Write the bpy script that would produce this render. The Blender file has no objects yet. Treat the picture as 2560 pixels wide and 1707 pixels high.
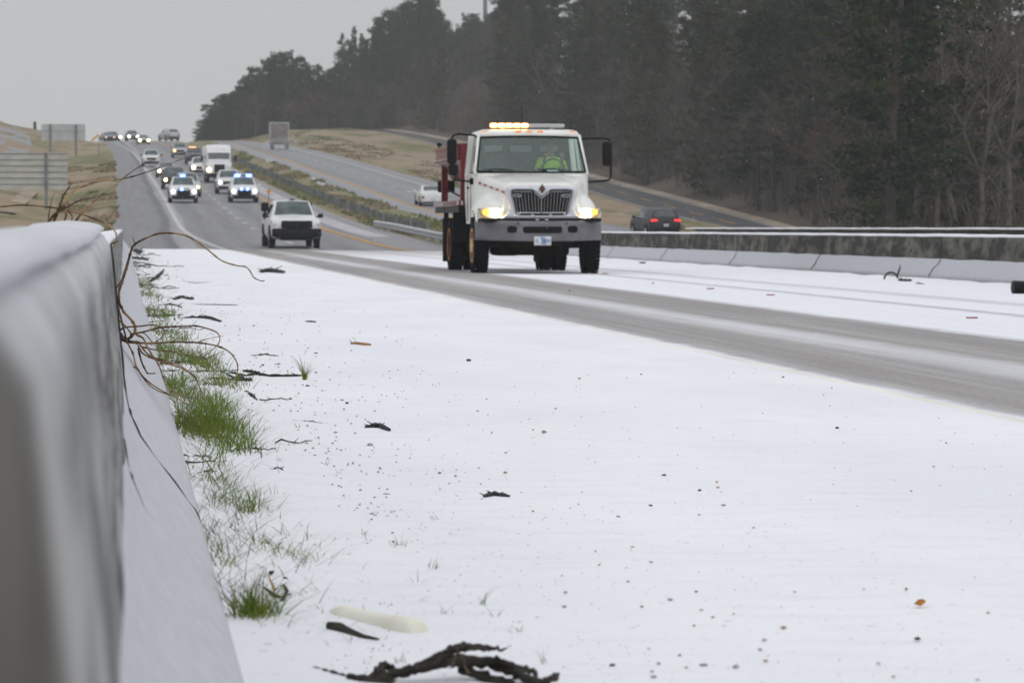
import bpy, bmesh, math, random
from mathutils import Vector, Matrix, Euler, noise as mnoise
R = math.radians
C = bpy.context.scene.collection
sc = bpy.context.scene
random.seed(7)

# ------------------------------------------------------------------ camera
F = 8200.0                      # focal length in pixels of the 2560 px wide photo
CAMZ = 0.82
cam_d = bpy.data.cameras.new('camera')
cam = bpy.data.objects.new('camera', cam_d)
C.objects.link(cam)
cam_d.sensor_width = 36.0
cam_d.lens = F / 2560 * 36.0
cam_d.clip_start = 0.05
cam_d.clip_end = 6000
cam.location = (0, 0, CAMZ)
YAW = math.atan(970 / F)
PITCH = math.atan(284.5 / F)
cam.rotation_euler = (R(90) - PITCH, 0, -YAW)
cam_d.dof.use_dof = True
cam_d.dof.focus_distance = 14.5
cam_d.dof.aperture_fstop = 11.5
sc.camera = cam
ROT = Euler((R(90) - PITCH, 0, -YAW)).to_matrix()
CAMP = Vector((0, 0, CAMZ))

# ------------------------------------------------------------------ world and light
w = bpy.data.worlds.new('World')
sc.world = w
w.use_nodes = True
nt = w.node_tree
for n in list(nt.nodes):
    nt.nodes.remove(n)
out = nt.nodes.new('ShaderNodeOutputWorld')
bg = nt.nodes.new('ShaderNodeBackground')
sky = nt.nodes.new('ShaderNodeTexSky')
sky.sky_type = 'NISHITA'
sky.sun_disc = False
sky.sun_elevation = R(48)
sky.sun_rotation = R(200)
sky.air_density = 1.0
sky.dust_density = 6.0
hs = nt.nodes.new('ShaderNodeHueSaturation')
hs.inputs['Saturation'].default_value = 0.10
nt.links.new(sky.outputs[0], hs.inputs['Color'])
# overcast cloud deck: brighter overhead, grey at the horizon
tc = nt.nodes.new('ShaderNodeTexCoord')
sep = nt.nodes.new('ShaderNodeSeparateXYZ')
nt.links.new(tc.outputs['Generated'], sep.inputs[0])
rmp = nt.nodes.new('ShaderNodeValToRGB')
e = rmp.color_ramp.elements
e[0].position = 0.0; e[0].color = (6.7, 6.78, 6.95, 1)
e[1].position = 1.0; e[1].color = (9.6, 9.85, 10.5, 1)
nt.links.new(sep.outputs['Z'], rmp.inputs[0])
cn = nt.nodes.new('ShaderNodeTexNoise'); cn.inputs['Scale'].default_value = 2.2; cn.inputs['Detail'].default_value = 4
nt.links.new(tc.outputs['Generated'], cn.inputs['Vector'])
cmr = nt.nodes.new('ShaderNodeMapRange'); cmr.inputs['From Min'].default_value = .3; cmr.inputs['From Max'].default_value = .7
cmr.inputs['To Min'].default_value = .95; cmr.inputs['To Max'].default_value = 1.05
nt.links.new(cn.outputs[0], cmr.inputs['Value'])
vm = nt.nodes.new('ShaderNodeVectorMath'); vm.operation = 'SCALE'
nt.links.new(rmp.outputs[0], vm.inputs[0]); nt.links.new(cmr.outputs[0], vm.inputs['Scale'])
mx = nt.nodes.new('ShaderNodeMixRGB')
mx.inputs[0].default_value = 0.9
nt.links.new(hs.outputs[0], mx.inputs[1])
nt.links.new(vm.outputs[0], mx.inputs[2])
nt.links.new(mx.outputs[0], bg.inputs['Color'])
bg.inputs['Strength'].default_value = 0.1
nt.links.new(bg.outputs[0], out.inputs[0])
sun_d = bpy.data.lights.new('sun', 'SUN')
sun_d.energy = 0.5
sun_d.angle = R(50)
sun_d.color = (1, 0.975, 0.95)
sun = bpy.data.objects.new('sun', sun_d)
C.objects.link(sun)
sun.rotation_euler = (R(42), 0, R(20))
sc.view_settings.view_transform = 'Standard'
sc.view_settings.look = 'None'
sc.view_settings.gamma = 1
sc.view_settings.exposure = 0.0
try:
    sc.cycles.volume_bounces = 1
    sc.cycles.max_bounces = 8
    sc.cycles.transparent_max_bounces = 12
    sc.cycles.use_denoising = True
    sc.cycles.sample_clamp_indirect = 4
except Exception:
    pass

# ------------------------------------------------------------------ measuring helpers
def ray(px, py):
    d = ROT @ Vector(((px - 1280) / F, -(py - 853.5) / F, -1.0))
    return d
def PY(px, py, Y):              # the world point seen at a pixel, at a distance Y along the bridge
    d = ray(px, py); t = Y / d.y
    return CAMP + d * t
def PZ(px, py, z):              # the world point seen at a pixel, on a level z
    d = ray(px, py); t = (z - CAMZ) / d.z
    return CAMP + d * t
def lerp(a, b, t): return a + (b - a) * t
def interp(x, xs, ys):
    if xs[0] > xs[-1]:
        xs = xs[::-1]; ys = ys[::-1]
    if x <= xs[0]: return ys[0]
    if x >= xs[-1]: return ys[-1]
    for i in range(len(xs) - 1):
        if x <= xs[i + 1]:
            return lerp(ys[i], ys[i + 1], (x - xs[i]) / (xs[i + 1] - xs[i]))
def sstep(a, b, x):
    t = max(0, min(1, (x - a) / (b - a))); return t * t * (3 - 2 * t)

# ------------------------------------------------------------------ materials
def newmat(name):
    m = bpy.data.materials.new(name); m.use_nodes = True
    return m, m.node_tree, m.node_tree.nodes['Principled BSDF']
def c4(c): return (c[0], c[1], c[2], 1)
def mat(name, col, rough=0.5, metal=0.0, var=0.0, scale=5.0, col2=None, stretch=(1, 1, 1), bump=0.0, bscale=None, coat=0.0, emit=None, estr=0.0, coords='Object', spec=None, thr=(0.35, 0.65), detail=5):
    m, t, b = newmat(name)
    b.inputs['Roughness'].default_value = rough
    b.inputs['Metallic'].default_value = metal
    if spec is None and rough >= .5: spec = .12
    if spec is not None: b.inputs['Specular IOR Level'].default_value = spec
    if coat: b.inputs['Coat Weight'].default_value = coat; b.inputs['Coat Roughness'].default_value = 0.08
    b.inputs['Base Color'].default_value = c4(col)
    if emit:
        b.inputs['Emission Color'].default_value = c4(emit); b.inputs['Emission Strength'].default_value = estr
    if var or col2 or bump:
        tcn = t.nodes.new('ShaderNodeTexCoord')
        mp = t.nodes.new('ShaderNodeMapping'); mp.inputs['Scale'].default_value = stretch
        t.links.new(tcn.outputs[coords], mp.inputs['Vector'])
        if coords == 'World':
            pass
        if var or col2:
            nz = t.nodes.new('ShaderNodeTexNoise'); nz.inputs['Scale'].default_value = scale; nz.inputs['Detail'].default_value = detail
            t.links.new(mp.outputs[0], nz.inputs['Vector'])
            rp = t.nodes.new('ShaderNodeValToRGB')
            c2 = col2 if col2 else tuple(max(0, x * (1 - var)) for x in col)
            c1 = col if col2 else tuple(min(1, x * (1 + var)) for x in col)
            rp.color_ramp.elements[0].position = thr[0]; rp.color_ramp.elements[0].color = c4(c2)
            rp.color_ramp.elements[1].position = thr[1]; rp.color_ramp.elements[1].color = c4(c1)
            t.links.new(nz.outputs[0], rp.inputs[0]); t.links.new(rp.outputs[0], b.inputs['Base Color'])
        if bump:
            nb = t.nodes.new('ShaderNodeTexNoise'); nb.inputs['Scale'].default_value = bscale or scale * 4; nb.inputs['Detail'].default_value = 4
            t.links.new(mp.outputs[0], nb.inputs['Vector'])
            bp = t.nodes.new('ShaderNodeBump'); bp.inputs['Strength'].default_value = 0.6; bp.inputs['Distance'].default_value = bump
            t.links.new(nb.outputs[0], bp.inputs['Height']); t.links.new(bp.outputs[0], b.inputs['Normal'])
    return m
def emat(name, col, s, base=(0.8, 0.8, 0.8)):
    return mat(name, base, 0.3, emit=col, estr=s)

M = {}
M['snow_ice'] = mat('snow_ice', (0.60, 0.61, 0.645), 0.7, col2=(0.535, 0.545, 0.58), scale=26, bump=0.003, bscale=130, stretch=(1, 1, 1), spec=.15, thr=(.42, .62))
M['truck_white'] = mat('truck_white', (0.84, 0.85, 0.80), 0.32, col2=(0.68, 0.67, 0.61), scale=1.8, stretch=(1.5, 1, 1), coat=0.4, thr=(.30, .50), detail=8)
M['white'] = mat('white_paint', (0.74, 0.75, 0.75), 0.35, var=0.08, scale=2.5, coat=0.3)
M['silver'] = mat('silver_paint', (0.42, 0.43, 0.45), 0.35, metal=0.3, var=0.1, scale=3)
M['grey'] = mat('grey_paint', (0.16, 0.17, 0.19), 0.35, var=0.1, scale=3, coat=.3)
M['dark'] = mat('dark_paint', (0.020, 0.021, 0.026), 0.4, var=0.2, scale=3, spec=.3)
M['navy'] = mat('navy_paint', (0.03, 0.04, 0.08), 0.35, coat=.3)
M['glass_dark'] = mat('tinted_glass', (0.05, 0.065, 0.065), 0.08, var=.3, scale=4)
M['glass_mid'] = mat('screen_glass', (0.10, 0.14, 0.13), 0.08, col2=(0.04, 0.06, 0.06), scale=2.2)
M['black'] = mat('black_plastic', (0.007, 0.007, 0.007), 0.5, var=.3, scale=8, spec=.15)
M['under'] = mat('dirty_underbody', (0.008, 0.007, 0.006), 0.8, col2=(0.022, 0.018, 0.014), scale=9, bump=.01)
M['rubber'] = mat('tyre_rubber', (0.008, 0.008, 0.008), 0.85, var=.3, scale=14, bump=.004, spec=.06)
M['chrome'] = mat('chrome', (0.50, 0.51, 0.50), 0.25, metal=0.9)
M['steel'] = mat('galvanised_steel', (0.42, 0.44, 0.46), 0.4, metal=0.6, var=.15, scale=3)
M['rim_rust'] = mat('rusty_cream_rim', (0.75, 0.55, 0.30), 0.6, col2=(0.45, 0.17, 0.04), scale=5)
M['rim_orange'] = mat('orange_rim', (0.60, 0.22, 0.04), 0.6, col2=(0.3, 0.09, 0.02), scale=6)
M['red'] = mat('red_paint', (0.20, 0.012, 0.018), 0.38, col2=(0.12, 0.01, 0.014), scale=3, coat=.2)
M['red_white'] = None
M['bumper'] = mat('grey_bumper', (0.165, 0.163, 0.182), 0.45, col2=(0.115, 0.112, 0.122), scale=4.5)
M['surround'] = mat('silver_surround', (0.60, 0.60, 0.64), 0.3, metal=.1, var=.09, scale=4, coat=.3)
M['lens'] = mat('headlamp_lens', (0.60, 0.58, 0.48), 0.12, var=.15, scale=12)
M['amber'] = mat('amber_lens', (0.75, 0.22, 0.02), 0.3, emit=(1, .3, .03), estr=.35)
M['amber_lit'] = emat('amber_lit', (1.0, 0.33, 0.02), 5.0, (0.9, 0.4, 0.05))
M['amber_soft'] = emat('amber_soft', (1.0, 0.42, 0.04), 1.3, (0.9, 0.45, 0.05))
M['bar_lit'] = emat('beacon_lit', (1.0, 0.30, 0.015), 5.0)
M['bar_core'] = emat('beacon_core', (1.0, 0.62, 0.12), 12.0)
M['tail_dim'] = emat('tail_lamp_faint', (1.0, 0.06, 0.05), .35, (0.4, 0.05, 0.04))
M['head_warm'] = emat('headlamp_warm', (1.0, 0.72, 0.34), 9.0)
M['head_hot'] = emat('headlamp_hot', (1.0, 0.86, 0.55), 20.0)
M['head_white'] = emat('headlamp_white', (0.95, 1.0, 0.86), 5.0)
M['head_orange'] = emat('headlamp_orange', (1.0, 0.45, 0.12), 5.0)
M['head_dim'] = emat('headlamp_dim', (1.0, 0.5, 0.3), 0.8)
M['blue_halo'] = emat('blue_beacon_halo', (0.03, 0.11, 1.0), 4.5)  # glowing surround of each blue core, stands in for its halo
M['blue_core'] = emat('blue_beacon_core', (0.30, 0.55, 1.0), 2.8)
M['tail'] = emat('tail_lamp_lit', (1.0, 0.03, 0.03), 2.2, (0.6, 0.02, 0.02))
M['tail_off'] = mat('tail_lamp', (0.35, 0.03, 0.03), 0.3)
M['plate'] = mat('number_plate', (0.62, 0.63, 0.64), 0.4, var=.05, scale=20)
M['plate_blue'] = mat('plate_blue', (0.25, 0.33, 0.5), 0.4)
M['text_blue'] = mat('plate_lettering', (0.05, 0.11, 0.33), 0.5)
M['asphalt_fr'] = mat('frontage_asphalt', (0.088, 0.086, 0.085), 0.8, var=.25, scale=.5, coords='Object')
M['twin_deck'] = mat('wet_deck', (0.2, 0.2, 0.21), 0.5, var=.2, scale=.5)
M['line_white'] = mat('white_line_paint', (0.50, 0.50, 0.49), 0.7, var=.2, scale=2)
M['line_yellow'] = mat('yellow_line_paint', (0.52, 0.29, 0.07), 0.7, var=.2, scale=2)
M['line_edge'] = mat('edge_line_paint', (0.80, 0.79, 0.72), 0.7, var=.1, scale=3, stretch=(1, .2, 1))
M['slush'] = mat('slush', (0.52, 0.51, 0.53), 0.6, col2=(0.33, 0.31, 0.32), scale=.8)
M['gravel'] = mat('verge_gravel', (0.33, 0.27, 0.21), 0.9, var=.3, scale=.5)
M['sign_back'] = mat('bare_aluminium_sign', (0.50, 0.50, 0.46), 0.5, var=.12, scale=1.0, stretch=(1, 1, 3))
M['sign_far'] = mat('far_sign_back', (0.48, 0.50, 0.51), 0.5, var=.08, scale=1.0)
M['post_grey'] = mat('post_steel', (0.20, 0.215, 0.22), 0.6, var=.15, scale=2)
M['sign_yellow'] = mat('yellow_sign', (0.75, 0.35, 0.03), 0.5)
M['bark'] = mat('bark', (0.075, 0.062, 0.052), 0.9, var=.3, scale=3)
M['bark_pale'] = mat('pale_bark', (0.135, 0.118, 0.10), 0.9, var=.3, scale=3)
M['twig'] = mat('twig', (0.104, 0.092, 0.074), 0.9, var=.35, scale=.4)
M['twig_red'] = mat('red_bud_twig', (0.16, 0.068, 0.05), 0.9, var=.3, scale=.4)
M['needle'] = mat('pine_needle', (0.034, 0.056, 0.022), 0.8, col2=(0.013, 0.024, 0.012), scale=.35)
M['needle_lt'] = mat('pine_needle_light', (0.058, 0.078, 0.022), 0.8, col2=(0.024, 0.038, 0.014), scale=.35)
M['needle_yel'] = mat('cedar_foliage', (0.078, 0.088, 0.016), 0.8, col2=(0.022, 0.027, 0.014), scale=.5)
M['vine'] = mat('vine_bark', (0.34, 0.225, 0.11), 0.7, col2=(0.085, 0.05, 0.03), scale=9, thr=(.4, .6))
M['vine_dark'] = mat('vine_bark_dark', (0.11, 0.065, 0.038), 0.75, col2=(0.045, 0.03, 0.022), scale=14)
M['wood_dark'] = mat('rotten_bark', (0.014, 0.012, 0.010), 0.85, col2=(0.055, 0.050, 0.042), scale=16, bump=.01, thr=(.45, .8))
M['rubber_bit'] = mat('torn_rubber', (0.010, 0.010, 0.011), 0.7, col2=(0.055, 0.055, 0.06), scale=18, bump=.006, thr=(.5, .85))
M['blade'] = mat('grass_blade', (0.20, 0.255, 0.04), 0.6, col2=(0.075, 0.12, 0.015), scale=30)
M['blade_pale'] = mat('pale_grass_blade', (0.17, 0.24, 0.09), 0.6, col2=(0.10, 0.15, 0.04), scale=9)
M['straw'] = mat('dead_leaf', (0.36, 0.2, 0.09), 0.8, var=.3, scale=20)
M['pebble_dark'] = mat('dark_pebble', (0.05, 0.047, 0.045), 0.8, var=.3, scale=30)
M['pebble_tan'] = mat('tan_pebble', (0.33, 0.23, 0.13), 0.8, var=.3, scale=30)
M['pebble_grey'] = mat('grey_pebble', (0.34, 0.33, 0.35), 0.8, var=.3, scale=30)
M['leaf_orange'] = mat('orange_leaf', (0.42, 0.17, 0.03), 0.6, var=.3, scale=30)
M['bottle'] = mat('cream_plastic', (0.84, 0.83, 0.71), 0.4, col2=(0.76, 0.74, 0.60), scale=9)
M['bottle_base'] = mat('stained_plastic', (0.38, 0.36, 0.12), 0.5)
M['cup'] = mat('clear_cup_plastic', (0.60, 0.65, 0.72), 0.25, var=.1, scale=20)
M['cup_blue'] = mat('cup_print', (0.08, 0.13, 0.5), 0.4)
M['rear_glass'] = mat('pale_teal_rear_glass', (0.45, 0.58, 0.55), 0.2)  # opaque pale teal for the top band of the rear window
M['hivis'] = mat('hivis_cloth', (0.55, 0.95, 0.03), 0.7, var=.1, scale=12, emit=(0.4, .8, .02), estr=0.0)
M['skin'] = mat('skin', (0.30, 0.17, 0.11), 0.5)
M['hair'] = mat('dark_cap', (0.02, 0.02, 0.022), 0.8)
M['seat'] = mat('seat_cloth', (0.06, 0.06, 0.065), 0.8)
M['interior'] = mat('cab_interior', (0.035, 0.038, 0.04), 0.8)
M['paper'] = mat('paper', (0.7, 0.75, 0.78), 0.6)
M['brown_truck'] = mat('trailer_door', (0.27, 0.25, 0.235), 0.5, col2=(0.20, 0.175, 0.16), scale=2)
M['sleet'] = mat('sleet_pellet', (0.8, 0.82, 0.85), 0.4)
def glass_mat(name, tint, refl=0.12):
    m, t, b = newmat(name)
    t.nodes.remove(b)
    o = t.nodes['Material Output']
    tr = t.nodes.new('ShaderNodeBsdfTransparent'); tr.inputs[0].default_value = c4(tint)
    gl = t.nodes.new('ShaderNodeBsdfGlossy'); gl.inputs['Roughness'].default_value = 0.04
    gl.inputs['Color'].default_value = (.85, 1, .95, 1)
    mxs = t.nodes.new('ShaderNodeMixShader'); mxs.inputs[0].default_value = refl
    t.links.new(tr.outputs[0], mxs.inputs[1]); t.links.new(gl.outputs[0], mxs.inputs[2])
    t.links.new(mxs.outputs[0], o.inputs['Surface'])
    return m
M['frost'] = mat('frosted_concrete_top', (0.68, 0.69, 0.72), .7, col2=(0.56, 0.57, 0.59), scale=7, bump=.003, bscale=80)
M['glass'] = glass_mat('windscreen_glass', (0.76, 0.90, 0.86), 0.07)

def nnode(t, typ, **kw):
    n = t.nodes.new(typ)
    for k, v in kw.items(): setattr(n, k, v)
    return n
def noise_on(t, vec, scale, stretch, detail=4, rough=.5):
    mp = nnode(t, 'ShaderNodeMapping'); mp.inputs['Scale'].default_value = stretch
    t.links.new(vec, mp.inputs['Vector'])
    n = nnode(t, 'ShaderNodeTexNoise'); n.inputs['Scale'].default_value = scale; n.inputs['Detail'].default_value = detail; n.inputs['Roughness'].default_value = rough
    t.links.new(mp.outputs[0], n.inputs['Vector'])
    return n.outputs[0]
def mathn(t, op, a, b=None, clamp=False):
    n = nnode(t, 'ShaderNodeMath', operation=op); n.use_clamp = clamp
    for i, v in enumerate((a, b)):
        if v is None: continue
        if isinstance(v, (int, float)): n.inputs[i].default_value = v
        else: t.links.new(v, n.inputs[i])
    return n.outputs[0]
def mixc(t, f, a, b):
    n = nnode(t, 'ShaderNodeMixRGB')
    for i, v in enumerate((f, a, b)):
        if isinstance(v, (int, float)): n.inputs[i].default_value = v
        elif isinstance(v, tuple): n.inputs[i].default_value = c4(v)
        else: t.links.new(v, n.inputs[i])
    return n.outputs[0]
def ramp(t, val, stops):
    n = nnode(t, 'ShaderNodeValToRGB')
    el = n.color_ramp.elements
    while len(el) < len(stops): el.new(0.5)
    for i, (p, v) in enumerate(stops):
        el[i].position = p
        el[i].color = (v, v, v, 1) if isinstance(v, (int, float)) else c4(v)
    t.links.new(val, n.inputs[0])
    return n.outputs[0]
def maprange(t, v, a, b, c=0., d=1.):
    n = nnode(t, 'ShaderNodeMapRange'); n.interpolation_type = 'SMOOTHSTEP'
    for k, x in zip(('From Min', 'From Max', 'To Min', 'To Max'), (a, b, c, d)): n.inputs[k].default_value = x
    t.links.new(v, n.inputs['Value'])
    return n.outputs[0]

def snow_material():
    m, t, b = newmat('granular_snow')
    P = nnode(t, 'ShaderNodeNewGeometry').outputs['Position']
    big = noise_on(t, P, 1, (.9, .35, 1), 4, .55)
    rip = noise_on(t, P, 1, (2.5, 9, 1), 5, .65)
    gr = noise_on(t, P, 1, (90, 60, 60), 3, .8)
    c = mixc(t, ramp(t, big, [(.35, 0), (.65, 1)]), (0.83, 0.843, 0.878), (0.905, 0.91, 0.935))
    c = mixc(t, ramp(t, rip, [(.50, 0), (.72, .38)]), c, (0.70, 0.71, 0.755))
    c = mixc(t, ramp(t, gr, [(.56, 0), (.70, .45)]), c, (0.62, 0.62, 0.66))
    c = mixc(t, ramp(t, noise_on(t, P, 1, (38, 22, 30), 2, .5), [(.70, 0), (.76, .6)]), c, (0.40, 0.36, 0.33))
    t.links.new(c, b.inputs['Base Color']); b.inputs['Roughness'].default_value = .8; b.inputs['Specular IOR Level'].default_value = .2
    bp = nnode(t, 'ShaderNodeBump'); bp.inputs['Distance'].default_value = .006; bp.inputs['Strength'].default_value = .8
    t.links.new(mathn(t, 'ADD', rip, mathn(t, 'MULTIPLY', gr, .5)), bp.inputs['Height']); t.links.new(bp.outputs[0], b.inputs['Normal'])
    return m
M['snow'] = snow_material()
# deck of the bridge: trampled and driven snow in bands that run with the lanes
def deck_material():
    m, t, b = newmat('driven_deck')
    geo = nnode(t, 'ShaderNodeNewGeometry')
    sp = nnode(t, 'ShaderNodeSeparateXYZ'); t.links.new(geo.outputs['Position'], sp.inputs[0])
    wob = noise_on(t, geo.outputs['Position'], 1.0, (.02, .05, 1), 2)
    wob2 = noise_on(t, geo.outputs['Position'], 1.0, (1.8, 1.1, 1), 7, .7)
    x = mathn(t, 'ADD', sp.outputs['X'], mathn(t, 'MULTIPLY', mathn(t, 'SUBTRACT', wob, .5), .25))
    x = mathn(t, 'ADD', x, mathn(t, 'MULTIPLY', mathn(t, 'SUBTRACT', wob2, .5), .26))
    xx = mathn(t, 'DIVIDE', x, 15.0)
    st = [(0, 1), (3.96, 1), (4.05, .25), (4.25, .06), (4.85, .08), (5.15, .42), (5.33, .60), (5.5, .50), (5.68, .12), (6.3, .05), (6.75, .07), (6.86, .55), (7.05, 1), (8.75, 1), (8.88, .45), (9.0, .42), (9.12, 1), (9.95, .97), (10.2, .62), (10.4, .60), (10.65, .97), (14.6, 1)]
    S = ramp(t, xx, [(p / 15, v) for p, v in st])
    streak = noise_on(t, geo.outputs['Position'], 1.0, (6, .12, 1), 6, .65)
    grain = noise_on(t, geo.outputs['Position'], 1.0, (30, 9, 1), 4, .8)
    S2 = mathn(t, 'ADD', S, mathn(t, 'MULTIPLY', mathn(t, 'SUBTRACT', streak, .5), .60))
    S2 = mathn(t, 'ADD', S2, mathn(t, 'MULTIPLY', mathn(t, 'SUBTRACT', grain, .5), .60), True)
    yy = sp.outputs['Y']
    far = maprange(t, yy, 86, 122)
    S2 = mathn(t, 'MULTIPLY', S2, mathn(t, 'SUBTRACT', 1.0, mathn(t, 'MULTIPLY', far, mathn(t, 'MULTIPLY', maprange(t, sp.outputs['X'], 3.7, 4.3), .5))))
    base = mixc(t, noise_on(t, geo.outputs['Position'], 1.0, (1.2, .10, 1), 5), (0.22, 0.215, 0.215), (0.35, 0.32, 0.295))
    brown = mixc(t, mathn(t, 'MULTIPLY', far, .8), base, (0.25, 0.215, 0.185))
    col = mixc(t, S2, brown, (0.86, 0.87, 0.915))
    t.links.new(col, b.inputs['Base Color'])
    b.inputs['Roughness'].default_value = .7
    b.inputs['Specular IOR Level'].default_value = .25
    bp = nnode(t, 'ShaderNodeBump'); bp.inputs['Distance'].default_value = .006; bp.inputs['Strength'].default_value = .7
    t.links.new(grain, bp.inputs['Height']); t.links.new(bp.outputs[0], b.inputs['Normal'])
    return m
M['deck'] = deck_material()

def road_material(name, c1, c2, streaks):
    m, t, b = newmat(name)
    uv = nnode(t, 'ShaderNodeTexCoord')
    sp = nnode(t, 'ShaderNodeSeparateXYZ'); t.links.new(uv.outputs['UV'], sp.inputs[0])
    xx = mathn(t, 'DIVIDE', mathn(t, 'ADD', sp.outputs['X'], mathn(t, 'MULTIPLY', mathn(t, 'SUBTRACT', noise_on(t, uv.outputs['UV'], 1, (.01, .03, 1), 3), .5), .4)), 16.0)
    S = ramp(t, xx, [(p / 16, v) for p, v in streaks])
    n = noise_on(t, uv.outputs['UV'], 1.0, (2.2, .05, 1), 5, .6)
    n2 = noise_on(t, uv.outputs['UV'], 1.0, (8, .5, 1), 4, .6)
    S = mathn(t, 'ADD', S, mathn(t, 'MULTIPLY', mathn(t, 'SUBTRACT', n, .5), .7))
    S = mathn(t, 'ADD', S, mathn(t, 'MULTIPLY', mathn(t, 'SUBTRACT', n2, .5), .25), True)
    t.links.new(mixc(t, S, c1, c2), b.inputs['Base Color'])
    b.inputs['Roughness'].default_value = .5; b.inputs['Specular IOR Level'].default_value = .3
    return m
M['road_left'] = road_material('wet_salted_asphalt', (0.078, 0.078, 0.088), (0.34, 0.33, 0.33),
    [(0, .35), (.4, .3), (1.9, .33), (2.35, .30), (2.6, .0), (2.9, .0), (3.05, .65), (3.5, .75), (3.65, .9), (3.8, .40), (4.6, .22), (5.4, .42), (6.0, .25), (7.0, .42), (7.4, .45), (8.0, .2), (8.9, .4), (9.7, .2), (10.7, .45), (11.4, .3), (12, .5), (14, .5)])
M['road_right'] = road_material('wet_asphalt', (0.13, 0.13, 0.14), (0.32, 0.32, 0.33),
    [(0, .4), (2, .7), (2.2, .3), (3.2, .2), (4, .45), (5, .25), (6, .5), (7, .2), (8, .45), (9, .3), (9.6, .6), (10, .2), (14, .2)])

def grass_material():
    m, t, b = newmat('dormant_grass')
    geo = nnode(t, 'ShaderNodeNewGeometry')
    P = geo.outputs['Position']
    n1 = noise_on(t, P, 1, (.11, .045, .08), 6, .62)
    n2 = noise_on(t, P, 1, (.8, .5, .8), 5, .65)
    n3 = noise_on(t, P, 1, (.11, .06, .1), 5, .6)
    tan = mixc(t, n2, (0.19, 0.145, 0.095), (0.44, 0.35, 0.25))
    grn = mixc(t, n2, (0.11, 0.125, 0.045), (0.19, 0.195, 0.085))
    f = ramp(t, n1, [(.47, 0), (.60, 1)])
    c = mixc(t, mathn(t, 'MULTIPLY', f, .9), tan, grn)
    red = ramp(t, n3, [(.60, 0), (.68, .6)])
    c = mixc(t, red, c, (0.34, 0.22, 0.165))
    t.links.new(c, b.inputs['Base Color']); b.inputs['Roughness'].default_value = .95
    b.inputs['Specular IOR Level'].default_value = .1
    bp = nnode(t, 'ShaderNodeBump'); bp.inputs['Distance'].default_value = .3
    t.links.new(n2, bp.inputs['Height']); t.links.new(bp.outputs[0], b.inputs['Normal'])
    return m
M['grass'] = grass_material()
def median_material():
    m, t, b = newmat('median_grass')
    geo = nnode(t, 'ShaderNodeNewGeometry')
    P = geo.outputs['Position']
    n1 = noise_on(t, P, 1, (.35, .06, .1), 5, .6)
    n2 = noise_on(t, P, 1, (1.4, .7, .8), 5, .65)
    c = mixc(t, ramp(t, n1, [(.42, 0), (.58, 1)]), (0.27, 0.22, 0.14), (0.14, 0.165, 0.05))
    c = mixc(t, mathn(t, 'MULTIPLY', n2, .5), c, (0.26, 0.22, 0.15))
    t.links.new(c, b.inputs['Base Color']); b.inputs['Roughness'].default_value = .95
    b.inputs['Specular IOR Level'].default_value = .1
    return m
M['median'] = median_material()
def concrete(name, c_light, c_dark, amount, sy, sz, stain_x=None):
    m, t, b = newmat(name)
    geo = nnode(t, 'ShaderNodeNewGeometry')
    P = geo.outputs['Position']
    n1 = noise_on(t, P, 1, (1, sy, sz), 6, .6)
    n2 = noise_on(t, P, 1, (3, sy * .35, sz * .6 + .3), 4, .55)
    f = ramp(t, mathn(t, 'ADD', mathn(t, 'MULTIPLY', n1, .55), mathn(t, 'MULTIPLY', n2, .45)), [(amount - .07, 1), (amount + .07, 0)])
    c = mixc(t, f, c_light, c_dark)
    fine = noise_on(t, P, 60, (1, 1, 1), 3)
    c = mixc(t, mathn(t, 'MULTIPLY', fine, .25), c, (0.2, 0.2, 0.19))
    if stain_x:
        sp0 = nnode(t, 'ShaderNodeSeparateXYZ'); t.links.new(P, sp0.inputs[0])
        mo = ramp(t, noise_on(t, P, 1, (6, 1.6, 20), 6, .7), [(.46, 0), (.60, 1)])
        zone = mathn(t, 'MULTIPLY', maprange(t, sp0.outputs['Y'], 2.4, 3.6), maprange(t, sp0.outputs['Z'], .22, .45))
        c = mixc(t, mathn(t, 'MULTIPLY', mathn(t, 'MULTIPLY', mo, zone), .85), c, (0.06, 0.058, 0.062))
        fz = mathn(t, 'ADD', sp0.outputs['Z'], mathn(t, 'MULTIPLY', mathn(t, 'SUBTRACT', noise_on(t, P, 1, (4, 5, 9), 4), .5), .10))
        c = mixc(t, mathn(t, 'MULTIPLY', maprange(t, fz, .70, .815), .85), c, (0.70, 0.71, 0.74))
        sp = nnode(t, 'ShaderNodeSeparateXYZ'); t.links.new(P, sp.inputs[0])
        st = mathn(t, 'MULTIPLY', maprange(t, sp.outputs['Y'], stain_x, stain_x - .3), maprange(t, sp.outputs['Z'], .81, .77))
        c = mixc(t, mathn(t, 'MULTIPLY', st, .85), c, (0.07, 0.062, 0.045))
    t.links.new(c, b.inputs['Base Color']); b.inputs['Roughness'].default_value = .85; b.inputs['Specular IOR Level'].default_value = .12
    bp = nnode(t, 'ShaderNodeBump'); bp.inputs['Distance'].default_value = .003
    t.links.new(fine, bp.inputs['Height']); t.links.new(bp.outputs[0], b.inputs['Normal'])
    return m
M['conc_near'] = concrete('weathered_concrete', (0.44, 0.44, 0.43), (0.15, 0.15, 0.155), .50, 3.2, 7.0, 1.45)
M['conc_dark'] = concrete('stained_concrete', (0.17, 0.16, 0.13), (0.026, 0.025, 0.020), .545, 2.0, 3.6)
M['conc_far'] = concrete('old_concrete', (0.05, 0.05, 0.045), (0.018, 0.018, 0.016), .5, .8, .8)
M['joint'] = mat('joint_gap', (0.05, 0.048, 0.05), .9, var=.4, scale=20)

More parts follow.
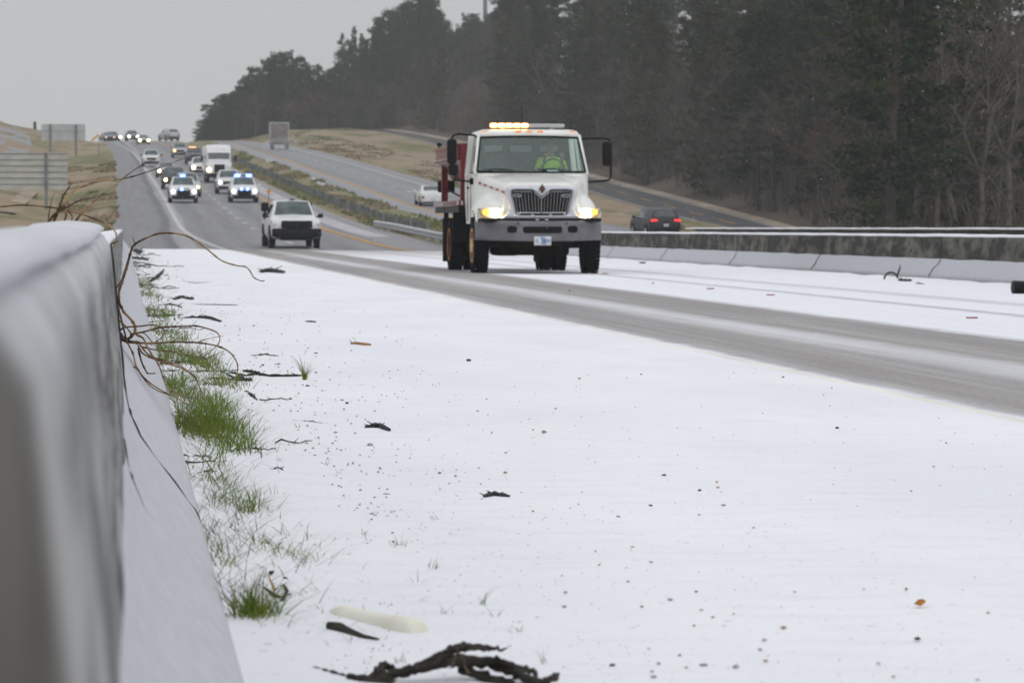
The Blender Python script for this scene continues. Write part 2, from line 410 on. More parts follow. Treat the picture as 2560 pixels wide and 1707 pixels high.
# ------------------------------------------------------------------ mesh helpers
def tag(o, label=None, cat=None, group=None, kind=None):
    if label: o['label'] = label
    if cat: o['category'] = cat
    if group: o['group'] = group
    if kind: o['kind'] = kind
    return o
def empty(name, loc=(0, 0, 0), rz=0.0):
    o = bpy.data.objects.new(name, None); C.objects.link(o)
    o.location = loc; o.rotation_euler = (0, 0, rz); o.empty_display_size = .2
    return o
def mesh_obj(name, verts, faces, material=None, parent=None, smooth=None, mats=None, fmats=None):
    me = bpy.data.meshes.new(name)
    me.from_pydata([tuple(v) for v in verts], [], faces)
    me.validate(); me.update()
    if smooth is not None:
        for p in me.polygons: p.use_smooth = True
        if smooth < 180: me.set_sharp_from_angle(angle=R(smooth))
    if mats:
        for mm in mats: me.materials.append(mm)
        if fmats:
            for p, i in zip(me.polygons, fmats): p.material_index = i
    elif material: me.materials.append(material)
    o = bpy.data.objects.new(name, me); C.objects.link(o)
    if parent: o.parent = parent
    return o
class MB:
    def __init__(s): s.v = []; s.f = []; s.m = []; s.mi = 0
    def add(s, vs, fs):
        k = len(s.v); s.v += [Vector(v) for v in vs]; s.f += [tuple(i + k for i in f) for f in fs]; s.m += [s.mi] * len(fs)
    def box(s, cx, cy, cz, sx, sy, sz, rot=None, bev=0.0):
        hx, hy, hz = sx / 2, sy / 2, sz / 2
        if bev > 0:
            b = min(bev, hx * .9, hy * .9, hz * .9)
            bm = bmesh.new(); bmesh.ops.create_cube(bm, size=1)
            for v in bm.verts: v.co = Vector((v.co.x * sx, v.co.y * sy, v.co.z * sz))
            bmesh.ops.bevel(bm, geom=bm.edges[:], offset=b, segments=2, profile=.5, affect='EDGES')
            bm.verts.index_update()
            vs = [v.co.copy() for v in bm.verts]; fs = [tuple(v.index for v in f.verts) for f in bm.faces]; bm.free()
        else:
            vs = [Vector((x, y, z)) for x in (-hx, hx) for y in (-hy, hy) for z in (-hz, hz)]
            fs = [(0, 1, 3, 2), (4, 6, 7, 5), (0, 4, 5, 1), (2, 3, 7, 6), (0, 2, 6, 4), (1, 5, 7, 3)]
        if rot: 
            rm = Euler(rot).to_matrix(); vs = [rm @ v for v in vs]
        s.add([v + Vector((cx, cy, cz)) for v in vs], fs)
    def cyl(s, p0, p1, r0, r1=None, n=12, cap=True):
        s.tube([p0, p1], [r0, r1 if r1 is not None else r0], n, cap)
    def tube(s, pts, rad, n=8, cap=True):
        pts = [Vector(p) for p in pts]
        if isinstance(rad, (int, float)): rad = [rad] * len(pts)
        k = len(s.v); prev = None
        for i, p in enumerate(pts):
            d = (pts[min(i + 1, len(pts) - 1)] - pts[max(i - 1, 0)])
            if d.length < 1e-9: d = Vector((0, 0, 1))
            d.normalize()
            if prev is None:
                a = Vector((0, 0, 1)) if abs(d.z) < .9 else Vector((1, 0, 0))
                u = d.cross(a).normalized()
            else:
                u = (prev - d * prev.dot(d))
                if u.length < 1e-6: u = d.cross(Vector((1, 0, 0)))
                u.normalize()
            prev = u; vv = d.cross(u)
            for j in range(n):
                a = 2 * math.pi * j / n
                s.v.append(p + (u * math.cos(a) + vv * math.sin(a)) * rad[i])
        for i in range(len(pts) - 1):
            for j in range(n):
                a = k + i * n + j; b = k + i * n + (j + 1) % n
                s.f.append((a, b, b + n, a + n)); s.m.append(s.mi)
        if cap:
            s.f.append(tuple(k + j for j in range(n))[::-1]); s.m.append(s.mi)
            q = k + (len(pts) - 1) * n
            s.f.append(tuple(q + j for j in range(n))); s.m.append(s.mi)
    def lathe_x(s, cx, cy, cz, prof, n=32):      # prof: list of (x offset, radius); axis along x
        k = len(s.v)
        for (x, r) in prof:
            for j in range(n):
                a = 2 * math.pi * j / n
                s.v.append(Vector((cx + x, cy + r * math.cos(a), cz + r * math.sin(a))))
        for i in range(len(prof) - 1):
            for j in range(n):
                a = k + i * n + j; b = k + i * n + (j + 1) % n
                s.f.append((a, b, b + n, a + n)); s.m.append(s.mi)
        s.f.append(tuple(k + j for j in range(n))[::-1]); s.m.append(s.mi)
        q = k + (len(prof) - 1) * n
        s.f.append(tuple(q + j for j in range(n))); s.m.append(s.mi)
    def prism(s, poly, y0, y1):                  # polygon in x,z extruded along y
        n = len(poly)
        vs = [(x, y0, z) for x, z in poly] + [(x, y1, z) for x, z in poly]
        fs = [tuple(range(n)), tuple(range(2 * n - 1, n - 1, -1))] + [(i, i + n, (i + 1) % n + n, (i + 1) % n) for i in range(n)]
        s.add(vs, fs)
    def build(s, name, material=None, parent=None, smooth=30, mats=None):
        o = mesh_obj(name, s.v, s.f, material, parent, smooth, mats, s.m if mats else None)
        bm = bmesh.new(); bm.from_mesh(o.data); bmesh.ops.recalc_face_normals(bm, faces=bm.faces); bm.to_mesh(o.data); bm.free()
        return o
def copy_tree(o, parent=None):
    c = o.copy(); C.objects.link(c); c.parent = parent
    for ch in list(o.children): copy_tree(ch, c)
    return c
# ------------------------------------------------------------------ the lie of the land
# y pixel -> distance tables measured for each road
YL = ([623, 611, 580, 552, 537, 506, 483, 461, 434, 406, 388, 368, 350], [125, 135, 160, 185, 200, 230, 260, 291, 340, 400, 450, 500, 560])
YRt = ([591, 515, 449, 408, 373, 356, 351], [193, 241, 300, 360, 430, 500, 560])
YF = ([620, 567, 523, 491, 460, 430, 400, 370, 350, 335, 325, 320], [195, 230, 270, 305, 340, 375, 410, 450, 485, 530, 580, 620])
def tbl(pts, T): return [(x, y, interp(y, T[0], T[1])) for x, y in pts]
L2 = [(560, 623), (520, 611), (458, 580), (441, 552), (432, 537), (415, 506), (403, 483), (389, 461), (371, 434), (353, 406), (338, 388), (313, 368), (275, 350)]
def off(line, m):
    return [(x + m * F / interp(y, *YL), y) for x, y in line]
LINES = {}
LINES['LG3'] = [(-700, 600, 125), (-600, 520, 200), (-450, 450, 260), (-250, 380, 340), (-120, 325, 450), (-5, 297, 560)]
LINES['LG2'] = [(-100, 610, 125), (-100, 545, 200), (-60, 480, 260), (-20, 400, 340), (25, 345, 450), (98, 324, 560)]
LINES['LG1'] = [(150, 632, 125), (150, 600, 160), (130, 566, 200), (140, 510, 260), (150, 448, 340), (175, 392, 450), (205, 345, 560)]
LINES['L1'] = tbl([(252, 623), (256, 611), (270, 580), (290, 552), (294, 537), (292, 506), (291, 483), (290, 461), (290, 434), (288, 406), (283, 388), (272, 368), (256, 350)], YL)
LINES['L2'] = tbl(L2, YL)
LINES['LY'] = tbl(off(L2, 7.15), YL)
LINES['LR'] = tbl(off(L2, 9.9), YL)
LINES['RA'] = tbl([(1200, 591), (1070, 543), (994, 525), (892, 489), (777, 441), (688, 408), (588, 374), (545, 357), (500, 351)], YRt)
LINES['RY'] = tbl([(1270, 591), (1083, 530), (1019, 510), (943, 484), (866, 456), (790, 428), (723, 402), (632, 372), (575, 356), (525, 351)], YRt)
LINES['RW'] = tbl([(1500, 591), (1180, 500), (1045, 459), (968, 436), (866, 407), (777, 383), (690, 366), (610, 354), (560, 351)], YRt)
LINES['RB'] = tbl([(1740, 591), (1600, 574), (1511, 562), (1230, 494), (1083, 453), (1019, 438), (943, 418), (866, 395), (790, 377), (700, 362), (615, 353), (575, 350.5)], YRt)
LINES['H1'] = [(1810, 588, 193), (1390, 500, 260), (1120, 420, 350), (930, 365, 450), (790, 340, 520), (720, 325, 580), (700, 322, 620)]
LINES['FA'] = tbl([(1960, 620), (1784, 567), (1616, 523), (1550, 505), (1483, 483), (1400, 460), (1310, 432), (1210, 400), (1116, 370), (1050, 351), (985, 337), (920, 326), (880, 321)], YF)
LINES['FB'] = tbl([(2130, 620), (1946, 567), (1770, 520), (1663, 491), (1530, 458), (1440, 432), (1330, 402), (1200, 369), (1116, 350), (1040, 335), (960, 324), (905, 319)], YF)
LINES['T1'] = [(x + 40 * 230 / Y, y - 2, Y) for x, y, Y in LINES['FB']]
LINES['T2'] = [(3100, 560, 195), (2700, 500, 230), (2300, 400, 310), (2000, 340, 375), (1700, 280, 450), (1450, 240, 530), (1250, 215, 620)]
ORDER = ['LG3', 'LG2', 'LG1', 'L1', 'L2', 'LY', 'LR', 'MM', 'RA', 'RY', 'RW', 'RB', 'H1', 'FA', 'FB', 'T1', 'T2']
Y0, Y1, DY = 125.0, 720.0, 7.0
NST = int((Y1 - Y0) / DY) + 1
ST = [Y0 + i * DY for i in range(NST)]
GRID = {}
def resample(name, pts):
    P = sorted([tuple(PY(x, y, Y)) for x, y, Y in pts], key=lambda p: p[1])
    ys = [p[1] for p in P]
    xs, zs = [], []
    for Y in ST:
        if Y < ys[0]:
            t = (ys[0] - Y); s = (P[1][0] - P[0][0]) / (P[1][1] - P[0][1])
            xs.append(P[0][0] - s * t); zs.append(P[0][2])
        elif Y > ys[-1]:
            t = (Y - ys[-1]); s = (P[-1][0] - P[-2][0]) / (P[-1][1] - P[-2][1])
            xs.append(P[-1][0] + s * t); zs.append(P[-1][2] - t * .02 - t * t * .0006)
        else:
            xs.append(interp(Y, ys, [p[0] for p in P])); zs.append(interp(Y, ys, [p[2] for p in P]))
    for _ in range(3):
        for a in (xs, zs):
            b = a[:]
            for i in range(1, len(a) - 1): a[i] = (b[i - 1] + 2 * b[i] + b[i + 1]) / 4
    return xs, zs
for k, p in LINES.items(): GRID[k] = resample(k, p)
# the carriageways run on smoothly from the decks of the bridges
for k, x0, z0 in (('L1', -.75, -.01), ('L2', 3.9, -.03), ('LY', 11.05, -.08), ('LR', 14.2, -.1)):
    for i in range(4):
        t = sstep(0, 4, i)
        GRID[k][0][i] = lerp(x0, GRID[k][0][i], t); GRID[k][1][i] = lerp(z0, GRID[k][1][i], t)
for k, x0 in (('RA', 22.3), ('RY', 23.6), ('RW', 31.0), ('RB', 34.5)):
    for i in range(10):
        t = sstep(0, 10, i)
        GRID[k][0][i] = lerp(x0, GRID[k][0][i], t); GRID[k][1][i] = lerp(-.1, GRID[k][1][i], t)
GRID['MM'] = ([.5 * (a + b) for a, b in zip(GRID['LR'][0], GRID['RA'][0])], [.5 * (a + b) - .35 for a, b in zip(GRID['LR'][1], GRID['RA'][1])])
for i in range(NST):            # keep the order from left to right everywhere
    for a, b in zip(ORDER, ORDER[1:]):
        if GRID[b][0][i] < GRID[a][0][i] + .25: GRID[b][0][i] = GRID[a][0][i] + .25
def ground_z(X, Y):
    Y = max(Y0, min(Y1 - .01, Y)); f = (Y - Y0) / DY; i = min(NST - 2, int(f)); f -= i
    xs = [lerp(GRID[k][0][i], GRID[k][0][i + 1], f) for k in ORDER]
    zs = [lerp(GRID[k][1][i], GRID[k][1][i + 1], f) for k in ORDER]
    return interp(X, xs, zs)
def line_at(name, Y):
    f = (max(Y0, min(Y1 - .01, Y)) - Y0) / DY; i = min(NST - 2, int(f)); f -= i
    return Vector((lerp(GRID[name][0][i], GRID[name][0][i + 1], f), Y, lerp(GRID[name][1][i], GRID[name][1][i + 1], f)))
def hit(px, py):
    d = ray(px, py); Y = Y0
    while Y < 640:
        p = CAMP + d * (Y / d.y)
        if p.z <= ground_z(p.x, Y): return p
        Y += .5
    return CAMP + d * (560 / d.y)
def strip(name, keys, material, sub=3, rough=0.0, uvs=False, kind='structure'):
    vs, fs, uv = [], [], []
    ncol = None
    for i, Y in enumerate(ST):
        row = []
        for a, b in zip(keys, keys[1:]):
            for s in range(sub):
                t = s / sub
                row.append((lerp(GRID[a][0][i], GRID[b][0][i], t), lerp(GRID[a][1][i], GRID[b][1][i], t), s))
        row.append((GRID[keys[-1]][0][i], GRID[keys[-1]][1][i], 0))
        ncol = len(row)
        x0 = row[0][0]
        for j, (x, z, s) in enumerate(row):
            dz = 0
            if rough and s: dz = rough * mnoise.noise(Vector((x * .12, Y * .05, 3.1)))
            vs.append((x, Y, z + dz)); uv.append((x - x0, Y))
    for i in range(NST - 1):
        for j in range(ncol - 1):
            a = i * ncol + j
            fs.append((a, a + 1, a + 1 + ncol, a + ncol))
    o = mesh_obj(name, vs, fs, material, None, 180)
    if uvs:
        l = o.data.uv_layers.new(name='UVMap')
        for lp in o.data.loops: l.data[lp.index].uv = uv[lp.vertex_index]
    tag(o, kind=kind)
    return o
strip('grass_verge', ['LG3', 'LG2', 'LG1', 'L1'], M['grass'], 6, .8)
strip('road', ['L1', 'L2', 'LY', 'LR'], M['road_left'], 3, 0, True)
strip('grass_median', ['LR', 'MM', 'RA'], M['median'], 3, .2)
strip('road', ['RA', 'RY', 'RW', 'RB'], M['road_right'], 3, 0, True)
strip('grass_hill', ['RB', 'H1', 'FA'], M['grass'], 5, .9)
strip('road', ['FA', 'FB'], M['asphalt_fr'], 3, 0)
strip('gravel_verge', ['FB', 'T1'], M['gravel'], 2)
M['forest_floor'] = mat('forest_floor', (0.125, 0.095, 0.07), .95, col2=(0.075, 0.062, 0.048), scale=.15, coords='Object')
strip('woodland_ground', ['T1', 'T2'], M['forest_floor'], 8, 2.0)
# wider land around, and the shallow valley the bridges cross
def terrain_far():
    vs, fs = [], []
    rings = []
    for i, Y in enumerate(ST[::4] + [ST[-1]]):
        ii = min(i * 4, NST - 1)
        T = (GRID['T2'][0][ii], GRID['T2'][1][ii])
        rings.append([(T[0], Y, T[1]), (T[0] + 60, Y, T[1] + 1.5), (T[0] + 400, Y, T[1] + 2)])
    n = 3
    for r_ in rings: vs += r_
    for i in range(len(rings) - 1):
        for j in range(n - 1):
            a = i * n + j; fs.append((a, a + 1, a + 1 + n, a + n))
    tag(mesh_obj('woodland_ground', vs, fs, M['forest_floor'], None, 180), kind='structure')
    vs, fs = [], []
    for i, Y in enumerate(ST[::4] + [ST[-1]]):
        ii = min(i * 4, NST - 1)
        T = (GRID['LG3'][0][ii], GRID['LG3'][1][ii])
        vs += [(T[0] - 500, Y, T[1] - 3), (T[0] - 60, Y, T[1] - .5), (T[0], Y, T[1])]
    for i in range(len(vs) // 3 - 1):
        for j in range(2):
            a = i * 3 + j; fs.append((a, a + 1, a + 4, a + 3))
    tag(mesh_obj('grass_field', vs, fs, M['grass'], None, 180), kind='structure')
    # valley below the decks
    vs, fs = [], []
    N = 30
    for i in range(N + 1):
        Y = -60 + (125 + 60) * i / N
        for j in range(N + 1):
            X = -300 + 700 * j / N
            bank = sstep(98, 125, Y)
            g = ground_z(X, 125)
            vs.append((X, Y, lerp(-6.5 + .8 * mnoise.noise(Vector((X * .02, Y * .02, 0))), g - .02, bank) if i < N else g - .02))
    for i in range(N):
        for j in range(N):
            a = i * (N + 1) + j; fs.append((a, a + 1, a + N + 2, a + N + 1))
    tag(mesh_obj('ground', vs, fs, M['grass'], None, 180), kind='structure')
    s = 2600
    tag(mesh_obj('ground', [(-s, -1900, -9), (s, -1900, -9), (s, 3200, -9), (-s, 3200, -9)], [(0, 1, 2, 3)], M['grass']), kind='structure')
terrain_far()

# ------------------------------------------------------------------ painted markings
def ribbon(name, fn, ya, yb, wdt, material, step=3.0, lift=.012, kind='structure'):
    vs, fs = [], []; n = max(1, int((yb - ya) / step))
    for i in range(n + 1):
        Y = lerp(ya, yb, i / n); p = fn(Y)
        for s in (-.5, .5):
            x = p.x + s * wdt; vs.append((x, Y, (ground_z(x, Y) if Y >= Y0 else deck_z(x)) + lift))
    for i in range(n): fs.append((2 * i, 2 * i + 1, 2 * i + 3, 2 * i + 2))
    return mesh_obj(name, vs, fs, material)
def deck_z(x): return -.007 * x if x > 0 else 0
def off_line(name, dx): return lambda Y: line_at(name, Y) + Vector((dx, 0, 0))
tag(ribbon('edge_line', off_line('L2', 0), 126, 575, .26, M['line_white']), kind='structure')
tag(ribbon('edge_line', off_line('LY', 0), 126, 575, .26, M['line_yellow']), kind='structure')
tag(ribbon('edge_line', off_line('RY', 0), 150, 575, .26, M['line_yellow']), kind='structure')
tag(ribbon('edge_line', off_line('RW', 0), 150, 575, .26, M['line_white']), kind='structure')
tag(ribbon('edge_line', off_line('FA', .35), 200, 600, .16, M['line_white']), kind='structure')
tag(ribbon('edge_line', off_line('FB', -.3), 200, 600, .14, M['line_white']), kind='structure')
tag(ribbon('slush', off_line('LY', 1.3), 150, 330, 1.1, M['slush'], lift=.006), kind='structure')
def dashes(fn, ya, yb, ln, gap, wdt, material, name='lane_dash'):
    vs, fs = [], []; Y = ya
    while Y < yb:
        k = len(vs)
        for i in range(5):
            y = Y + ln * i / 4; p = fn(y)
            for s in (-.5, .5):
                x = p.x + s * wdt; vs.append((x, y, (ground_z(x, y) if y >= Y0 else deck_z(x)) + .014))
        for i in range(4): a = k + 2 * i; fs.append((a, a + 1, a + 3, a + 2))
        Y += ln + gap
    tag(mesh_obj(name, vs, fs, material), kind='structure')
dashes(off_line('L2', 3.6), 128, 560, 3.2, 9.0, .26, M['line_white'])
dashes(lambda Y: (line_at('RY', Y) + line_at('RW', Y)) * .5, 160, 560, 3.2, 9, .26, M['line_white'])
dashes(lambda Y: (line_at('FA', Y) + line_at('FB', Y)) * .5, 200, 600, 9, 9, .16, M['line_yellow'])
# the exit ramp on the left hill
rp = [hit(-60, 400), hit(-15, 372), hit(8, 345), hit(8, 325), hit(-15, 308)]
vs, fs = [], []
for i, p in enumerate(rp):
    for s in (-3.8, 0, 3.8):
        x = p.x + s; vs.append((x, p.y + (0 if i else 0), ground_z(x, p.y) + .10))
for i in range(len(rp) - 1):
    for j in range(2): a = 3 * i + j; fs.append((a, a + 1, a + 4, a + 3))
tag(mesh_obj('ramp', vs, fs, M['road_right'], None, 180), kind='structure')
dc = [hit(15, 532), hit(40, 512), hit(58, 496), hit(78, 478)]
vs, fs = [], []
for p in dc:
    for s in (-.6, .6): vs.append((p.x + s, p.y, ground_z(p.x + s, p.y) + .04))
for i in range(len(dc) - 1): fs.append((2 * i, 2 * i + 1, 2 * i + 3, 2 * i + 2))
tag(mesh_obj('drain_channel', vs, fs, M['gravel'], None, 180), kind='structure')
# patches of slush lying in the median
def slush_patch(px, py, w_, l_):
    p = hit(px, py); vs = []; n = 18
    for i in range(n):
        a = 2 * math.pi * i / n; r_ = 1 + .35 * math.sin(3 * a + px) + .2 * random.random()
        x = p.x + w_ * r_ * math.cos(a); y = p.y + l_ * r_ * math.sin(a)
        vs.append((x, y, ground_z(x, y) + .05))
    tag(mesh_obj('snow_patch', vs, [tuple(range(n))], M['slush']), kind='structure')
for a in ((675, 402, .5, 6), (800, 455, .45, 8), (840, 474, .35, 6), (1030, 548, .8, 3),):
    slush_patch(*a)

# ------------------------------------------------------------------ bridge
YE = 124.9
def deck(name, x0, x1, m, ya=-12., yb=YE, nx=30, ny=60):
    vs, fs = [], []
    for i in range(ny + 1):
        Y = lerp(ya, yb, i / ny)
        for j in range(nx + 1):
            X = lerp(x0, x1, j / nx); vs.append((X, Y, deck_z(X)))
    for i in range(ny):
        for j in range(nx): a = i * (nx + 1) + j; fs.append((a, a + 1, a + nx + 2, a + nx + 1))
    k = len(vs)
    vs += [(x0, ya, -.9), (x1, ya, -.9), (x1, yb, -.9), (x0, yb, -.9)]
    fs += [(k, k + 1, k + 2, k + 3), (0, k, k + 3, ny * (nx + 1)), (nx, (ny + 1) * (nx + 1) - 1, k + 2, k + 1)]
    return tag(mesh_obj(name, vs, fs, m), kind='structure')
deck('bridge_deck', -.45, 14.75, M['deck'])
deck('bridge_deck', 21.6, 36.0, M['twin_deck'])
# snow lying on the left shoulder
def snow_sheet():
    vs, fs = [], []
    ys = []; y = 3.2
    while y < YE: ys.append(y); y *= 1.018
    ys.append(YE)
    nx = 60
    for Y in ys:
        for j in range(nx + 1):
            X = lerp(.12, 3.835, (j / nx) ** 1.3)
            n = mnoise.noise(Vector((X * 1.2, Y * .35, 0))) * .010 + mnoise.noise(Vector((X * 5, Y * 1.6, 4))) * .004
            near = math.exp(-((X - .35) / .3) ** 2) * (.012 + .022 * mnoise.noise(Vector((X * 3, Y * 1.1, 9))))
            edge = sstep(3.835, 3.6, X)
            vs.append((X, Y, deck_z(X) + .008 + edge * (.012 + n * .6) + near))
    for i in range(len(ys) - 1):
        for j in range(nx): a = i * (nx + 1) + j; fs.append((a, a + 1, a + nx + 2, a + nx + 1))
    return tag(mesh_obj('snow', vs, fs, M['snow'], None, 180), kind='structure')
snow_sheet()
def snow_z(X): return deck_z(X) + .018
vs, fs = [], []
for i in range(81):
    Y = 3 + (YE - 3) * i / 80
    for x in (3.83, 3.92): vs.append((x + .01 * mnoise.noise(Vector((0, Y * .3, 0))), Y, deck_z(x) + .006))
for i in range(80): fs.append((2 * i, 2 * i + 1, 2 * i + 3, 2 * i + 2))
tag(mesh_obj('edge_line', vs, fs, M['line_edge']), kind='structure')

def sweep_profile(name, prof, ys, m, parent, xz=None, smooth=30, close=True):
    vs, fs = [], []; n = len(prof)
    for Y in ys:
        for (x, z) in prof:
            dx, dz = xz(x, z, Y) if xz else (0, 0)
            vs.append((x + dx, Y, z + dz))
    for i in range(len(ys) - 1):
        for j in range(n if close else n - 1):
            a = i * n + j; b = i * n + (j + 1) % n; fs.append((a, b, b + n, a + n))
    if close:
        fs.append(tuple(range(n))); q = (len(ys) - 1) * n; fs.append(tuple(range(q + n - 1, q - 1, -1)))
    return mesh_obj(name, vs, fs, m, parent, smooth)
# near left parapet
LB = [(.19, -.02), (.19, .05), (.17, .09), (.10, .185), (.03, .28), (.008, .34), (-.003, .42), (-.02, .62), (-.036, .78), (-.05, .812), (-.075, .825), (-.21, .828), (-.235, .80), (-.28, .3), (-.42, .0), (-.42, -.02)]
def lb_dz(x, z, Y):
    k = sstep(.7, .82, z)
    if Y < 8.5: base = lerp(-.029, -.012, sstep(5.0, 8.4, Y))
    else: base = -.05 - .0004 * (Y - 8.5)
    wob = .0015 * mnoise.noise(Vector((x * 4, Y * 1.7, z * 3)))
    return wob * .6, k * base + wob
lbr = empty('concrete_barrier', (0, 0, 0))
tag(lbr, 'weathered concrete parapet, blurred and very close on the left, with a snow cap', 'barrier')
ysn = [-1.5 + .12 * i for i in range(83)]
ysn = [y for y in ysn if y < 8.49] + [8.49]
sweep_profile('wall', LB, ysn, M['conc_near'], lbr, lb_dz, 40)
ysf = [8.51 + 2.2 * i for i in range(53)] + [YE]
LBf = [(x - (.02 if z > .3 else 0), z) for x, z in LB]
sweep_profile('wall', LBf, ysf, M['conc_near'], lbr, lb_dz, 40)
# snow cap
def cap_dz(x, z, Y):
    a, b = lb_dz(x, .83, Y)
    return 0, b + .006 * mnoise.noise(Vector((x * 6, Y * 2.1, 1)))
sweep_profile('snow_cap', [(-.052, .824), (-.050, .830), (-.062, .838), (-.085, .843), (-.14, .847), (-.20, .842), (-.226, .828), (-.225, .815)], ysn[::2] + [8.49], M['frost'], lbr, cap_dz, 180)
sweep_profile('snow_cap', [(-.056, .806), (-.052, .816), (-.062, .828), (-.09, .840), (-.15, .844), (-.22, .838), (-.246, .824), (-.245, .812)], ysf, M['snow'], lbr, cap_dz, 180)
# ice on the sloping toe
TOE = [(.195, .0), (.196, .052), (.176, .094), (.106, .189), (.036, .284), (.011, .345), (.0005, .40), (-.006, .42), (.0, .34), (.02, .27), (.1, .17), (.17, .08), (.18, .0)]
def toe_dz(x, z, Y):
    return 0.0006 * mnoise.noise(Vector((x * 8, Y * 2.5, z * 8))) + (.001 if z > .33 else .002), .002 + (.05 * mnoise.noise(Vector((1, Y * .9, 5))) if z > .38 else 0)
sweep_profile('ice_coating', TOE, ysn, M['snow_ice'], lbr, toe_dz, 40)
TOEf = [(x - (.02 if z > .3 else 0), z) for x, z in TOE]
sweep_profile('ice_coating', TOEf, ysf, M['snow_ice'], lbr, toe_dz, 40)
def joint_strip(parent, prof, Y, wdt, off_, wander=.02, seed=0):
    vs, fs = [], []
    P = []
    for i in range(len(prof) - 1):
        for s in range(6): P.append((lerp(prof[i][0], prof[i + 1][0], s / 6), lerp(prof[i][1], prof[i + 1][1], s / 6)))
    P.append(prof[-1])
    for i, (x, z) in enumerate(P):
        yy = Y + wander * mnoise.noise(Vector((z * 5, seed, 0)))
        w2 = wdt * (.6 + .5 * abs(mnoise.noise(Vector((z * 11, seed, 3)))) * 2)
        for s in (-.5, .5): vs.append((x + off_, yy + s * w2, z + off_ * .5))
    for i in range(len(P) - 1): fs.append((2 * i, 2 * i + 1, 2 * i + 3, 2 * i + 2))
    return mesh_obj('joint', vs, fs, M['joint'], parent)
FRONT = [(.19, .05), (.17, .09), (.10, .185), (.03, .28), (.008, .34), (-.003, .42), (-.02, .62), (-.036, .78)]
def joint_lip(parent, prof, Y, thick, seed):
    # an open joint: the edge of the next section stands a few millimetres proud and is stained black
    P = []
    for i in range(len(prof) - 1):
        for s in range(8): P.append((lerp(prof[i][0], prof[i + 1][0], s / 8), lerp(prof[i][1], prof[i + 1][1], s / 8)))
    P.append(prof[-1]); vs, fs = [], []
    for i, (x, z) in enumerate(P):
        a, b = P[max(0, i - 1)], P[min(len(P) - 1, i + 1)]; tx, tz = b[0] - a[0], b[1] - a[1]; l = math.hypot(tx, tz) or 1
        nx, nz = tz / l, -tx / l
        if nx < 0: nx, nz = -nx, -nz
        fade = min(1, i / 6) * min(1, (len(P) - 1 - i) / 3 + .4)
        th = thick * (.35 + 1.3 * abs(mnoise.noise(Vector((z * 9, seed, 0))))) * fade
        yy = Y + .015 * mnoise.noise(Vector((z * 6, seed, 2)))
        o_ = .008 if z < .36 else .003
        vs += [(x + nx * .001, yy, z + nz * .001), (x + nx * (o_ + th), yy, z + nz * (o_ + th)), (x + nx * .001, yy + .02, z + nz * .001)]
    for i in range(len(P) - 1):
        a = 3 * i; fs += [(a, a + 3, a + 4, a + 1), (a + 1, a + 4, a + 5, a + 2)]
    return mesh_obj('joint', vs, fs, M['joint'], parent)
joint_lip(lbr, FRONT, 8.46, .007, 1)
joint_lip(lbr, FRONT[1:6], 6.25, .0025, 2)

# right parapet across the deck
XB = 14.2
RB_ = [(0, -.02), (0, .05), (.02, .09), (.17, .30), (.195, .38), (.235, .765), (.44, .765), (.5, .3), (.55, -.02)]
rbr = empty('concrete_barrier', (XB, 0, -.1))
tag(rbr, 'long dark stained concrete parapet across the deck, ice on its sloping toe', 'barrier')
ysr = [-10 + 3. * i for i in range(45)] + [YE]
ysr = [y for y in ysr if y <= YE]
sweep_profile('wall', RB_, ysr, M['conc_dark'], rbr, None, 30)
def rcap(x, z, Y): return 0, .012 * mnoise.noise(Vector((x * 5, Y * .9, 2)))
fine = [20 + .5 * i for i in range(210)]
sweep_profile('snow_cap', [(.225, .755), (.222, .770), (.235, .790), (.30, .803), (.38, .801), (.448, .785), (.45, .76)], fine, M['snow'], rbr, rcap, 180)
def rtoe(x, z, Y): return 0, (.014 * mnoise.noise(Vector((0, Y * .8, 5))) if z > .3 else 0)
sweep_profile('ice_coating', [(-.003, 0.0), (-.004, .05), (.016, .094), (.166, .305), (.186, .36), (.20, .37), (.2, .3), (.03, .0)], fine, M['snow_ice'], rbr, rtoe, 40)
RFR = [(-.004, .05), (.016, .094), (.166, .305), (.19, .36)]
RUP = [(.193, .38), (.233, .765)]
for Y in (57, 67, 76.4, 86.3, 96, 106, 47, 37):
    joint_strip(rbr, [(x - .006, z) for x, z in RFR], Y, .10, 0, .35, Y)
    joint_strip(rbr, [(x - .004, z) for x, z in RUP], Y, .10, 0, .05, Y)
# snow bank and moss at its toe
vs, fs = [], []
for i in range(260):
    Y = 20 + i * .4
    hgt = .05 + .03 * mnoise.noise(Vector((Y * .7, 0, 0)))
    xx = .24 + .16 * mnoise.noise(Vector((Y * .5, 3, 0)))
    vs += [(XB - xx - .6, Y, deck_z(XB) + .006), (XB - xx - .1, Y, deck_z(XB) + hgt * .8), (XB - xx + .01, Y, deck_z(XB) + hgt * .5), (XB - xx + .03, Y, deck_z(XB) + .003)]
for i in range(259):
    for j in range(3): a = 4 * i + j; fs.append((a, a + 1, a + 5, a + 4))
tag(mesh_obj('snow', vs, fs, M['snow'], None, 180), kind='structure')
M['moss'] = mat('moss_dirt', (0.11, 0.105, 0.07), .95, col2=(.045, .04, .03), scale=6)
vs = [(XB - .26, 20, deck_z(XB) + .005), (XB + .01, 20, deck_z(XB) + .012), (XB + .01, YE, deck_z(XB) + .012), (XB - .26, YE, deck_z(XB) + .005)]
tag(mesh_obj('gutter_dirt', vs, [(0, 1, 2, 3)], M['moss']), kind='structure')
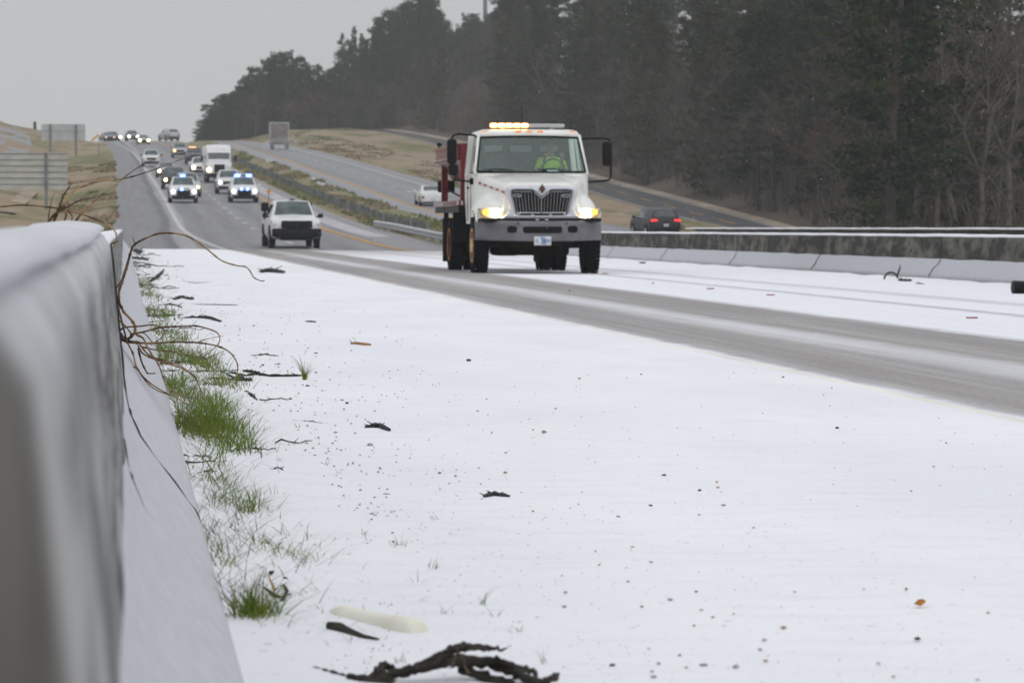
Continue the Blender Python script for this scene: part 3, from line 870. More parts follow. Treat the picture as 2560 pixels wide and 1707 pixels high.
# parapet of the twin bridge
rb2 = empty('concrete_barrier', (21.2, 0, -.06))
tag(rb2, 'far parapet of the twin bridge, a thin dark band showing above the nearer one', 'barrier')
ys2 = [-10 + 3. * i for i in range(45)]
ys2 = [y for y in ys2 if y <= 127]
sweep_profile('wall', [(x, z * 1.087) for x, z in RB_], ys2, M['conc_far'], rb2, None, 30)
sweep_profile('snow_cap', [(.225, .82), (.222, .84), (.235, .862), (.30, .875), (.38, .873), (.448, .86), (.45, .83)], [y for y in fine if y < 126], M['snow'], rb2, rcap, 180)

M['post_dark'] = mat('weathered_post', (0.15, 0.16, 0.15), .8, var=.3, scale=2)
# cable barrier in the median and the steel guardrail that runs on to the parapet
cb = empty('cable_barrier', tuple(line_at('LR', 150)))
tag(cb, 'long row of close set grey posts with steel cables along the grass median', 'barrier')
def med_point(Y, px_tbl=([520, 480, 445, 430, 400, 392], [0] * 6)):
    a = line_at('LR', Y); b = line_at('RA', Y)
    t = .36; x = lerp(a.x, b.x, t); return Vector((x, Y, ground_z(x, Y)))
org = Vector(cb.location)
posts = []
Y = 172.0
while Y < 395 and len(posts) < 100:
    posts.append(med_point(Y)); Y += 1.9 + Y * .002
for i, p in enumerate(posts):
    b = MB(); q = p - org
    b.box(q.x, q.y, q.z + .38, .17 + .04 * (i % 4), .10, .70 + .08 * math.sin(i * 2.3))
    b.build('post', M['post_dark'] if i % 4 else M['post_grey'], cb)
for h in (.45, .56, .67):
    b = MB(); b.tube([p - org + Vector((0.08, 0, h)) for p in posts], .018, 5); b.build('cable', M['post_grey'], cb)
gr = empty('guardrail', (0, 0, 0))
tag(gr, 'galvanised steel guardrail leading from the median to the dark parapet', 'guardrail')
gp = [PY(938, 553, 168), PY(985, 560, 160), PY(1040, 571, 150), PY(1100, 583, 141)] 
gp = [Vector((p.x, p.y, p.z)) for p in gp] + [Vector((14.5, 126, .62))]
WB = [(0, .17), (-.03, .155), (-.085, .11), (-.085, .06), (-.03, .02), (-.03, -.02), (-.085, -.06), (-.085, -.11), (-.03, -.155), (0, -.17), (.012, -.17), (-.015, -.14), (-.065, -.1), (-.065, -.07), (-.01, -.03), (-.01, .03), (-.065, .07), (-.065, .1), (-.015, .14), (.012, .17)]
vs, fs = [], []
for p in gp:
    for (x, z) in WB: vs.append((p.x + x * 1.3, p.y, p.z - .13 + z))
n = len(WB)
for i in range(len(gp) - 1):
    for j in range(n): a = i * n + j; b_ = i * n + (j + 1) % n; fs.append((a, b_, b_ + n, a + n))
fs.append(tuple(range(n)))
mesh_obj('rail', vs, fs, M['steel'], gr, 30)
for k in range(12):
    t = k / 11 * (len(gp) - 1); i = min(int(t), len(gp) - 2); p = gp[i].lerp(gp[i + 1], t - i)
    g = ground_z(p.x + .15, p.y)
    b = MB(); b.box(p.x + .16, p.y, (g + p.z) / 2 - .2, .15, .15, max(.4, p.z - g) + .3); b.build('post', M['post_grey'], gr)
# ------------------------------------------------------------------ vehicles
def wheel(parent, x, y, r, wd, side, rim_m, name='wheel', lugs=True, hubx=1, dish=0.03):
    """side -1: outer face towards -x"""
    t = MB(); h = wd / 2
    t.lathe_x(x, y, r, [(-h * .9, r * .62), (-h, r * .75), (-h * .92, r * .93), (-h * .7, r * .985), (-h * .3, r), (0, r * .994), (h * .3, r), (h * .7, r * .985), (h * .92, r * .93), (h, r * .75), (h * .9, r * .62)], 36)
    if lugs:
        for k in range(36):
            a = 2 * math.pi * k / 36
            for sx in (-.62, .62):
                t.box(x + sx * h, y + r * math.cos(a + sx * .08), r + r * math.sin(a + sx * .08), h * .62, .035, .03, rot=(a - math.pi / 2, 0, 0))
    w_ = t.build(name, M['rubber'], parent, 40)
    m = MB(); o = side * (h * .88)
    rr = r * .62
    m.lathe_x(x + o, y, r, [(side * -.02, rr), (side * .012, rr), (side * .012, rr * .88), (side * -dish, rr * .8), (side * -dish * .8, rr * .45), (side * .05 * hubx, rr * .36), (side * .07 * hubx, rr * .2)], 28)
    for k in range(8):
        a = 2 * math.pi * k / 8
        m.box(x + o - side * dish * .4, y + rr * .58 * math.cos(a), r + rr * .58 * math.sin(a), .05, .035, .035)
    m.build('rim', rim_m, w_, 40)
    return w_

def text_obj(name, s, size, m, parent, loc, rot=(R(90), 0, 0), ext=.002, sx=1.0):
    cu = bpy.data.curves.new('lettering', 'FONT'); cu.body = s; cu.size = size; cu.extrude = ext
    cu.align_x = 'CENTER'; cu.align_y = 'CENTER'
    o = bpy.data.objects.new('tmp', cu); C.objects.link(o)
    dg = bpy.context.evaluated_depsgraph_get()
    me = bpy.data.meshes.new_from_object(o.evaluated_get(dg))
    bpy.data.objects.remove(o); me.materials.clear(); me.materials.append(m)
    r_ = bpy.data.objects.new(name, me); C.objects.link(r_)
    r_.parent = parent; r_.location = loc; r_.rotation_euler = rot; r_.scale = (sx, 1, 1)
    return r_

class Shell:
    """a car body lofted through cross sections; st: list of (y, half profile from sill to roof centre)"""
    def __init__(s, st): s.st = st
    def mesh(s, name, m, parent, smooth=32):
        vs, fs = [], []; n = len(s.st[0][1]); row = 2 * n - 1
        for y, p in s.st:
            L = [(-x, z) for x, z in p]; Rr = [(x, z) for x, z in p[:-1]][::-1]
            for x, z in L + Rr: vs.append((x, y, z))
        for i in range(len(s.st) - 1):
            for j in range(row - 1): a = i * row + j; fs.append((a, a + 1, a + 1 + row, a + row))
            fs.append((i * row + row - 1, i * row, (i + 1) * row, (i + 1) * row + row - 1))
        fs.append(tuple(range(row - 1, -1, -1))); q = (len(s.st) - 1) * row; fs.append(tuple(range(q, q + row)))
        o = mesh_obj(name, vs, fs, m, parent, smooth)
        bm = bmesh.new(); bm.from_mesh(o.data); bmesh.ops.recalc_face_normals(bm, faces=bm.faces); bm.to_mesh(o.data); bm.free()
        return o
    def ev(s, i, v, sgn):
        y, p = s.st[int(i)]; f = i - int(i)
        def at(p, v):
            k = min(len(p) - 2, int(v)); g = v - k
            return (lerp(p[k][0], p[k + 1][0], g), lerp(p[k][1], p[k + 1][1], g))
        a = at(p, v)
        if f > 0:
            y2, p2 = s.st[int(i) + 1]; b = at(p2, v)
            return Vector((sgn * lerp(a[0], b[0], f), lerp(y, y2, f), lerp(a[1], b[1], f)))
        return Vector((sgn * a[0], y, a[1]))
    def side(s, i0, i1, v0, v1, sgn, off_=.012):
        P = [s.ev(i0, v0, sgn), s.ev(i1, v0, sgn), s.ev(i1, v1, sgn), s.ev(i0, v1, sgn)]
        nrm = (P[1] - P[0]).cross(P[3] - P[0]).normalized()
        if nrm.x * sgn < 0: nrm = -nrm
        return [p + nrm * off_ for p in P]
    def across(s, i0, i1, v, k=.94, off_=.012):
        a, c = s.ev(i0, 5, 1), s.ev(i1, 5, 1); a2, c2 = s.ev(i0, 6, 1), s.ev(i1, 6, 1)
        nrm = Vector((0, -(c.z - a.z), c.y - a.y)).normalized()
        if nrm.z < 0: nrm = -nrm
        n_ = 6; out_ = []
        for w_ in range(-n_, n_ + 1):
            t = abs(w_) / n_ * k; sg = 1 if w_ >= 0 else -1
            lo = s.ev(i0, 5, 1) * t + a2 * (1 - t) if t <= 1 else s.ev(i0, 5, 1) * t + a2 * (1 - t)
            hi = c * t + c2 * (1 - t)
            out_.append((Vector((sg * abs(lo.x), lo.y, lo.z)) + nrm * off_, Vector((sg * abs(hi.x), hi.y, hi.z)) + nrm * off_))
        return out_
def quad(name, P, m, parent):
    if isinstance(P[0], tuple):
        vs = [q for pr in P for q in pr]; fs = [(2 * i, 2 * i + 2, 2 * i + 3, 2 * i + 1) for i in range(len(P) - 1)]
        return mesh_obj(name, vs, fs, m, parent, 180)
    n = len(P); nrm = (P[1] - P[0]).cross(P[2] - P[0]).normalized() * .006
    vs = list(P) + [p - nrm for p in P]
    fs = [tuple(range(n)), tuple(range(2 * n - 1, n - 1, -1))] + [(i, i + n, (i + 1) % n + n, (i + 1) % n) for i in range(n)]
    return mesh_obj(name, vs, fs, m, parent)

def sec(y, w, zb, zs, zt, wt, crown=.03, tuck=.9):
    return (y, [(w * tuck, zb), (w * .985, zb + .12), (w, (zb + zs) / 2 + .05), (w * .975, zs), (wt, zt - .05), (wt * .9, zt), (0, zt + crown)])
CARS = {
 'suv': dict(L=4.9, st=[sec(0, .80, .38, .70, .80, .70), sec(.10, .92, .30, .86, .98, .80), sec(.35, .96, .28, .98, 1.07, .86), sec(1.25, .98, .28, 1.06, 1.15, .86), sec(2.0, .98, .28, 1.10, 1.72, .70), sec(3.9, .98, .28, 1.12, 1.74, .70), sec(4.55, .97, .30, 1.12, 1.66, .66), sec(4.78, .95, .34, 1.08, 1.14, .86), sec(4.9, .88, .40, .85, .92, .80)], ws=(3, 4), rear=(6, 7), sidew=(4.02, 6), wy=(.95, 3.85), wr=.37),
 'sedan': dict(L=4.8, st=[sec(0, .78, .36, .58, .66, .66), sec(.12, .88, .26, .70, .80, .76), sec(.4, .91, .24, .78, .88, .8), sec(1.4, .92, .22, .90, .97, .8), sec(2.15, .92, .22, .94, 1.41, .62), sec(3.2, .92, .22, .95, 1.43, .62), sec(4.0, .92, .24, .98, 1.05, .78), sec(4.65, .90, .28, .96, 1.02, .78), sec(4.8, .84, .36, .70, .78, .74)], ws=(3, 4), rear=(5, 6), sidew=(4.02, 5.2), wy=(.92, 3.75), wr=.33),
 'pickup': dict(L=5.8, st=[sec(0, .86, .50, .85, .98, .80), sec(.10, .97, .42, 1.02, 1.14, .90), sec(.4, 1.0, .38, 1.12, 1.20, .92), sec(1.45, 1.0, .38, 1.18, 1.27, .90), sec(2.1, 1.0, .38, 1.22, 1.86, .72), sec(3.5, 1.0, .38, 1.22, 1.88, .72), sec(3.72, 1.0, .38, 1.20, 1.24, .93), sec(5.65, 1.0, .40, 1.18, 1.22, .94), sec(5.8, .98, .5, 1.16, 1.2, .93)], ws=(3, 4), rear=(5, 6), sidew=(4.02, 5), wy=(1.05, 4.6), wr=.42),
}
def car(kind, paint, label, cat, name, group=None, head=None, head_r=.10, glass='glass_mid', grille_h=.26, bumper=None, tail='tail_off', head_sides=(-1, 1), grille=True, mirrors=True, hx=.76):
    k = CARS[kind]; root = empty(name); tag(root, label, cat, group)
    sh = Shell(k['st']); pm = M[paint]
    sh.mesh('body', pm, root)
    quad('windscreen', sh.across(k['ws'][0] + .06, k['ws'][1] - .04, 5, .97), M[glass], root)
    quad('rear_window', sh.across(k['rear'][0] + .08, k['rear'][1] - .15, 5, .92), M['glass_dark'], root)
    for s in (-1, 1):
        quad('side_window', sh.side(k['sidew'][0], k['sidew'][1] - .05, 3.08, 3.86, s), M['glass_dark'], root)
        for wy in k['wy']:
            b = MB(); b.lathe_x(s * .90 * (k['st'][3][1][2][0] / .98), wy, k['wr'] + .02, [(-.12, k['wr'] * 1.14), (.085 + .0, k['wr'] * 1.14)], 24)
            b.build('wheel_arch', M['black'], root)  # black disc outside the body, its colour stands for the arch shade
            wheel(root, s * (k['st'][3][1][2][0] - .10), wy, k['wr'], .24, s, M['silver'], lugs=False)
        if mirrors:
            b = MB(); b.box(s * (k['st'][3][1][2][0] + .13), k['st'][3][0] + .35, k['st'][3][1][3][1] + .10, .22, .12, .17, bev=.04)
            b.box(s * (k['st'][3][1][2][0] + .0), k['st'][3][0] + .36, k['st'][3][1][3][1] + .06, .14, .06, .05)
            b.build('wing_mirror', M['black'] if kind == 'pickup' else pm, root)
    z0 = k['st'][1][1][3][1]
    w0 = k['st'][1][1][2][0]
    if grille:
        b = MB(); b.box(0, .045, z0 - .10 - grille_h / 2 + .10, w0 * 1.05, .13, grille_h, bev=.03)
        for i in range(3): b.box(0, -.028, z0 - grille_h + .06 + i * grille_h * .32, w0 * .98, .02, .02)
        b.build('grille', M['black'], root)
    b = MB(); zb = k['st'][1][1][0][1]
    b.box(0, .05, zb + .11, w0 * 1.82, .20, .20, bev=.05)
    b.build('bumper', M[bumper] if bumper else M['black'], root)
    b = MB(); b.box(0, k['L'] - .03, zb + .16, w0 * 1.8, .16, .22, bev=.05); b.build('bumper', M['black'] if bumper or kind != 'sedan' else pm, root)
    b = MB(); b.box(0, k['L'] / 2, zb - .02, w0 * 1.5, k['L'] * .86, .12); b.build('chassis', M['under'], root)
    for s in (-1, 1):
        hz = z0 - .09
        b = MB(); b.box(s * w0 * .80, .075, hz, .30, .14, .16, bev=.05); hl = b.build('headlight', M['lens'], root)
        if head and s in head_sides:
            b = MB(); b.lathe_x(0, 0, 0, [(-.03, head_r * .9), (0, head_r), (.02, head_r * .95), (.03, head_r * .7)], 20)
            o = b.build('lamp', M[head], hl)
            o.rotation_euler = (0, 0, R(-90)); o.location = (s * w0 * hx, -.02, hz)
        b = MB(); b.box(s * w0 * .86, k['L'] - .04, z0 - .05 if kind == 'sedan' else z0 + .0, .2 if kind != 'pickup' else .14, .16, .17 if kind == 'sedan' else .3, bev=.03)
        b.build('tail_light', M[tail], root)
    b = MB(); b.box(0, k['L'] + .055, zb + .22 if kind != 'suv' else z0 - .12, .32, .015, .16); b.build('number_plate', M['plate'], root)
    return root
def place(root, px, Y, carr='L', away=False, z=None, yaw=None, scale=None, dz=0):
    """put the near face of a vehicle at distance Y, centred on a column of the photograph"""
    p = PY(px, 500, Y); x = p.x
    key = 'L2' if carr == 'L' else 'RY'
    a, b = line_at(key, Y), line_at(key, Y + 6)
    tx = (b.x - a.x) / 6
    g0 = ground_z(x, Y) if Y >= Y0 else deck_z(x); g1 = ground_z(x + tx * 5, Y + 5) if Y + 5 >= Y0 else g0
    pitch = math.atan2(g1 - g0, 5)
    yw = -math.atan(tx) if yaw is None else yaw
    root.location = (x, Y, g0 + .02 + dz)
    if away:
        # the model faces -y; turn it round so that its tail is at Y
        d = Vector((math.sin(-yw), math.cos(yw), 0)).normalized()
        L = root['L']; root.location = (x - math.sin(yw) * L, Y + math.cos(yw) * L, g0 + .02 + dz + math.tan(pitch) * L)
        root.rotation_euler = Euler((-pitch, 0, yw + math.pi))
    else: root.rotation_euler = Euler((pitch, 0, yw))
    del_keys = [k for k in ('L',) if k in root.keys()]
    for k in del_keys: del root[k]
    if scale: root.scale = (scale, scale, scale)
    return root

# patrol cars --------------------------------------------------------------
def light_bar(root, cells, z=1.80, y=2.55, half=.55):
    b = MB(); b.box(0, y, z, half * 2.1, .30, .07, bev=.03); b.box(-.3, y, z - .05, .06, .2, .06); b.box(.3, y, z - .05, .06, .2, .06)
    lb = b.build('light_bar', M['black'], root)
    for x, wd, m in cells:
        b = MB(); hh = .27 if m == 'blue_halo' else .11; b.box(x, y - (.12 if m == 'blue_halo' else .16), z + .01, wd, .09, hh, bev=.03); b.build('beacon', M[m], lb)  # blue box made oversized round the core to mimic its halo
def patrol(label, cells, gr_x, px, Y):
    r_ = car('suv', 'white', label, 'police car', 'patrol_car', 'patrol cars with blue lights side by side', head='head_white', head_r=.125, hx=.80, grille_h=.36, bumper='black')
    light_bar(r_, cells)
    b = MB(); b.tube([(-.34, -.12, .40), (-.36, -.14, .98), (.36, -.14, .98), (.34, -.12, .40)], .035, 8); b.tube([(-.36, -.14, .7), (.36, -.14, .7)], .025, 6)
    b.build('push_bar', M['black'], r_)
    for x in gr_x:
        b = MB(); b.lathe_x(0, 0, 0, [(-.02, .075), (.02, .085), (.04, .06)], 16); o = b.build('beacon', M['blue_core'], r_)
        o.rotation_euler = (0, 0, R(-90)); o.location = (x, -.19, .93)
        b = MB(); b.lathe_x(0, 0, 0, [(-.02, .09), (.012, .115)], 16); o = b.build('beacon', M['blue_halo'], r_)
        o.rotation_euler = (0, 0, R(-90)); o.location = (x, -.165, .93)
    place(r_, px, Y)
    return r_
patrol('white patrol car in the left lane, a single blue beacon lit in its roof bar', [(-.02, .18, 'blue_core'), (-.02, .42, 'blue_halo')], (-.12,), 459, 228)
patrol('white patrol car in the right lane, two blue beacons lit in its roof bar', [(-.40, .26, 'blue_core'), (.40, .26, 'blue_core'), (-.40, .46, 'blue_halo'), (.40, .46, 'blue_halo')], (-.2, .22), 611, 229)

# white pickup leading -------------------------------------------------------
r_ = car('pickup', 'white', 'leading white pickup with black grille, push bumper and black toolbox, just reaching the bridge', 'pickup', 'pickup_truck', grille_h=.40, bumper='black', hx=.8, glass='glass_mid')
b = MB()
b.box(0, -.10, .62, 1.98, .28, .34, bev=.06); b.box(0, -.16, .95, 1.25, .10, .30, bev=.04)
for x in (-.45, 0, .45): b.box(x, -.2, .86, .07, .08, .5, bev=.02)
b.box(0, .1, .42, 1.3, .4, .22, bev=.05)
b.build('push_bumper', M['black'], r_)
b = MB(); b.box(-.98, 3.95, 1.62, .30, .40, .36, bev=.04); b.box(-.98, 3.95, 1.30, .10, .2, .4)
b.build('toolbox', M['black'], r_)
b = MB(); b.box(.95, 4.4, 1.45, .10, .3, .7, bev=.03); b.build('bed_post', M['black'], r_)
b = MB(); b.box(0, 2.2, 1.93, .22, .16, .06, bev=.02); b.build('roof_marker', M['black'], r_)
place(r_, 741, 132)
# delineator beside it
p = hit(672, 508)
dl = empty('delineator', (p.x, p.y, ground_z(p.x, p.y))); tag(dl, 'small round amber reflector on a thin post behind the leading white pickup', 'marker post')
b = MB(); b.box(0, 0, .4, .07, .05, .9); b.build('post', M['post_grey'], dl)
b = MB(); b.lathe_x(0, 0, 0, [(-.02, .15), (.02, .15)], 18); o = b.build('reflector', M['sign_yellow'], dl); o.rotation_euler = (0, 0, R(90)); o.location = (0, -.05, .80)

# queue behind ---------------------------------------------------------------
place(car('suv', 'silver', 'grey sport utility directly behind the single beacon patrol car, one warm headlamp showing', 'car', 'sport_utility', head='head_warm', head_sides=(1,), head_r=.12, hx=.84), 470, 246, dz=.0)
place(car('suv', 'dark', 'dark blue grey sport utility half hidden behind the left patrol car, right hand headlamp lit', 'car', 'sport_utility', head='head_warm', head_sides=(-1,), head_r=.13), 436, 272)
place(car('sedan', 'silver', 'pale silver sedan in the left lane, warm headlamp glowing below the vine', 'car', 'sedan', head='head_warm', head_sides=(-1,), head_r=.15), 416, 320)
place(car('pickup', 'white', 'white pickup without lights following the silver sedan in the left lane', 'pickup', 'pickup_truck', bumper='black'), 379, 372)
place(car('pickup', 'silver', 'light grey pickup with one orange lamp lit near the centre line', 'pickup', 'pickup_truck', head='head_orange', head_sides=(-1,), head_r=.16, bumper='black'), 451, 428)
r_ = car('pickup', 'navy', 'dark blue pickup with small orange lamps behind the white utility', 'pickup', 'pickup_truck', glass='glass_dark')
b = MB(); [b.box(x, 1.9, 1.95, .16, .08, .08) for x in (-.5, -.2, .1)]; b.build('roof_marker', M['head_orange'], r_)
place(r_, 487, 388)
place(car('suv', 'white', 'white sport utility beside the large cab, one bright warm headlamp', 'car', 'sport_utility', head='head_warm', head_sides=(-1,), head_r=.17), 502, 330)
place(car('pickup', 'white', 'white pickup in front of the large cab, greenish white headlamp lit', 'pickup', 'pickup_truck', head='head_white', head_sides=(-1,), head_r=.13, bumper='black'), 573, 256, scale=.95)
# crest traffic
place(car('suv', 'grey', 'grey sport utility on the crest with two white headlamps', 'car', 'sport_utility', head='head_white', head_r=.22), 334, 548, yaw=.1)
place(car('sedan', 'silver', 'silver sedan on the crest with a pair of warm headlamps', 'car', 'sedan', head='head_warm', head_r=.22), 361, 520)
place(car('suv', 'grey', 'grey sport utility on the crest showing a single warm headlamp', 'car', 'sport_utility', head='head_warm', head_sides=(1,), head_r=.22, hx=.95), 289, 562, yaw=.25)
place(car('sedan', 'grey', 'dim sedan first over the crest, its lamps a faint orange', 'car', 'sedan', head='head_dim', head_r=.16), 276, 553, yaw=.2)

# large white cab with box roof ----------------------------------------------
def big_cab():
    root = empty('box_truck'); tag(root, 'large white conventional lorry with tall cab roof in the queue', 'truck')
    sh = Shell([sec(0, .80, .75, 1.25, 1.45, .70), sec(.12, 1.0, .65, 1.4, 1.68, .76), sec(.5, 1.12, .6, 1.5, 1.78, .80), sec(1.7, 1.18, .6, 1.75, 1.98, .95), sec(2.1, 1.2, .6, 1.95, 2.72, 1.08, .02), sec(2.5, 1.2, .6, 2.0, 3.10, 1.08, .05), sec(3.0, 1.22, .6, 2.2, 3.30, 1.10, .06), sec(4.6, 1.22, .6, 2.2, 3.34, 1.12, .06)])
    sh.mesh('cab', M['white'], root)
    quad('windscreen', sh.across(3.12, 3.9, 5, 1.05), M['glass_dark'], root)
    for s in (-1, 1):
        quad('side_window', sh.side(4.1, 5.9, 3.05, 3.4, s), M['glass_dark'], root)
        b = MB(); b.box(s * 1.52, 1.7, 2.15, .20, .14, .5, bev=.04); b.tube([(s * 1.2, 1.9, 2.3), (s * 1.5, 1.75, 2.3)], .03, 6); b.build('wing_mirror', M['black'], root)
        b = MB(); b.box(s * .95, .10, 1.15, .32, .2, .26, bev=.05); hl = b.build('headlight', M['lens'], root)
        wheel(root, s * 1.02, 1.25, .50, .30, s, M['silver'], lugs=False)
        wheel(root, s * .98, 5.2, .50, .5, s, M['silver'], lugs=False)
        if s < 0:
            b = MB(); b.lathe_x(0, 0, 0, [(-.03, .17), (0, .19), (.03, .14)], 20); o = b.build('lamp', M['head_warm'], hl)
            o.rotation_euler = (0, 0, R(-90)); o.location = (s * .95, -.04, 1.15)
    b = MB(); b.box(0, .03, 1.28, .95, .16, .75, bev=.05)
    for i in range(6): b.box(0, -.07, 1.0 + i * .11, .88, .03, .03)
    b.build('grille', M['black'], root)
    b = MB(); b.box(0, -.02, .66, 2.2, .3, .38, bev=.07); b.build('bumper', M['under'], root)
    b = MB(); b.box(0, 4, .62, 2.1, 6.5, .3); b.box(-.95, 2.6, .8, .5, 1.6, .6, bev=.08); b.build('chassis', M['under'], root)
    b = MB(); [b.box(x, 2.36, 2.98, .12, .10, .05) for x in (-.35, 0, .35)]; b.build('roof_marker', M['amber'], root)
    b = MB(); b.box(0, 8.0, 1.98, 2.46, 6.0, 2.3, bev=.10); b.build('cargo_box', M['white'], root)
    return root
place(big_cab(), 549, 296)

# going away -----------------------------------------------------------------
r_ = car('sedan', 'white', 'white sedan driving away on the far carriageway, half behind the red spreader', 'car', 'sedan', glass='glass_dark'); r_['L'] = 4.8
place(r_, 1083, 241, 'R', True, yaw=.02)
r_ = car('suv', 'dark', 'black sport utility with red tail lamps lit beyond the dark parapet', 'car', 'sport_utility', tail='tail', glass='glass_dark')
for ch in list(r_.children):
    if ch.name.startswith('tail_light'): bpy.data.objects.remove(ch)
for s in (-1, 1):
    b = MB(); b.box(s * .72, 4.80, 1.02, .40, .14, .13, bev=.04); b.build('tail_light', M['tail'], r_)
r_['L'] = 4.9
place(r_, 1665, 196, 'R', True, yaw=.12)
r_.location.z = PY(1665, 523, 196).z - 1.76 + .05 + (r_.location.z - ground_z(PY(1665, 500, 196).x, 196) - .02)
def box_trailer():
    root = empty('semi_trailer'); tag(root, 'grey brown box trailer seen from behind on the far carriageway, raising spray', 'truck')
    b = MB(); b.box(0, 4.0, 2.25, 2.5, 8.0, 2.5, bev=.04); b.build('cargo_box', M['grey'], root)
    b = MB(); b.box(0, 8.03, 2.3, 2.3, .06, 2.3, bev=.02); d = b.build('door', M['brown_truck'], root)
    b = MB(); b.box(0, 8.09, 2.3, .05, .05, 2.3); b.box(-.6, 8.09, 2.3, .04, .05, 2.2); b.box(.6, 8.09, 2.3, .04, .05, 2.2); b.build('locking_bar', M['post_grey'], d)
    b = MB(); b.box(0, 8.02, 3.5, 2.5, .06, .14); b.box(-1.2, 8.02, 2.25, .1, .06, 2.4); b.box(1.2, 8.02, 2.25, .1, .06, 2.4); b.build('frame', M['sign_far'], root)
    b = MB(); b.box(0, 7.8, .72, 2.3, .2, .16); b.box(0, 4, .8, 1.2, 7.6, .3); b.build('chassis', M['under'], root)
    for s in (-1, 1):
        b = MB(); b.box(s * .95, 8.08, .98, .2, .06, .12); b.build('tail_light', M['tail_dim'], root)
        wheel(root, s * .98, 7.0, .5, .5, s, M['silver'], lugs=False)
        b = MB(); b.box(s * .95, 7.6, .5, .55, .03, .6); b.build('mud_flap', M['black'], root)
    root['L'] = 8.1
    return root
trl = place(box_trailer(), 699, 430, 'R', True, yaw=-.03)
r_ = car('suv', 'silver', 'grey van disappearing over the crest ahead of the box trailer', 'car', 'van', mirrors=False); r_['L'] = 4.9
p_ = PY(432, 351, 555)
place(r_, 432, 555, 'R', True, yaw=.3); 
r_.scale = (1.15, 1.15, 1.15); r_.location.z = p_.z

# ------------------------------------------------------------------ the spreader truck
TX, TY, TZ = 7.84, 61.5, -.055
T = empty('spreader_truck', (TX, TY, TZ))
tag(T, 'white highway truck with red salt spreader, amber roof beacons and lit headlamps', 'truck')
# bonnet -----------------------------------------------------------------
def bonnet_z(x, y):
    ax = abs(x)
    H = interp(y, [0, .12, .35, .9, 1.55, 2.0], [1.62, 1.675, 1.745, 1.845, 1.945, 1.95])
    wH = interp(y, [0, .3, .7, 1.1, 1.55], [.68, .74, .84, .95, 1.06])
    hood = H - .04 * (ax / wH) ** 2 - 1.2 * sstep(wH - .04, wH + .20, ax) + .018 * math.exp(-((ax - .52) / .12) ** 2)
    Ft = interp(y, [0, .12, .25, .45, .75, 1.1, 1.45, 1.6], [1.22, 1.27, 1.37, 1.465, 1.535, 1.55, 1.52, 1.48])
    fen = Ft - .33 * max(0, (ax - .84) / .35) ** 2.6 - .16 * max(0, (.9 - ax)) 
    k = .035
    m_ = max(hood, fen)
    return m_ + k * math.log(math.exp((hood - m_) / k) + math.exp((fen - m_) / k)) - k * .15
vs, fs = [], []
NX, NY = 56, 26
def plan(x): return .10 + .30 * (abs(x) / 1.18) ** 3.2
for j in range(NY + 1):
    for i in range(NX + 1):
        x = lerp(-1.18, 1.18, i / NX); y = lerp(plan(x), 1.56, j / NY)
        vs.append((x, y, bonnet_z(x, y - plan(x) * .6)))
for j in range(NY):
    for i in range(NX): a = j * (NX + 1) + i; fs.append((a, a + 1, a + NX + 2, a + NX + 1))
# front skirt
k = len(vs); NS = 8
for s in range(1, NS + 1):
    for i in range(NX + 1):
        x = lerp(-1.18, 1.18, i / NX); zt = vs[i][2]; t = s / NS
        vs.append((x, plan(x) - .035 * math.sin(t * math.pi * .8), lerp(zt, 1.045, t)))
for s in range(NS):
    for i in range(NX):
        a = (i if s == 0 else k + (s - 1) * (NX + 1) + i); b_ = k + s * (NX + 1) + i
        fs.append((a, b_, b_ + 1, a + 1))
# outer flanks with the wheel opening
for sgn in (-1, 1):
    col = 0 if sgn < 0 else NX
    k = len(vs)
    for j in range(NY + 1):
        x, y, z = vs[j * (NX + 1) + col]
        low = 1.045 if y < .45 else (max(1.0, .54 + math.sqrt(max(0, .66 ** 2 - (y - 1.1) ** 2))) if y < 1.7 else 1.0)
        vs.append((x + sgn * .012, y, min(z - .02, low)))
    for j in range(NY):
        a = j * (NX + 1) + col; b_ = (j + 1) * (NX + 1) + col
        fs.append((a, b_, k + j + 1, k + j))
o = mesh_obj('bonnet', vs, fs, M['truck_white'], T, 60)
bm = bmesh.new(); bm.from_mesh(o.data); bmesh.ops.recalc_face_normals(bm, faces=bm.faces); bm.to_mesh(o.data); bm.free()
bonnet = o
# red and white reflective tape along the bonnet flank
M['red_tape'] = mat('red_reflective', (.38, .03, .03), .4)
M['white_tape'] = mat('white_reflective', (.6, .6, .6), .4)
for sgn in (-1,):
    parts_ = ([], [], []), ([], [], [])
    for q in range(9):
        vs = []
        for e_ in range(5):
            y = 1.52 - (q + e_ / 4 * .94) * .155
            wH = interp(y, [0, .3, .7, 1.1, 1.55], [.68, .74, .84, .95, 1.06])
            zt_ = lerp(1.53, 1.735, (y - .1) / 1.4)
            for dz_ in (.02, -.02):
                ax_ = wH - .03
                while ax_ < 1.19 and bonnet_z(ax_, y - plan(ax_) * .6) > zt_ + dz_: ax_ += .004
                vs.append((sgn * (ax_ + .014), y, zt_ + dz_ + .004))
        fs = [(2 * i, 2 * i + 1, 2 * i + 3, 2 * i + 2) for i in range(4)]
        mesh_obj('reflective_tape', vs, fs, M['red_tape'] if q % 2 == 0 else M['white_tape'], bonnet)
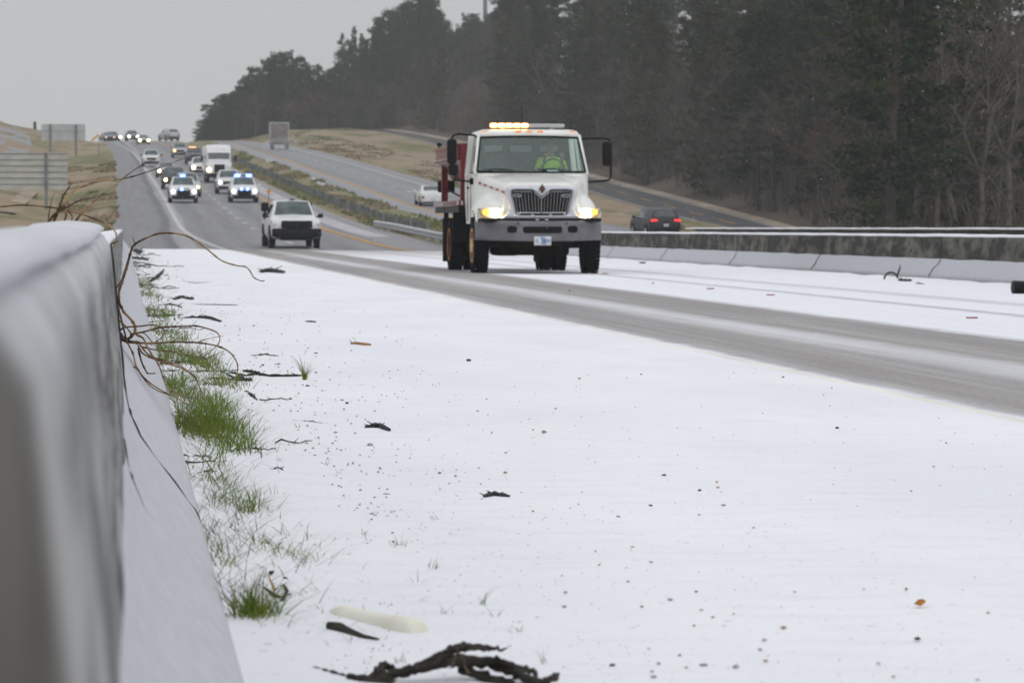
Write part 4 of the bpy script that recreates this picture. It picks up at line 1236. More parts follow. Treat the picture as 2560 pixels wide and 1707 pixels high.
# grille surround -----------------------------------------------------------
def symm(half):  # right half from top centre clockwise to bottom centre -> full ring
    return half + [(-x, z) for x, z in reversed(half) if abs(x) > 1e-6]
def densify(P, n):
    L = [0]; Q = P + [P[0]]
    for a, b in zip(Q, Q[1:]): L.append(L[-1] + math.hypot(b[0] - a[0], b[1] - a[1]))
    out_ = []
    for i in range(n):
        d = L[-1] * i / n
        for j in range(len(P)):
            if d <= L[j + 1] + 1e-9:
                f = (d - L[j]) / max(1e-9, L[j + 1] - L[j]); out_.append((lerp(Q[j][0], Q[j + 1][0], f), lerp(Q[j][1], Q[j + 1][1], f))); break
    return out_
inner = symm([(0, 1.462), (.055, 1.492), (.165, 1.585), (.52, 1.592), (.575, 1.575), (.588, 1.53), (.50, 1.145), (.455, 1.105), (0, 1.10)])
outer = symm([(0, 1.668), (.20, 1.668), (.55, 1.66), (.645, 1.635), (.685, 1.57), (.69, 1.50), (.63, 1.22), (.70, 1.10), (.80, 1.04), (0, 1.035)])
def ang_ring(P, n):      # sample by angle round the centre so that both rings pair up
    c = (0, 1.33); res = []
    for i in range(n):
        a = 2 * math.pi * i / n + math.pi / 2; d = (math.cos(a), math.sin(a)); best = None
        for p, q in zip(P, P[1:] + P[:1]):
            ex, ez = q[0] - p[0], q[1] - p[1]; den = d[0] * ez - d[1] * ex
            if abs(den) < 1e-9: continue
            t = ((p[0] - c[0]) * ez - (p[1] - c[1]) * ex) / den; u = ((p[0] - c[0]) * d[1] - (p[1] - c[1]) * d[0]) / den
            if t > 0 and -1e-6 <= u <= 1 + 1e-6 and (best is None or t < best): best = t
        res.append((c[0] + d[0] * best, c[1] + d[1] * best))
    return res
NR = 128
ri, ro = ang_ring(inner, NR), ang_ring(outer, NR)
rings = []
for t, y in ((0, .12), (0, .0), (.10, -.035), (.35, -.055), (.7, -.03), (.92, .03), (1.0, .14)):
    rings.append([(lerp(a[0], b_[0], t), y, lerp(a[1], b_[1], t)) for a, b_ in zip(ri, ro)])
vs = [p for r0 in rings for p in r0]; fs = []
for i in range(len(rings) - 1):
    for j in range(NR): fs.append((i * NR + j, i * NR + (j + 1) % NR, (i + 1) * NR + (j + 1) % NR, (i + 1) * NR + j))
sur = mesh_obj('grille_surround', vs, fs, M['surround'], T, 45)
b = MB(); b.prism([(x * 1.005, z) for x, z in inner], .045, .16); gb = b.build('grille', M['black'], T)
b = MB()
def top_z(x): ax = abs(x); return interp(ax, [0, .055, .165, .6], [1.44, 1.465, 1.555, 1.562])
xs_ = [.0] + [.062 + .0645 * i for i in range(8)]
for x0 in xs_:
    for s in ((-1, 1) if x0 > 0 else (1,)):
        xt = x0 * s; zt = top_z(xt) - .01; zb_ = 1.15
        xb = xt * .87
        wd = .011 if x0 > 0 else .022
        b.tube([(xt, .04, zt), (lerp(xt, xb, .5), .04, (zt + zb_) / 2), (xb, .04, zb_)], wd * .36, 6)
for s in (-1, 1):
    b.tube([(s * .005, .03, 1.435), (s * .07, .03, 1.485), (s * .15, .03, 1.548)], .012, 6)
    b.tube([(s * .18, .04, 1.553), (s * .54, .04, 1.56)], .007, 6)
    b.tube([(s * .02, .04, 1.15), (s * .47, .04, 1.155)], .008, 6)
    b.tube([(s * .57, .045, 1.55), (s * .487, .045, 1.16)], .008, 6)
    b.box(s * .47, .02, 1.495, .15, .03, .012); b.box(s * .48, .02, 1.455, .16, .03, .012)
    b.box(s * .40, .02, 1.475, .02, .03, .05); b.box(s * .54, .02, 1.475, .02, .03, .05)
    b.box(s * .17, .03, 1.115, .05, .05, .025); b.box(s * .44, .03, 1.13, .05, .05, .025)
b.build('grille_bars', M['chrome'], T)
# diamond emblem
def diamond(sx, sz, cz, y0, y1): return [(0, cz + sz), (sx, cz), (0, cz - sz), (-sx, cz)], y0, y1
P_, a_, b2_ = diamond(.075, .105, 1.60, -.085, -.04); b = MB(); b.prism(P_, a_, b2_); em = b.build('emblem', M['chrome'], T)
P_, a_, b2_ = diamond(.055, .078, 1.60, -.091, -.06); b = MB(); b.prism(P_, a_, b2_); b.build('emblem_field', M['black'], em)
M['emblem_red'] = mat('emblem_red', (.22, .03, .03), .4)
P_, a_, b2_ = diamond(.032, .036, 1.60, -.097, -.07); b = MB(); b.prism(P_, a_, b2_); b.build('emblem_centre', M['emblem_red'], em)
# headlamps
for s in (-1, 1):
    def plan_y(x): return plan(x) - .03
    P_ = [(.70, 1.045), (.755, 1.215), (.86, 1.235), (1.16, 1.245), (1.185, 1.15), (1.18, 1.055)]
    vs = []; 
    for x, z in P_: vs.append((s * x, plan_y(x) - .035, z))
    for x, z in P_: vs.append((s * x, plan_y(x) + .05, z))
    n = len(P_); fs = [tuple(range(n)), tuple(range(2 * n - 1, n - 1, -1))] + [(i, i + n, (i + 1) % n + n, (i + 1) % n) for i in range(n)]
    hl = mesh_obj('headlight', vs, fs, M['lens'], T)
    b = MB(); b.box(s * .85, plan_y(.85) - .045, 1.145, .21, .05, .15, bev=.024); b.build('lamp', M['head_hot'], hl)
    b = MB(); b.box(s * 1.035, plan_y(1.03) - .05, 1.165, .115, .05, .085, rot=(0, 0, s * R(20)), bev=.02); b.build('turn_signal', M['amber_lit'], hl)
    b = MB(); b.box(s * .745, plan_y(.76) - .04, 1.12, .035, .03, .11, bev=.012); b.build('reflector', M['amber_soft'], hl)
    b = MB(); b.tube([(s * .98, plan_y(.98) - .045, 1.05), (s * 1.06, plan_y(1.06) - .05, 1.08), (s * 1.14, plan_y(1.14) - .05, 1.15), (s * 1.16, plan_y(1.16) - .045, 1.235)], .006, 5); b.build('lens_seam', M['black'], hl)
# bumper --------------------------------------------------------------------
def bplan(x): return -.10 + .62 * max(0, (abs(x) - .35) / .85) ** 3
vs, fs = [], []
NXB = 60
rows = [(.615, .05), (.63, .0), (.70, -.015), (.80, -.02), (.845, -.012), (.93, .0), (.985, .01), (1.0, .035), (1.0, .12)]
for i in range(NXB + 1):
    x = lerp(-1.215, 1.215, i / NXB)
    for z, dy in rows:
        ax = abs(x); zz = z
        if z < .7: zz = z + .02 * (ax / 1.2) ** 2
        if z > .95: zz = z + .015 * (ax / 1.2) ** 2
        scoop = .0
        if .72 < z < .9: scoop = .025 * math.exp(-((ax - .9) / .16) ** 2)
        vs.append((x, bplan(x) + dy + scoop, zz))
nr = len(rows)
for i in range(NXB):
    for j in range(nr - 1): a = i * nr + j; fs.append((a, a + nr, a + nr + 1, a + 1))
mesh_obj('bumper', vs, fs, M['bumper'], T, 50)
b = MB(); b.box(-1.19, .75, .80, .04, .55, .36, bev=.01); b.box(1.19, .75, .80, .04, .55, .36, bev=.01)
def rrect(cx, cz, w_, h_, r0, skew=0):
    P = []
    for (sx, sz, a0) in ((1, 1, 0), (-1, 1, 90), (-1, -1, 180), (1, -1, 270)):
        for k in range(5):
            a = R(a0 + k * 22.5); x = cx + sx * (w_ / 2 - r0) + r0 * math.cos(a); z = cz + sz * (h_ / 2 - r0) + r0 * math.sin(a)
            P.append((x - skew * (z - cz) * (1 if x > cx else -1) * -1, z))
    return P
b = MB(); b.prism(rrect(0, .83, .74, .125, .04, .12), -.128, -.10); ai = b.build('air_intake', M['black'], T)  # black plate set proud, its colour standing for the shaded opening
b = MB(); [b.box(0, -.132, .79 + .03 * i, .66, .01, .008) for i in range(3)]; b.build('slats', M['under'], ai)
for s in (-1, 1):
    b = MB(); b.prism(rrect(s * .575, .84, .185, .125, .045), bplan(.575) - .03, bplan(.575) + .02); b.build('air_intake', M['black'], T)  # same proud black plate painting the depth of the side opening
    b = MB(); b.box(s * .46, bplan(.46) - .022, .955, .02, .02, .045); b.build('tow_slot', M['black'], T)
# black gap and tow hooks
b = MB(); b.box(0, .16, 1.02, 2.28, .25, .07); b.build('gap_trim', M['black'], T)
for s in (-1, 1):
    b = MB(); b.box(s * .09, -.03, 1.022, .07, .05, .025, bev=.008); b.build('tow_hook', M['chrome'], T)
# plate
b = MB(); b.box(0, -.135, .625, .325, .008, .168, bev=.003); pl = b.build('number_plate', M['plate'], T)
b = MB(); b.prism([(-.03, .552), (.07, .552), (.08, .60), (.05, .68), (.03, .70), (-.05, .70), (-.04, .67), (-.07, .60)], -.1415, -.138); b.build('plate_map', M['plate_blue'], pl)
b = MB(); b.prism([(-.055 + .036 * math.cos(a * .5236), .62 + .05 * math.sin(a * .5236)) for a in range(12)], -.1435, -.1405); b.build('plate_seal', M['plate'], pl)
text_obj('plate_text', 'G', .085, M['text_blue'], pl, (-.105, -.1455, .622), sx=.75)
text_obj('plate_text', '30193', .085, M['text_blue'], pl, (.07, -.1455, .622), sx=.72)
# cab shell ------------------------------------------------------------------
b = MB()
def prism_z(b, rings_):
    vs = []; n = len(rings_[0][1])
    for z, P in rings_:
        for x, y in P: vs.append((x, y, z))
    fs = []
    for i in range(len(rings_) - 1):
        for j in range(n): a = i * n + j; c = i * n + (j + 1) % n; fs.append((a, c, c + n, a + n))
    fs.append(tuple(range(n))[::-1]); q = (len(rings_) - 1) * n; fs.append(tuple(range(q, q + n)))
    b.add(vs, fs)
def foot(w_, yf, yr, r_=.12, bow=.06):
    return [(-w_, yr), (-w_, yf + r_), (-w_ + r_ * .6, yf + r_ * .25), (-w_ * .5, yf - bow * .6), (0, yf - bow), (w_ * .5, yf - bow * .6), (w_ - r_ * .6, yf + r_ * .25), (w_, yf + r_), (w_, yr)]
prism_z(b, [(.95, foot(1.08, 1.5, 3.35)), (1.5, foot(1.115, 1.5, 3.35)), (1.92, foot(1.11, 1.52, 3.35))])
prism_z(b, [(2.645, foot(1.0, 1.93, 3.33)), (2.70, foot(.99, 1.93, 3.33)), (2.755, foot(.955, 2.0, 3.3)), (2.785, foot(.86, 2.14, 3.2))])
for s in (-1, 1):
    b.tube([(s * 1.09, 1.60, 1.90), (s * 1.035, 1.80, 2.30), (s * .985, 1.98, 2.67)], [.038, .034, .034], 8)
    b.box(s * 1.055, 2.72, 2.29, .05, .10, .80, rot=(0, s * R(-8), 0))
    b.box(s * 1.03, 3.28, 2.29, .10, .12, .80, rot=(0, s * R(-6), 0))
# rear wall with window band
b.box(0, 3.31, 2.03, 2.1, .05, .26); b.box(0, 3.31, 2.60, 1.98, .05, .14)
for x in (-.30, .30): b.box(x, 3.31, 2.35, .10, .05, .42)
for x in (-.95, .95): b.box(x, 3.31, 2.35, .18, .05, .42)
b.build('cab', M['truck_white'], T, 40)
# black trim round the windscreen
b = MB()
wsb = [(-1.055, 1.575, 1.955), (-.55, 1.50, 1.945), (0, 1.47, 1.94), (.55, 1.50, 1.945), (1.055, 1.575, 1.955)]
wst = [(-.955, 1.945, 2.62), (-.5, 1.895, 2.635), (0, 1.88, 2.64), (.5, 1.895, 2.635), (.955, 1.945, 2.62)]
b.tube(wsb, .022, 6); b.tube(wst, .026, 6); b.tube([wsb[0], wst[0]], .020, 6); b.tube([wsb[-1], wst[-1]], .020, 6)
b.build('windscreen_seal', M['black'], T, 40)
vs, fs = [], []
NW = 12
for i in range(NW + 1):
    t = i / NW * 4; k = min(3, int(t)); f = t - k
    p = Vector(wsb[k]).lerp(Vector(wsb[k + 1]), f); q = Vector(wst[k]).lerp(Vector(wst[k + 1]), f)
    vs += [p, q]
for i in range(NW): fs.append((2 * i, 2 * i + 2, 2 * i + 3, 2 * i + 1))
mesh_obj('windscreen', vs, fs, M['glass'], T, 180)
for s in (-1, 1):
    mesh_obj('side_window', [(s * 1.085, 1.72, 1.95), (s * 1.085, 2.70, 1.95), (s * 1.0, 2.70, 2.62), (s * 1.0, 2.02, 2.62)], [(0, 1, 2, 3)], M['glass_dark'] if s < 0 else M['glass'], T)
    b = MB(); b.box(s * 1.118, 2.18, 1.25, .012, .012, 1.3); b.box(s * 1.118, 2.75, 1.45, .012, .012, .9); b.box(s * 1.13, 2.6, 1.65, .03, .14, .05, bev=.01); b.build('door_seam', M['black'], T)
# interior
b = MB(); b.box(0, 3.27, 2.14, 2.0, .02, .48); b.box(0, 3.27, 2.585, 1.9, .02, .17)
for x in (-.30, .30): b.box(x, 3.27, 2.35, .16, .02, .5)
for x in (-.95, .95): b.box(x * .93, 3.27, 2.35, .3, .02, .5)
b.build('rear_lining', M['interior'], T)
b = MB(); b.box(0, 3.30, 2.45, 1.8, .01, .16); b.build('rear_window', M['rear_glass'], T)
b = MB(); b.box(0, 2.65, 2.635, 1.86, 1.2, .012); b.build('headliner', M['interior'], T)
b = MB(); b.box(0, 2.5, 1.935, 2.1, 1.5, .012); b.build('cab_floor', M['interior'], T)
b = MB(); b.box(0, 1.72, 1.90, 2.0, .36, .12, bev=.05); b.box(.45, 1.85, 1.97, .6, .2, .10, bev=.04); b.build('dashboard', M['interior'], T)
b = MB(); b.box(.42, 1.62, 1.975, .22, .15, .006, rot=(R(12), 0, 0)); b.build('paper_slip', M['paper'], T)
for x in (-.52, .50):
    b = MB(); b.box(x, 2.85, 1.75, .5, .16, .75, bev=.06); b.box(x, 2.85, 2.25, .28, .12, .26, bev=.05); b.box(x, 2.6, 1.38, .5, .5, .16, bev=.05); b.build('seat', M['seat'], T)
b = MB()
ring = [(.50 + .21 * math.cos(a), 2.08 + .09 * math.sin(a), 2.02 + .19 * math.sin(a)) for a in [2 * math.pi * i / 24 for i in range(25)]]
b.tube(ring, .016, 6, False); b.tube([(.50, 2.05, 2.02), (.50, 1.85, 1.92)], .03, 6); b.tube([(.31, 2.08, 2.02), (.69, 2.08, 2.02)], .014, 6)
b.build('steering_wheel', M['black'], T)
# wipers, marker lamps, light bar, antenna
for x0, x1 in ((-.94, -.36), (.08, .62)):
    b = MB(); b.tube([(x0 + .1, 1.50, 1.985), ((x0 + x1) / 2, 1.455, 2.005), (x1, 1.44, 1.975)], .012, 6); b.tube([(x0, 1.52, 2.0), (x1 - .1, 1.46, 1.99)], .008, 5); b.build('wiper', M['black'], T)
for x in (-.86, -.215, .0, .215, .86):
    y = 1.93 if abs(x) < .5 else 2.03
    b = MB(); b.box(x, y, 2.735, .125, .07, .042, rot=(0, (0 if abs(x) < .5 else (R(12) if x > 0 else R(-12))), 0), bev=.018); b.build('marker_lamp', M['amber'], T)
b = MB(); b.box(.02, 2.42, 2.865, 1.46, .26, .075, bev=.03); b.box(-.45, 2.42, 2.81, .08, .16, .05); b.box(.5, 2.42, 2.81, .08, .16, .05)
lb = b.build('light_bar', M['sign_far'], T)
for i in range(5):
    b = MB(); b.box(-.655 + i * .152, 2.295, 2.868, .142, .06, .082, bev=.022); b.build('beacon', M['bar_lit'], lb)
    b = MB(); b.box(-.655 + i * .152, 2.262, 2.868, .105, .03, .046, bev=.012); b.build('beacon_core', M['bar_core'], lb)
b = MB(); b.tube([(-.06, 2.6, 2.78), (-.065, 2.6, 3.02), (-.07, 2.6, 3.35)], [.012, .006, .004], 6); b.build('antenna', M['black'], T)
# mirrors
for s in (-1, 1):
    b = MB()
    if s < 0:
        b.tube([(-1.0, 1.98, 2.60), (-1.06, 1.95, 2.66), (-1.38, 1.75, 2.685), (-1.50, 1.72, 2.66), (-1.54, 1.72, 2.58), (-1.54, 1.72, 2.0)], .022, 8)
        b.tube([(-1.54, 1.74, 1.82), (-1.54, 1.74, 1.86)], .02, 6); b.tube([(-1.12, 1.78, 1.76), (-1.52, 1.72, 1.80)], .020, 8); b.box(-1.14, 1.78, 1.77, .09, .08, .13, bev=.02)
    else:
        b.tube([(1.0, 1.98, 2.585), (1.12, 1.95, 2.61), (1.45, 1.75, 2.605), (1.545, 1.72, 2.58), (1.575, 1.72, 2.50), (1.575, 1.72, 1.86), (1.53, 1.72, 1.79), (1.12, 1.75, 1.755)], .022, 8)
    am = b.build('mirror_arm', M['black'], T, 60)
    b = MB(); b.box(s * (1.535 if s < 0 else 1.50), 1.70, 2.345 if s < 0 else 2.305, .19, .13, .48, bev=.05); b.build('mirror', M['black'], T, 60)
    if s < 0: b = MB(); b.box(-1.51, 1.70, 1.99, .19, .13, .22, bev=.05); b.build('mirror', M['black'], T, 60)
# chassis
b = MB()
for x in (-.42, .42): b.box(x, 4.6, .92, .10, 7.6, .26)
b.box(0, .9, .74, .9, .9, .45, bev=.08); b.box(0, 1.1, .58, 1.9, .16, .16, bev=.04); b.box(0, 1.15, .95, 1.7, .7, .3)
b.box(0, .30, .62, 1.3, .10, .20); b.box(0, 2.0, .72, .8, 1.6, .5, bev=.1)
b.box(-.05, 1.5, .50, 1.5, .5, .32, bev=.06); b.box(.0, 2.6, .48, 1.1, 1.0, .22, bev=.05); b.box(.1, 5.7, .54, 1.6, .2, .2, bev=.04); b.lathe_x(0, 5.7, .54, [(-.25, .1), (-.2, .25), (.2, .25), (.25, .1)], 18)
b.build('chassis', M['under'], T)
b = MB(); b.box(-.86, 2.5, .68, .42, .9, .42, bev=.1); b.box(-.95, 2.2, .42, .3, .5, .04); b.box(-1.0, 2.2, .42, .05, .5, .5); ft = b.build('fuel_tank', M['steel'], T)
b = MB(); b.tube([(-1.02, 1.9, .95), (-.95, 1.9, .75), (-.98, 1.9, .5), (-.85, 1.9, .45)], .03, 6); b.tube([(-1.15, 1.95, .46), (-.75, 1.95, .46)], .035, 6); b.build('step', M['steel'], T)
b = MB(); b.box(.86, 2.6, .68, .42, 1.2, .42, bev=.1); b.build('fuel_tank', M['under'], T)
b = MB()
for s in (-1, 1): b.box(s * .9, 1.7, .95, .42, .04, .7); b.box(s * 1.0, 1.1, 1.20, .30, 1.0, .05)
b.build('wheel_well', M['black'], T)
for s in (-1, 1):
    wheel(T, s * 1.07, 1.12, .53, .30, s, M['rim_rust'], dish=.03, hubx=.5)
    wheel(T, s * 1.07, 5.7, .53, .27, s, M['rim_orange'], dish=.09, hubx=0)
    wheel(T, s * .76, 5.7, .53, .27, s, M['rim_orange'], dish=.02)
    b = MB(); b.box(s * .95, 6.4, .62, .62, .03, .9, bev=.008); b.build('mud_flap', M['black'], T)
    b = MB(); b.box(s * 1.18, 6.45, .85, .10, .10, .95, bev=.02); b.build('wheel_guard', M['black'], T)
    b = MB(); b.box(s * .95, 4.9, .95, .5, .05, .75); b.build('wheel_guard', M['black'], T)
# flat deck and spreader
b = MB(); b.box(0, 6.0, 1.36, 2.50, 5.0, .11, bev=.01); dk = b.build('flat_deck', M['red'], T)
b = MB(); b.box(0, 6.0, 1.24, 2.44, 4.9, .12); b.build('deck_underside', M['black'], dk)
b = MB()
for i in range(5): b.box(-1.256, 8.2 - i * .42, 1.36, .01, .16, .075)
for i in range(5): b.box(-1.24 + i * .085, 3.493, 1.365, .04, .01, .08)
b.build('deck_tape', M['white_tape'], dk)
b = MB(); b.box(-.70, 3.485, 1.37, .12, .03, .06, bev=.01); b.build('marker_lamp', M['amber'], T)
# hopper
vs = []
hop = [(-1.22, 2.50), (-1.22, 2.25), (-.42, 1.52), (.42, 1.52), (1.22, 2.25), (1.22, 2.50)]
for y in (3.75, 8.3):
    for x, z in hop: vs.append((x, y, z))
fs = [(0, 1, 7, 6), (1, 2, 8, 7), (2, 3, 9, 8), (3, 4, 10, 9), (4, 5, 11, 10), (0, 5, 4, 3, 2, 1), (6, 7, 8, 9, 10, 11)]
hp = mesh_obj('salt_hopper', vs, fs, M['red'], T)
b = MB()
for s in (-1, 1):
    b.box(s * 1.22, 6.0, 2.51, .07, 4.7, .06)
    b.box(s * 1.225, 6.0, 2.245, .05, 4.62, .05)
    for y in (3.72, 7.6):
        b.box(s * 1.10, y, 1.95, .13, .10, 1.12)
for y in (3.70,): b.box(0, y, 2.51, 2.44, .06, .06); b.box(0, y + .02, 1.85, 2.3, .03, .05)
b.box(-1.05, 3.66, 1.95, .22, .08, 1.2); b.box(1.05, 3.66, 1.95, .22, .08, 1.2)
b.build('hopper_frame', M['red'], T)
M['snow_thin'] = mat('dusting_of_sleet', (.62, .58, .6), .8)
b = MB(); b.box(-1.255, 6.0, 2.275, .045, 4.6, .012); b.box(-1.1, 3.655, 2.42, .03, .03, .2); b.build('sleet_dusting', M['snow_thin'], hp)
b = MB(); b.box(-.98, 8.5, 1.75, .35, .3, .25, bev=.03); b.build('spreader_gear', M['under'], T)
b = MB(); b.box(-1.15, 8.25, 2.56, .03, .03, .12); b.box(-1.15, 8.25, 2.64, .10, .06, .07); b.build('work_lamp', M['under'], T)
b = MB(); b.tube([(-1.1, 7.6, 1.7), (-.9, 6.8, 1.55), (-.8, 5.6, 1.45), (-.8, 4.5, 1.45)], .02, 6); b.build('hose', M['black'], T)

# driver ----------------------------------------------------------------------
def skin_body(name, joints, edges, material, loc, parent=None, sub=2):
    me = bpy.data.meshes.new(name); me.from_pydata([j[:3] for j in joints], edges, []); me.update()
    o = bpy.data.objects.new(name, me); C.objects.link(o); o.location = loc
    md = o.modifiers.new('s', 'SKIN'); md.use_smooth_shade = True
    sv = me.skin_vertices[0].data
    for v, j in zip(sv, joints): v.radius = (j[3], j[4] if len(j) > 4 else j[3])
    sv[0].use_root = True
    md2 = o.modifiers.new('d', 'SUBSURF'); md2.levels = sub; md2.render_levels = sub
    bpy.context.view_layer.update()
    dg = bpy.context.evaluated_depsgraph_get()
    m2 = bpy.data.meshes.new_from_object(o.evaluated_get(dg))
    o.modifiers.clear(); o.data = m2; m2.materials.clear(); m2.materials.append(material)
    if parent: o.parent = parent
    return o
DX, DY_, DZ = TX + .50, TY + 2.52, TZ + 1.69      # hip point on the driver's seat
def hand_joints(base, j, e, wrist, d, side):
    pass
J = [(0, .06, .02, .14, .12), (0, .07, .25, .15, .11), (0, .06, .46, .17, .11), (0, .03, .60, .06), (0, .01, .68, .062), (0, -.01, .77, .088, .10), (0, -.01, .86, .085, .10)]
E = [(0, 1), (1, 2), (2, 3), (3, 4), (4, 5), (5, 6)]
for s in (-1, 1):
    k = len(J); J += [(s * .19, .05, .50, .065), (s * .27, -.08, .30, .048), (s * .17, -.36, .52, .036)]; E += [(2, k), (k, k + 1), (k + 1, k + 2)]
    k2 = len(J); J += [(s * .155, -.46, .585, .034, .020)]; E += [(k + 2, k2)]
    for q in range(4):
        f = len(J); J += [(s * (.19 - q * .022), -.50, .62 + q * .006, .0095), (s * (.19 - q * .022), -.535, .605, .009), (s * (.185 - q * .022), -.515, .575, .008)]
        E += [(k2, f), (f, f + 1), (f + 1, f + 2)]
    f = len(J); J += [(s * .12, -.47, .62, .011), (s * .115, -.50, .645, .009)]; E += [(k2, f), (f, f + 1)]
    k3 = len(J); J += [(s * .10, -.02, -.0, .09), (s * .13, -.45, .03, .065), (s * .13, -.60, -.34, .05), (s * .13, -.72, -.38, .04)]; E += [(0, k3), (k3, k3 + 1), (k3 + 1, k3 + 2), (k3 + 2, k3 + 3)]
drv = skin_body('person', J, E, M['skin'], (DX, DY_, DZ))
tag(drv, 'driver in a lime yellow high visibility jacket, hands on the steering wheel', 'person')
J2 = [(0, .06, .0, .16, .14), (0, .07, .25, .175, .135), (0, .06, .47, .19, .13), (0, .04, .57, .085)]
E2 = [(0, 1), (1, 2), (2, 3)]
for s in (-1, 1):
    k = len(J2); J2 += [(s * .20, .05, .505, .082), (s * .275, -.08, .30, .066), (s * .19, -.33, .50, .050)]; E2 += [(2, k), (k, k + 1), (k + 1, k + 2)]
skin_body('jacket', J2, E2, M['hivis'], (0, 0, 0), drv)
b = MB(); b.lathe_x(0, 0, 0, [(-.02, .115), (.03, .112), (.07, .09), (.095, .05)], 18); cp = b.build('cap', M['hair'], drv, 60); cp.rotation_euler = (0, R(-90), 0); cp.location = (0, 0, .86)
b = MB(); b.box(0, -.13, .855, .15, .10, .015, bev=.006); b.build('cap_brim', M['hair'], cp); bpy.data.objects[b and 'cap_brim'].matrix_parent_inverse = Matrix.Identity(4)
bpy.data.objects['cap_brim'].location = (0, 0, 0); bpy.data.objects['cap_brim'].parent = drv
b = MB(); b.box(0, -.115, .765, .022, .03, .035, bev=.008)
b.build('nose', M['skin'], drv)
# ------------------------------------------------------------------ signs on the left bank
def sign(px0, px1, py0, py1, Y, posts_px, pyb, label, m, ribs, name='road_sign'):
    a = PY(px0, py1, Y); c = PY(px1, py0, Y)
    root = empty(name, (0, 0, 0)); tag(root, label, 'road sign')
    W_, H_ = c.x - a.x, c.z - a.z; cx = (a.x + c.x) / 2; cz = (a.z + c.z) / 2
    b = MB(); b.box(cx, Y, cz, W_, .04, H_)
    b.build('panel', m, root)
    b = MB()
    for i in range(ribs): b.box(cx, Y - .035, a.z + H_ * (i + .5) / ribs + H_ * .06, W_ * .999, .03, .055)
    if ribs: b.build('rib', M['post_grey'], root)
    for q in posts_px:
        p = PY(q, 400, Y); g = ground_z(p.x, Y) - .6; zb = PY(q, pyb, Y).z
        zz = min(g, zb)
        b = MB(); b.box(p.x, Y - .12, (zz + c.z) / 2, .20 if ribs > 3 else .30, .14, c.z - zz); b.build('post', M['post_grey'], root)
    return root
sign(-60, 168, 383, 474, 235, (115, -30), 600, 'back of a large ribbed aluminium sign, the nearer of the two on the bank', M['sign_back'], 6)
sign(104, 213, 311, 352, 440, (126, 190), 430, 'back of a smaller pale sign on two posts, farther up the bank', M['sign_far'], 1)
p = hit(247, 395)
ds = empty('warning_sign', (p.x, p.y, ground_z(p.x, p.y))); tag(ds, 'small yellow diamond sign seen nearly edge on beside the shoulder', 'road sign')
b = MB(); b.box(0, 0, 1.4, .1, .1, 2.8); b.build('post', M['post_grey'], ds)
b = MB(); b.box(-.5, -.1, 2.6, 1.3, .04, .22, rot=(0, R(-42), 0)); b.build('panel', M['sign_yellow'], ds)
p = PY(1213, 45, 700)
tw = empty('mast', (p.x, 700, 10)); tag(tw, 'slender steel mast rising above the wood', 'mast')
b = MB(); h = PY(1213, -80, 700).z - 10
b.tube([(0, 0, 0), (0, 0, h)], [.6, .42], 10)
b.build('pole', M['post_grey'], tw)
# small posts on the crest
for px, py in ((87, 312),):
    p = PY(px, py, 560); s_ = MB(); g = PY(px, 326, 560).z
    s_.box(p.x, 560, (p.z + g) / 2 + .1, .5, .4, p.z - g + .8, bev=.15)
    o = s_.build('shrub', M['needle']); tag(o, 'tiny dark shrub on the ridge left of the far sign', 'shrub')

# ------------------------------------------------------------------ trees
def clump_faces(vs, fs, c, r, n, size, rnd, aspect=.45, flat=.7, up=.3):
    for _ in range(n):
        d = Vector((rnd.gauss(0, 1), rnd.gauss(0, 1), rnd.gauss(0, flat))).normalized() * (r * rnd.random() ** .45)
        p = c + Vector((d.x, d.y, d.z * flat))
        a = Vector((rnd.gauss(0, 1), rnd.gauss(0, 1), rnd.gauss(0, .6) + up)).normalized() * size * rnd.uniform(.6, 1.3)
        b = a.cross(Vector((rnd.gauss(0, 1), rnd.gauss(0, 1), rnd.gauss(0, 1)))).normalized() * a.length * aspect
        k = len(vs); vs += [p - b * .5, p + a * .5, p + b * .5, p - a * .5]; fs.append((k, k + 1, k + 2, k + 3))
def limb(vs, fs, p, q, r0, r1, n=4):
    d = (q - p).normalized(); u = d.orthogonal().normalized(); v = d.cross(u); k = len(vs)
    for (c, r_) in ((p, r0), (q, r1)):
        for j in range(n): a = 2 * math.pi * j / n; vs.append(c + (u * math.cos(a) + v * math.sin(a)) * r_)
    for j in range(n): fs.append((k + j, k + (j + 1) % n, k + n + (j + 1) % n, k + n + j))
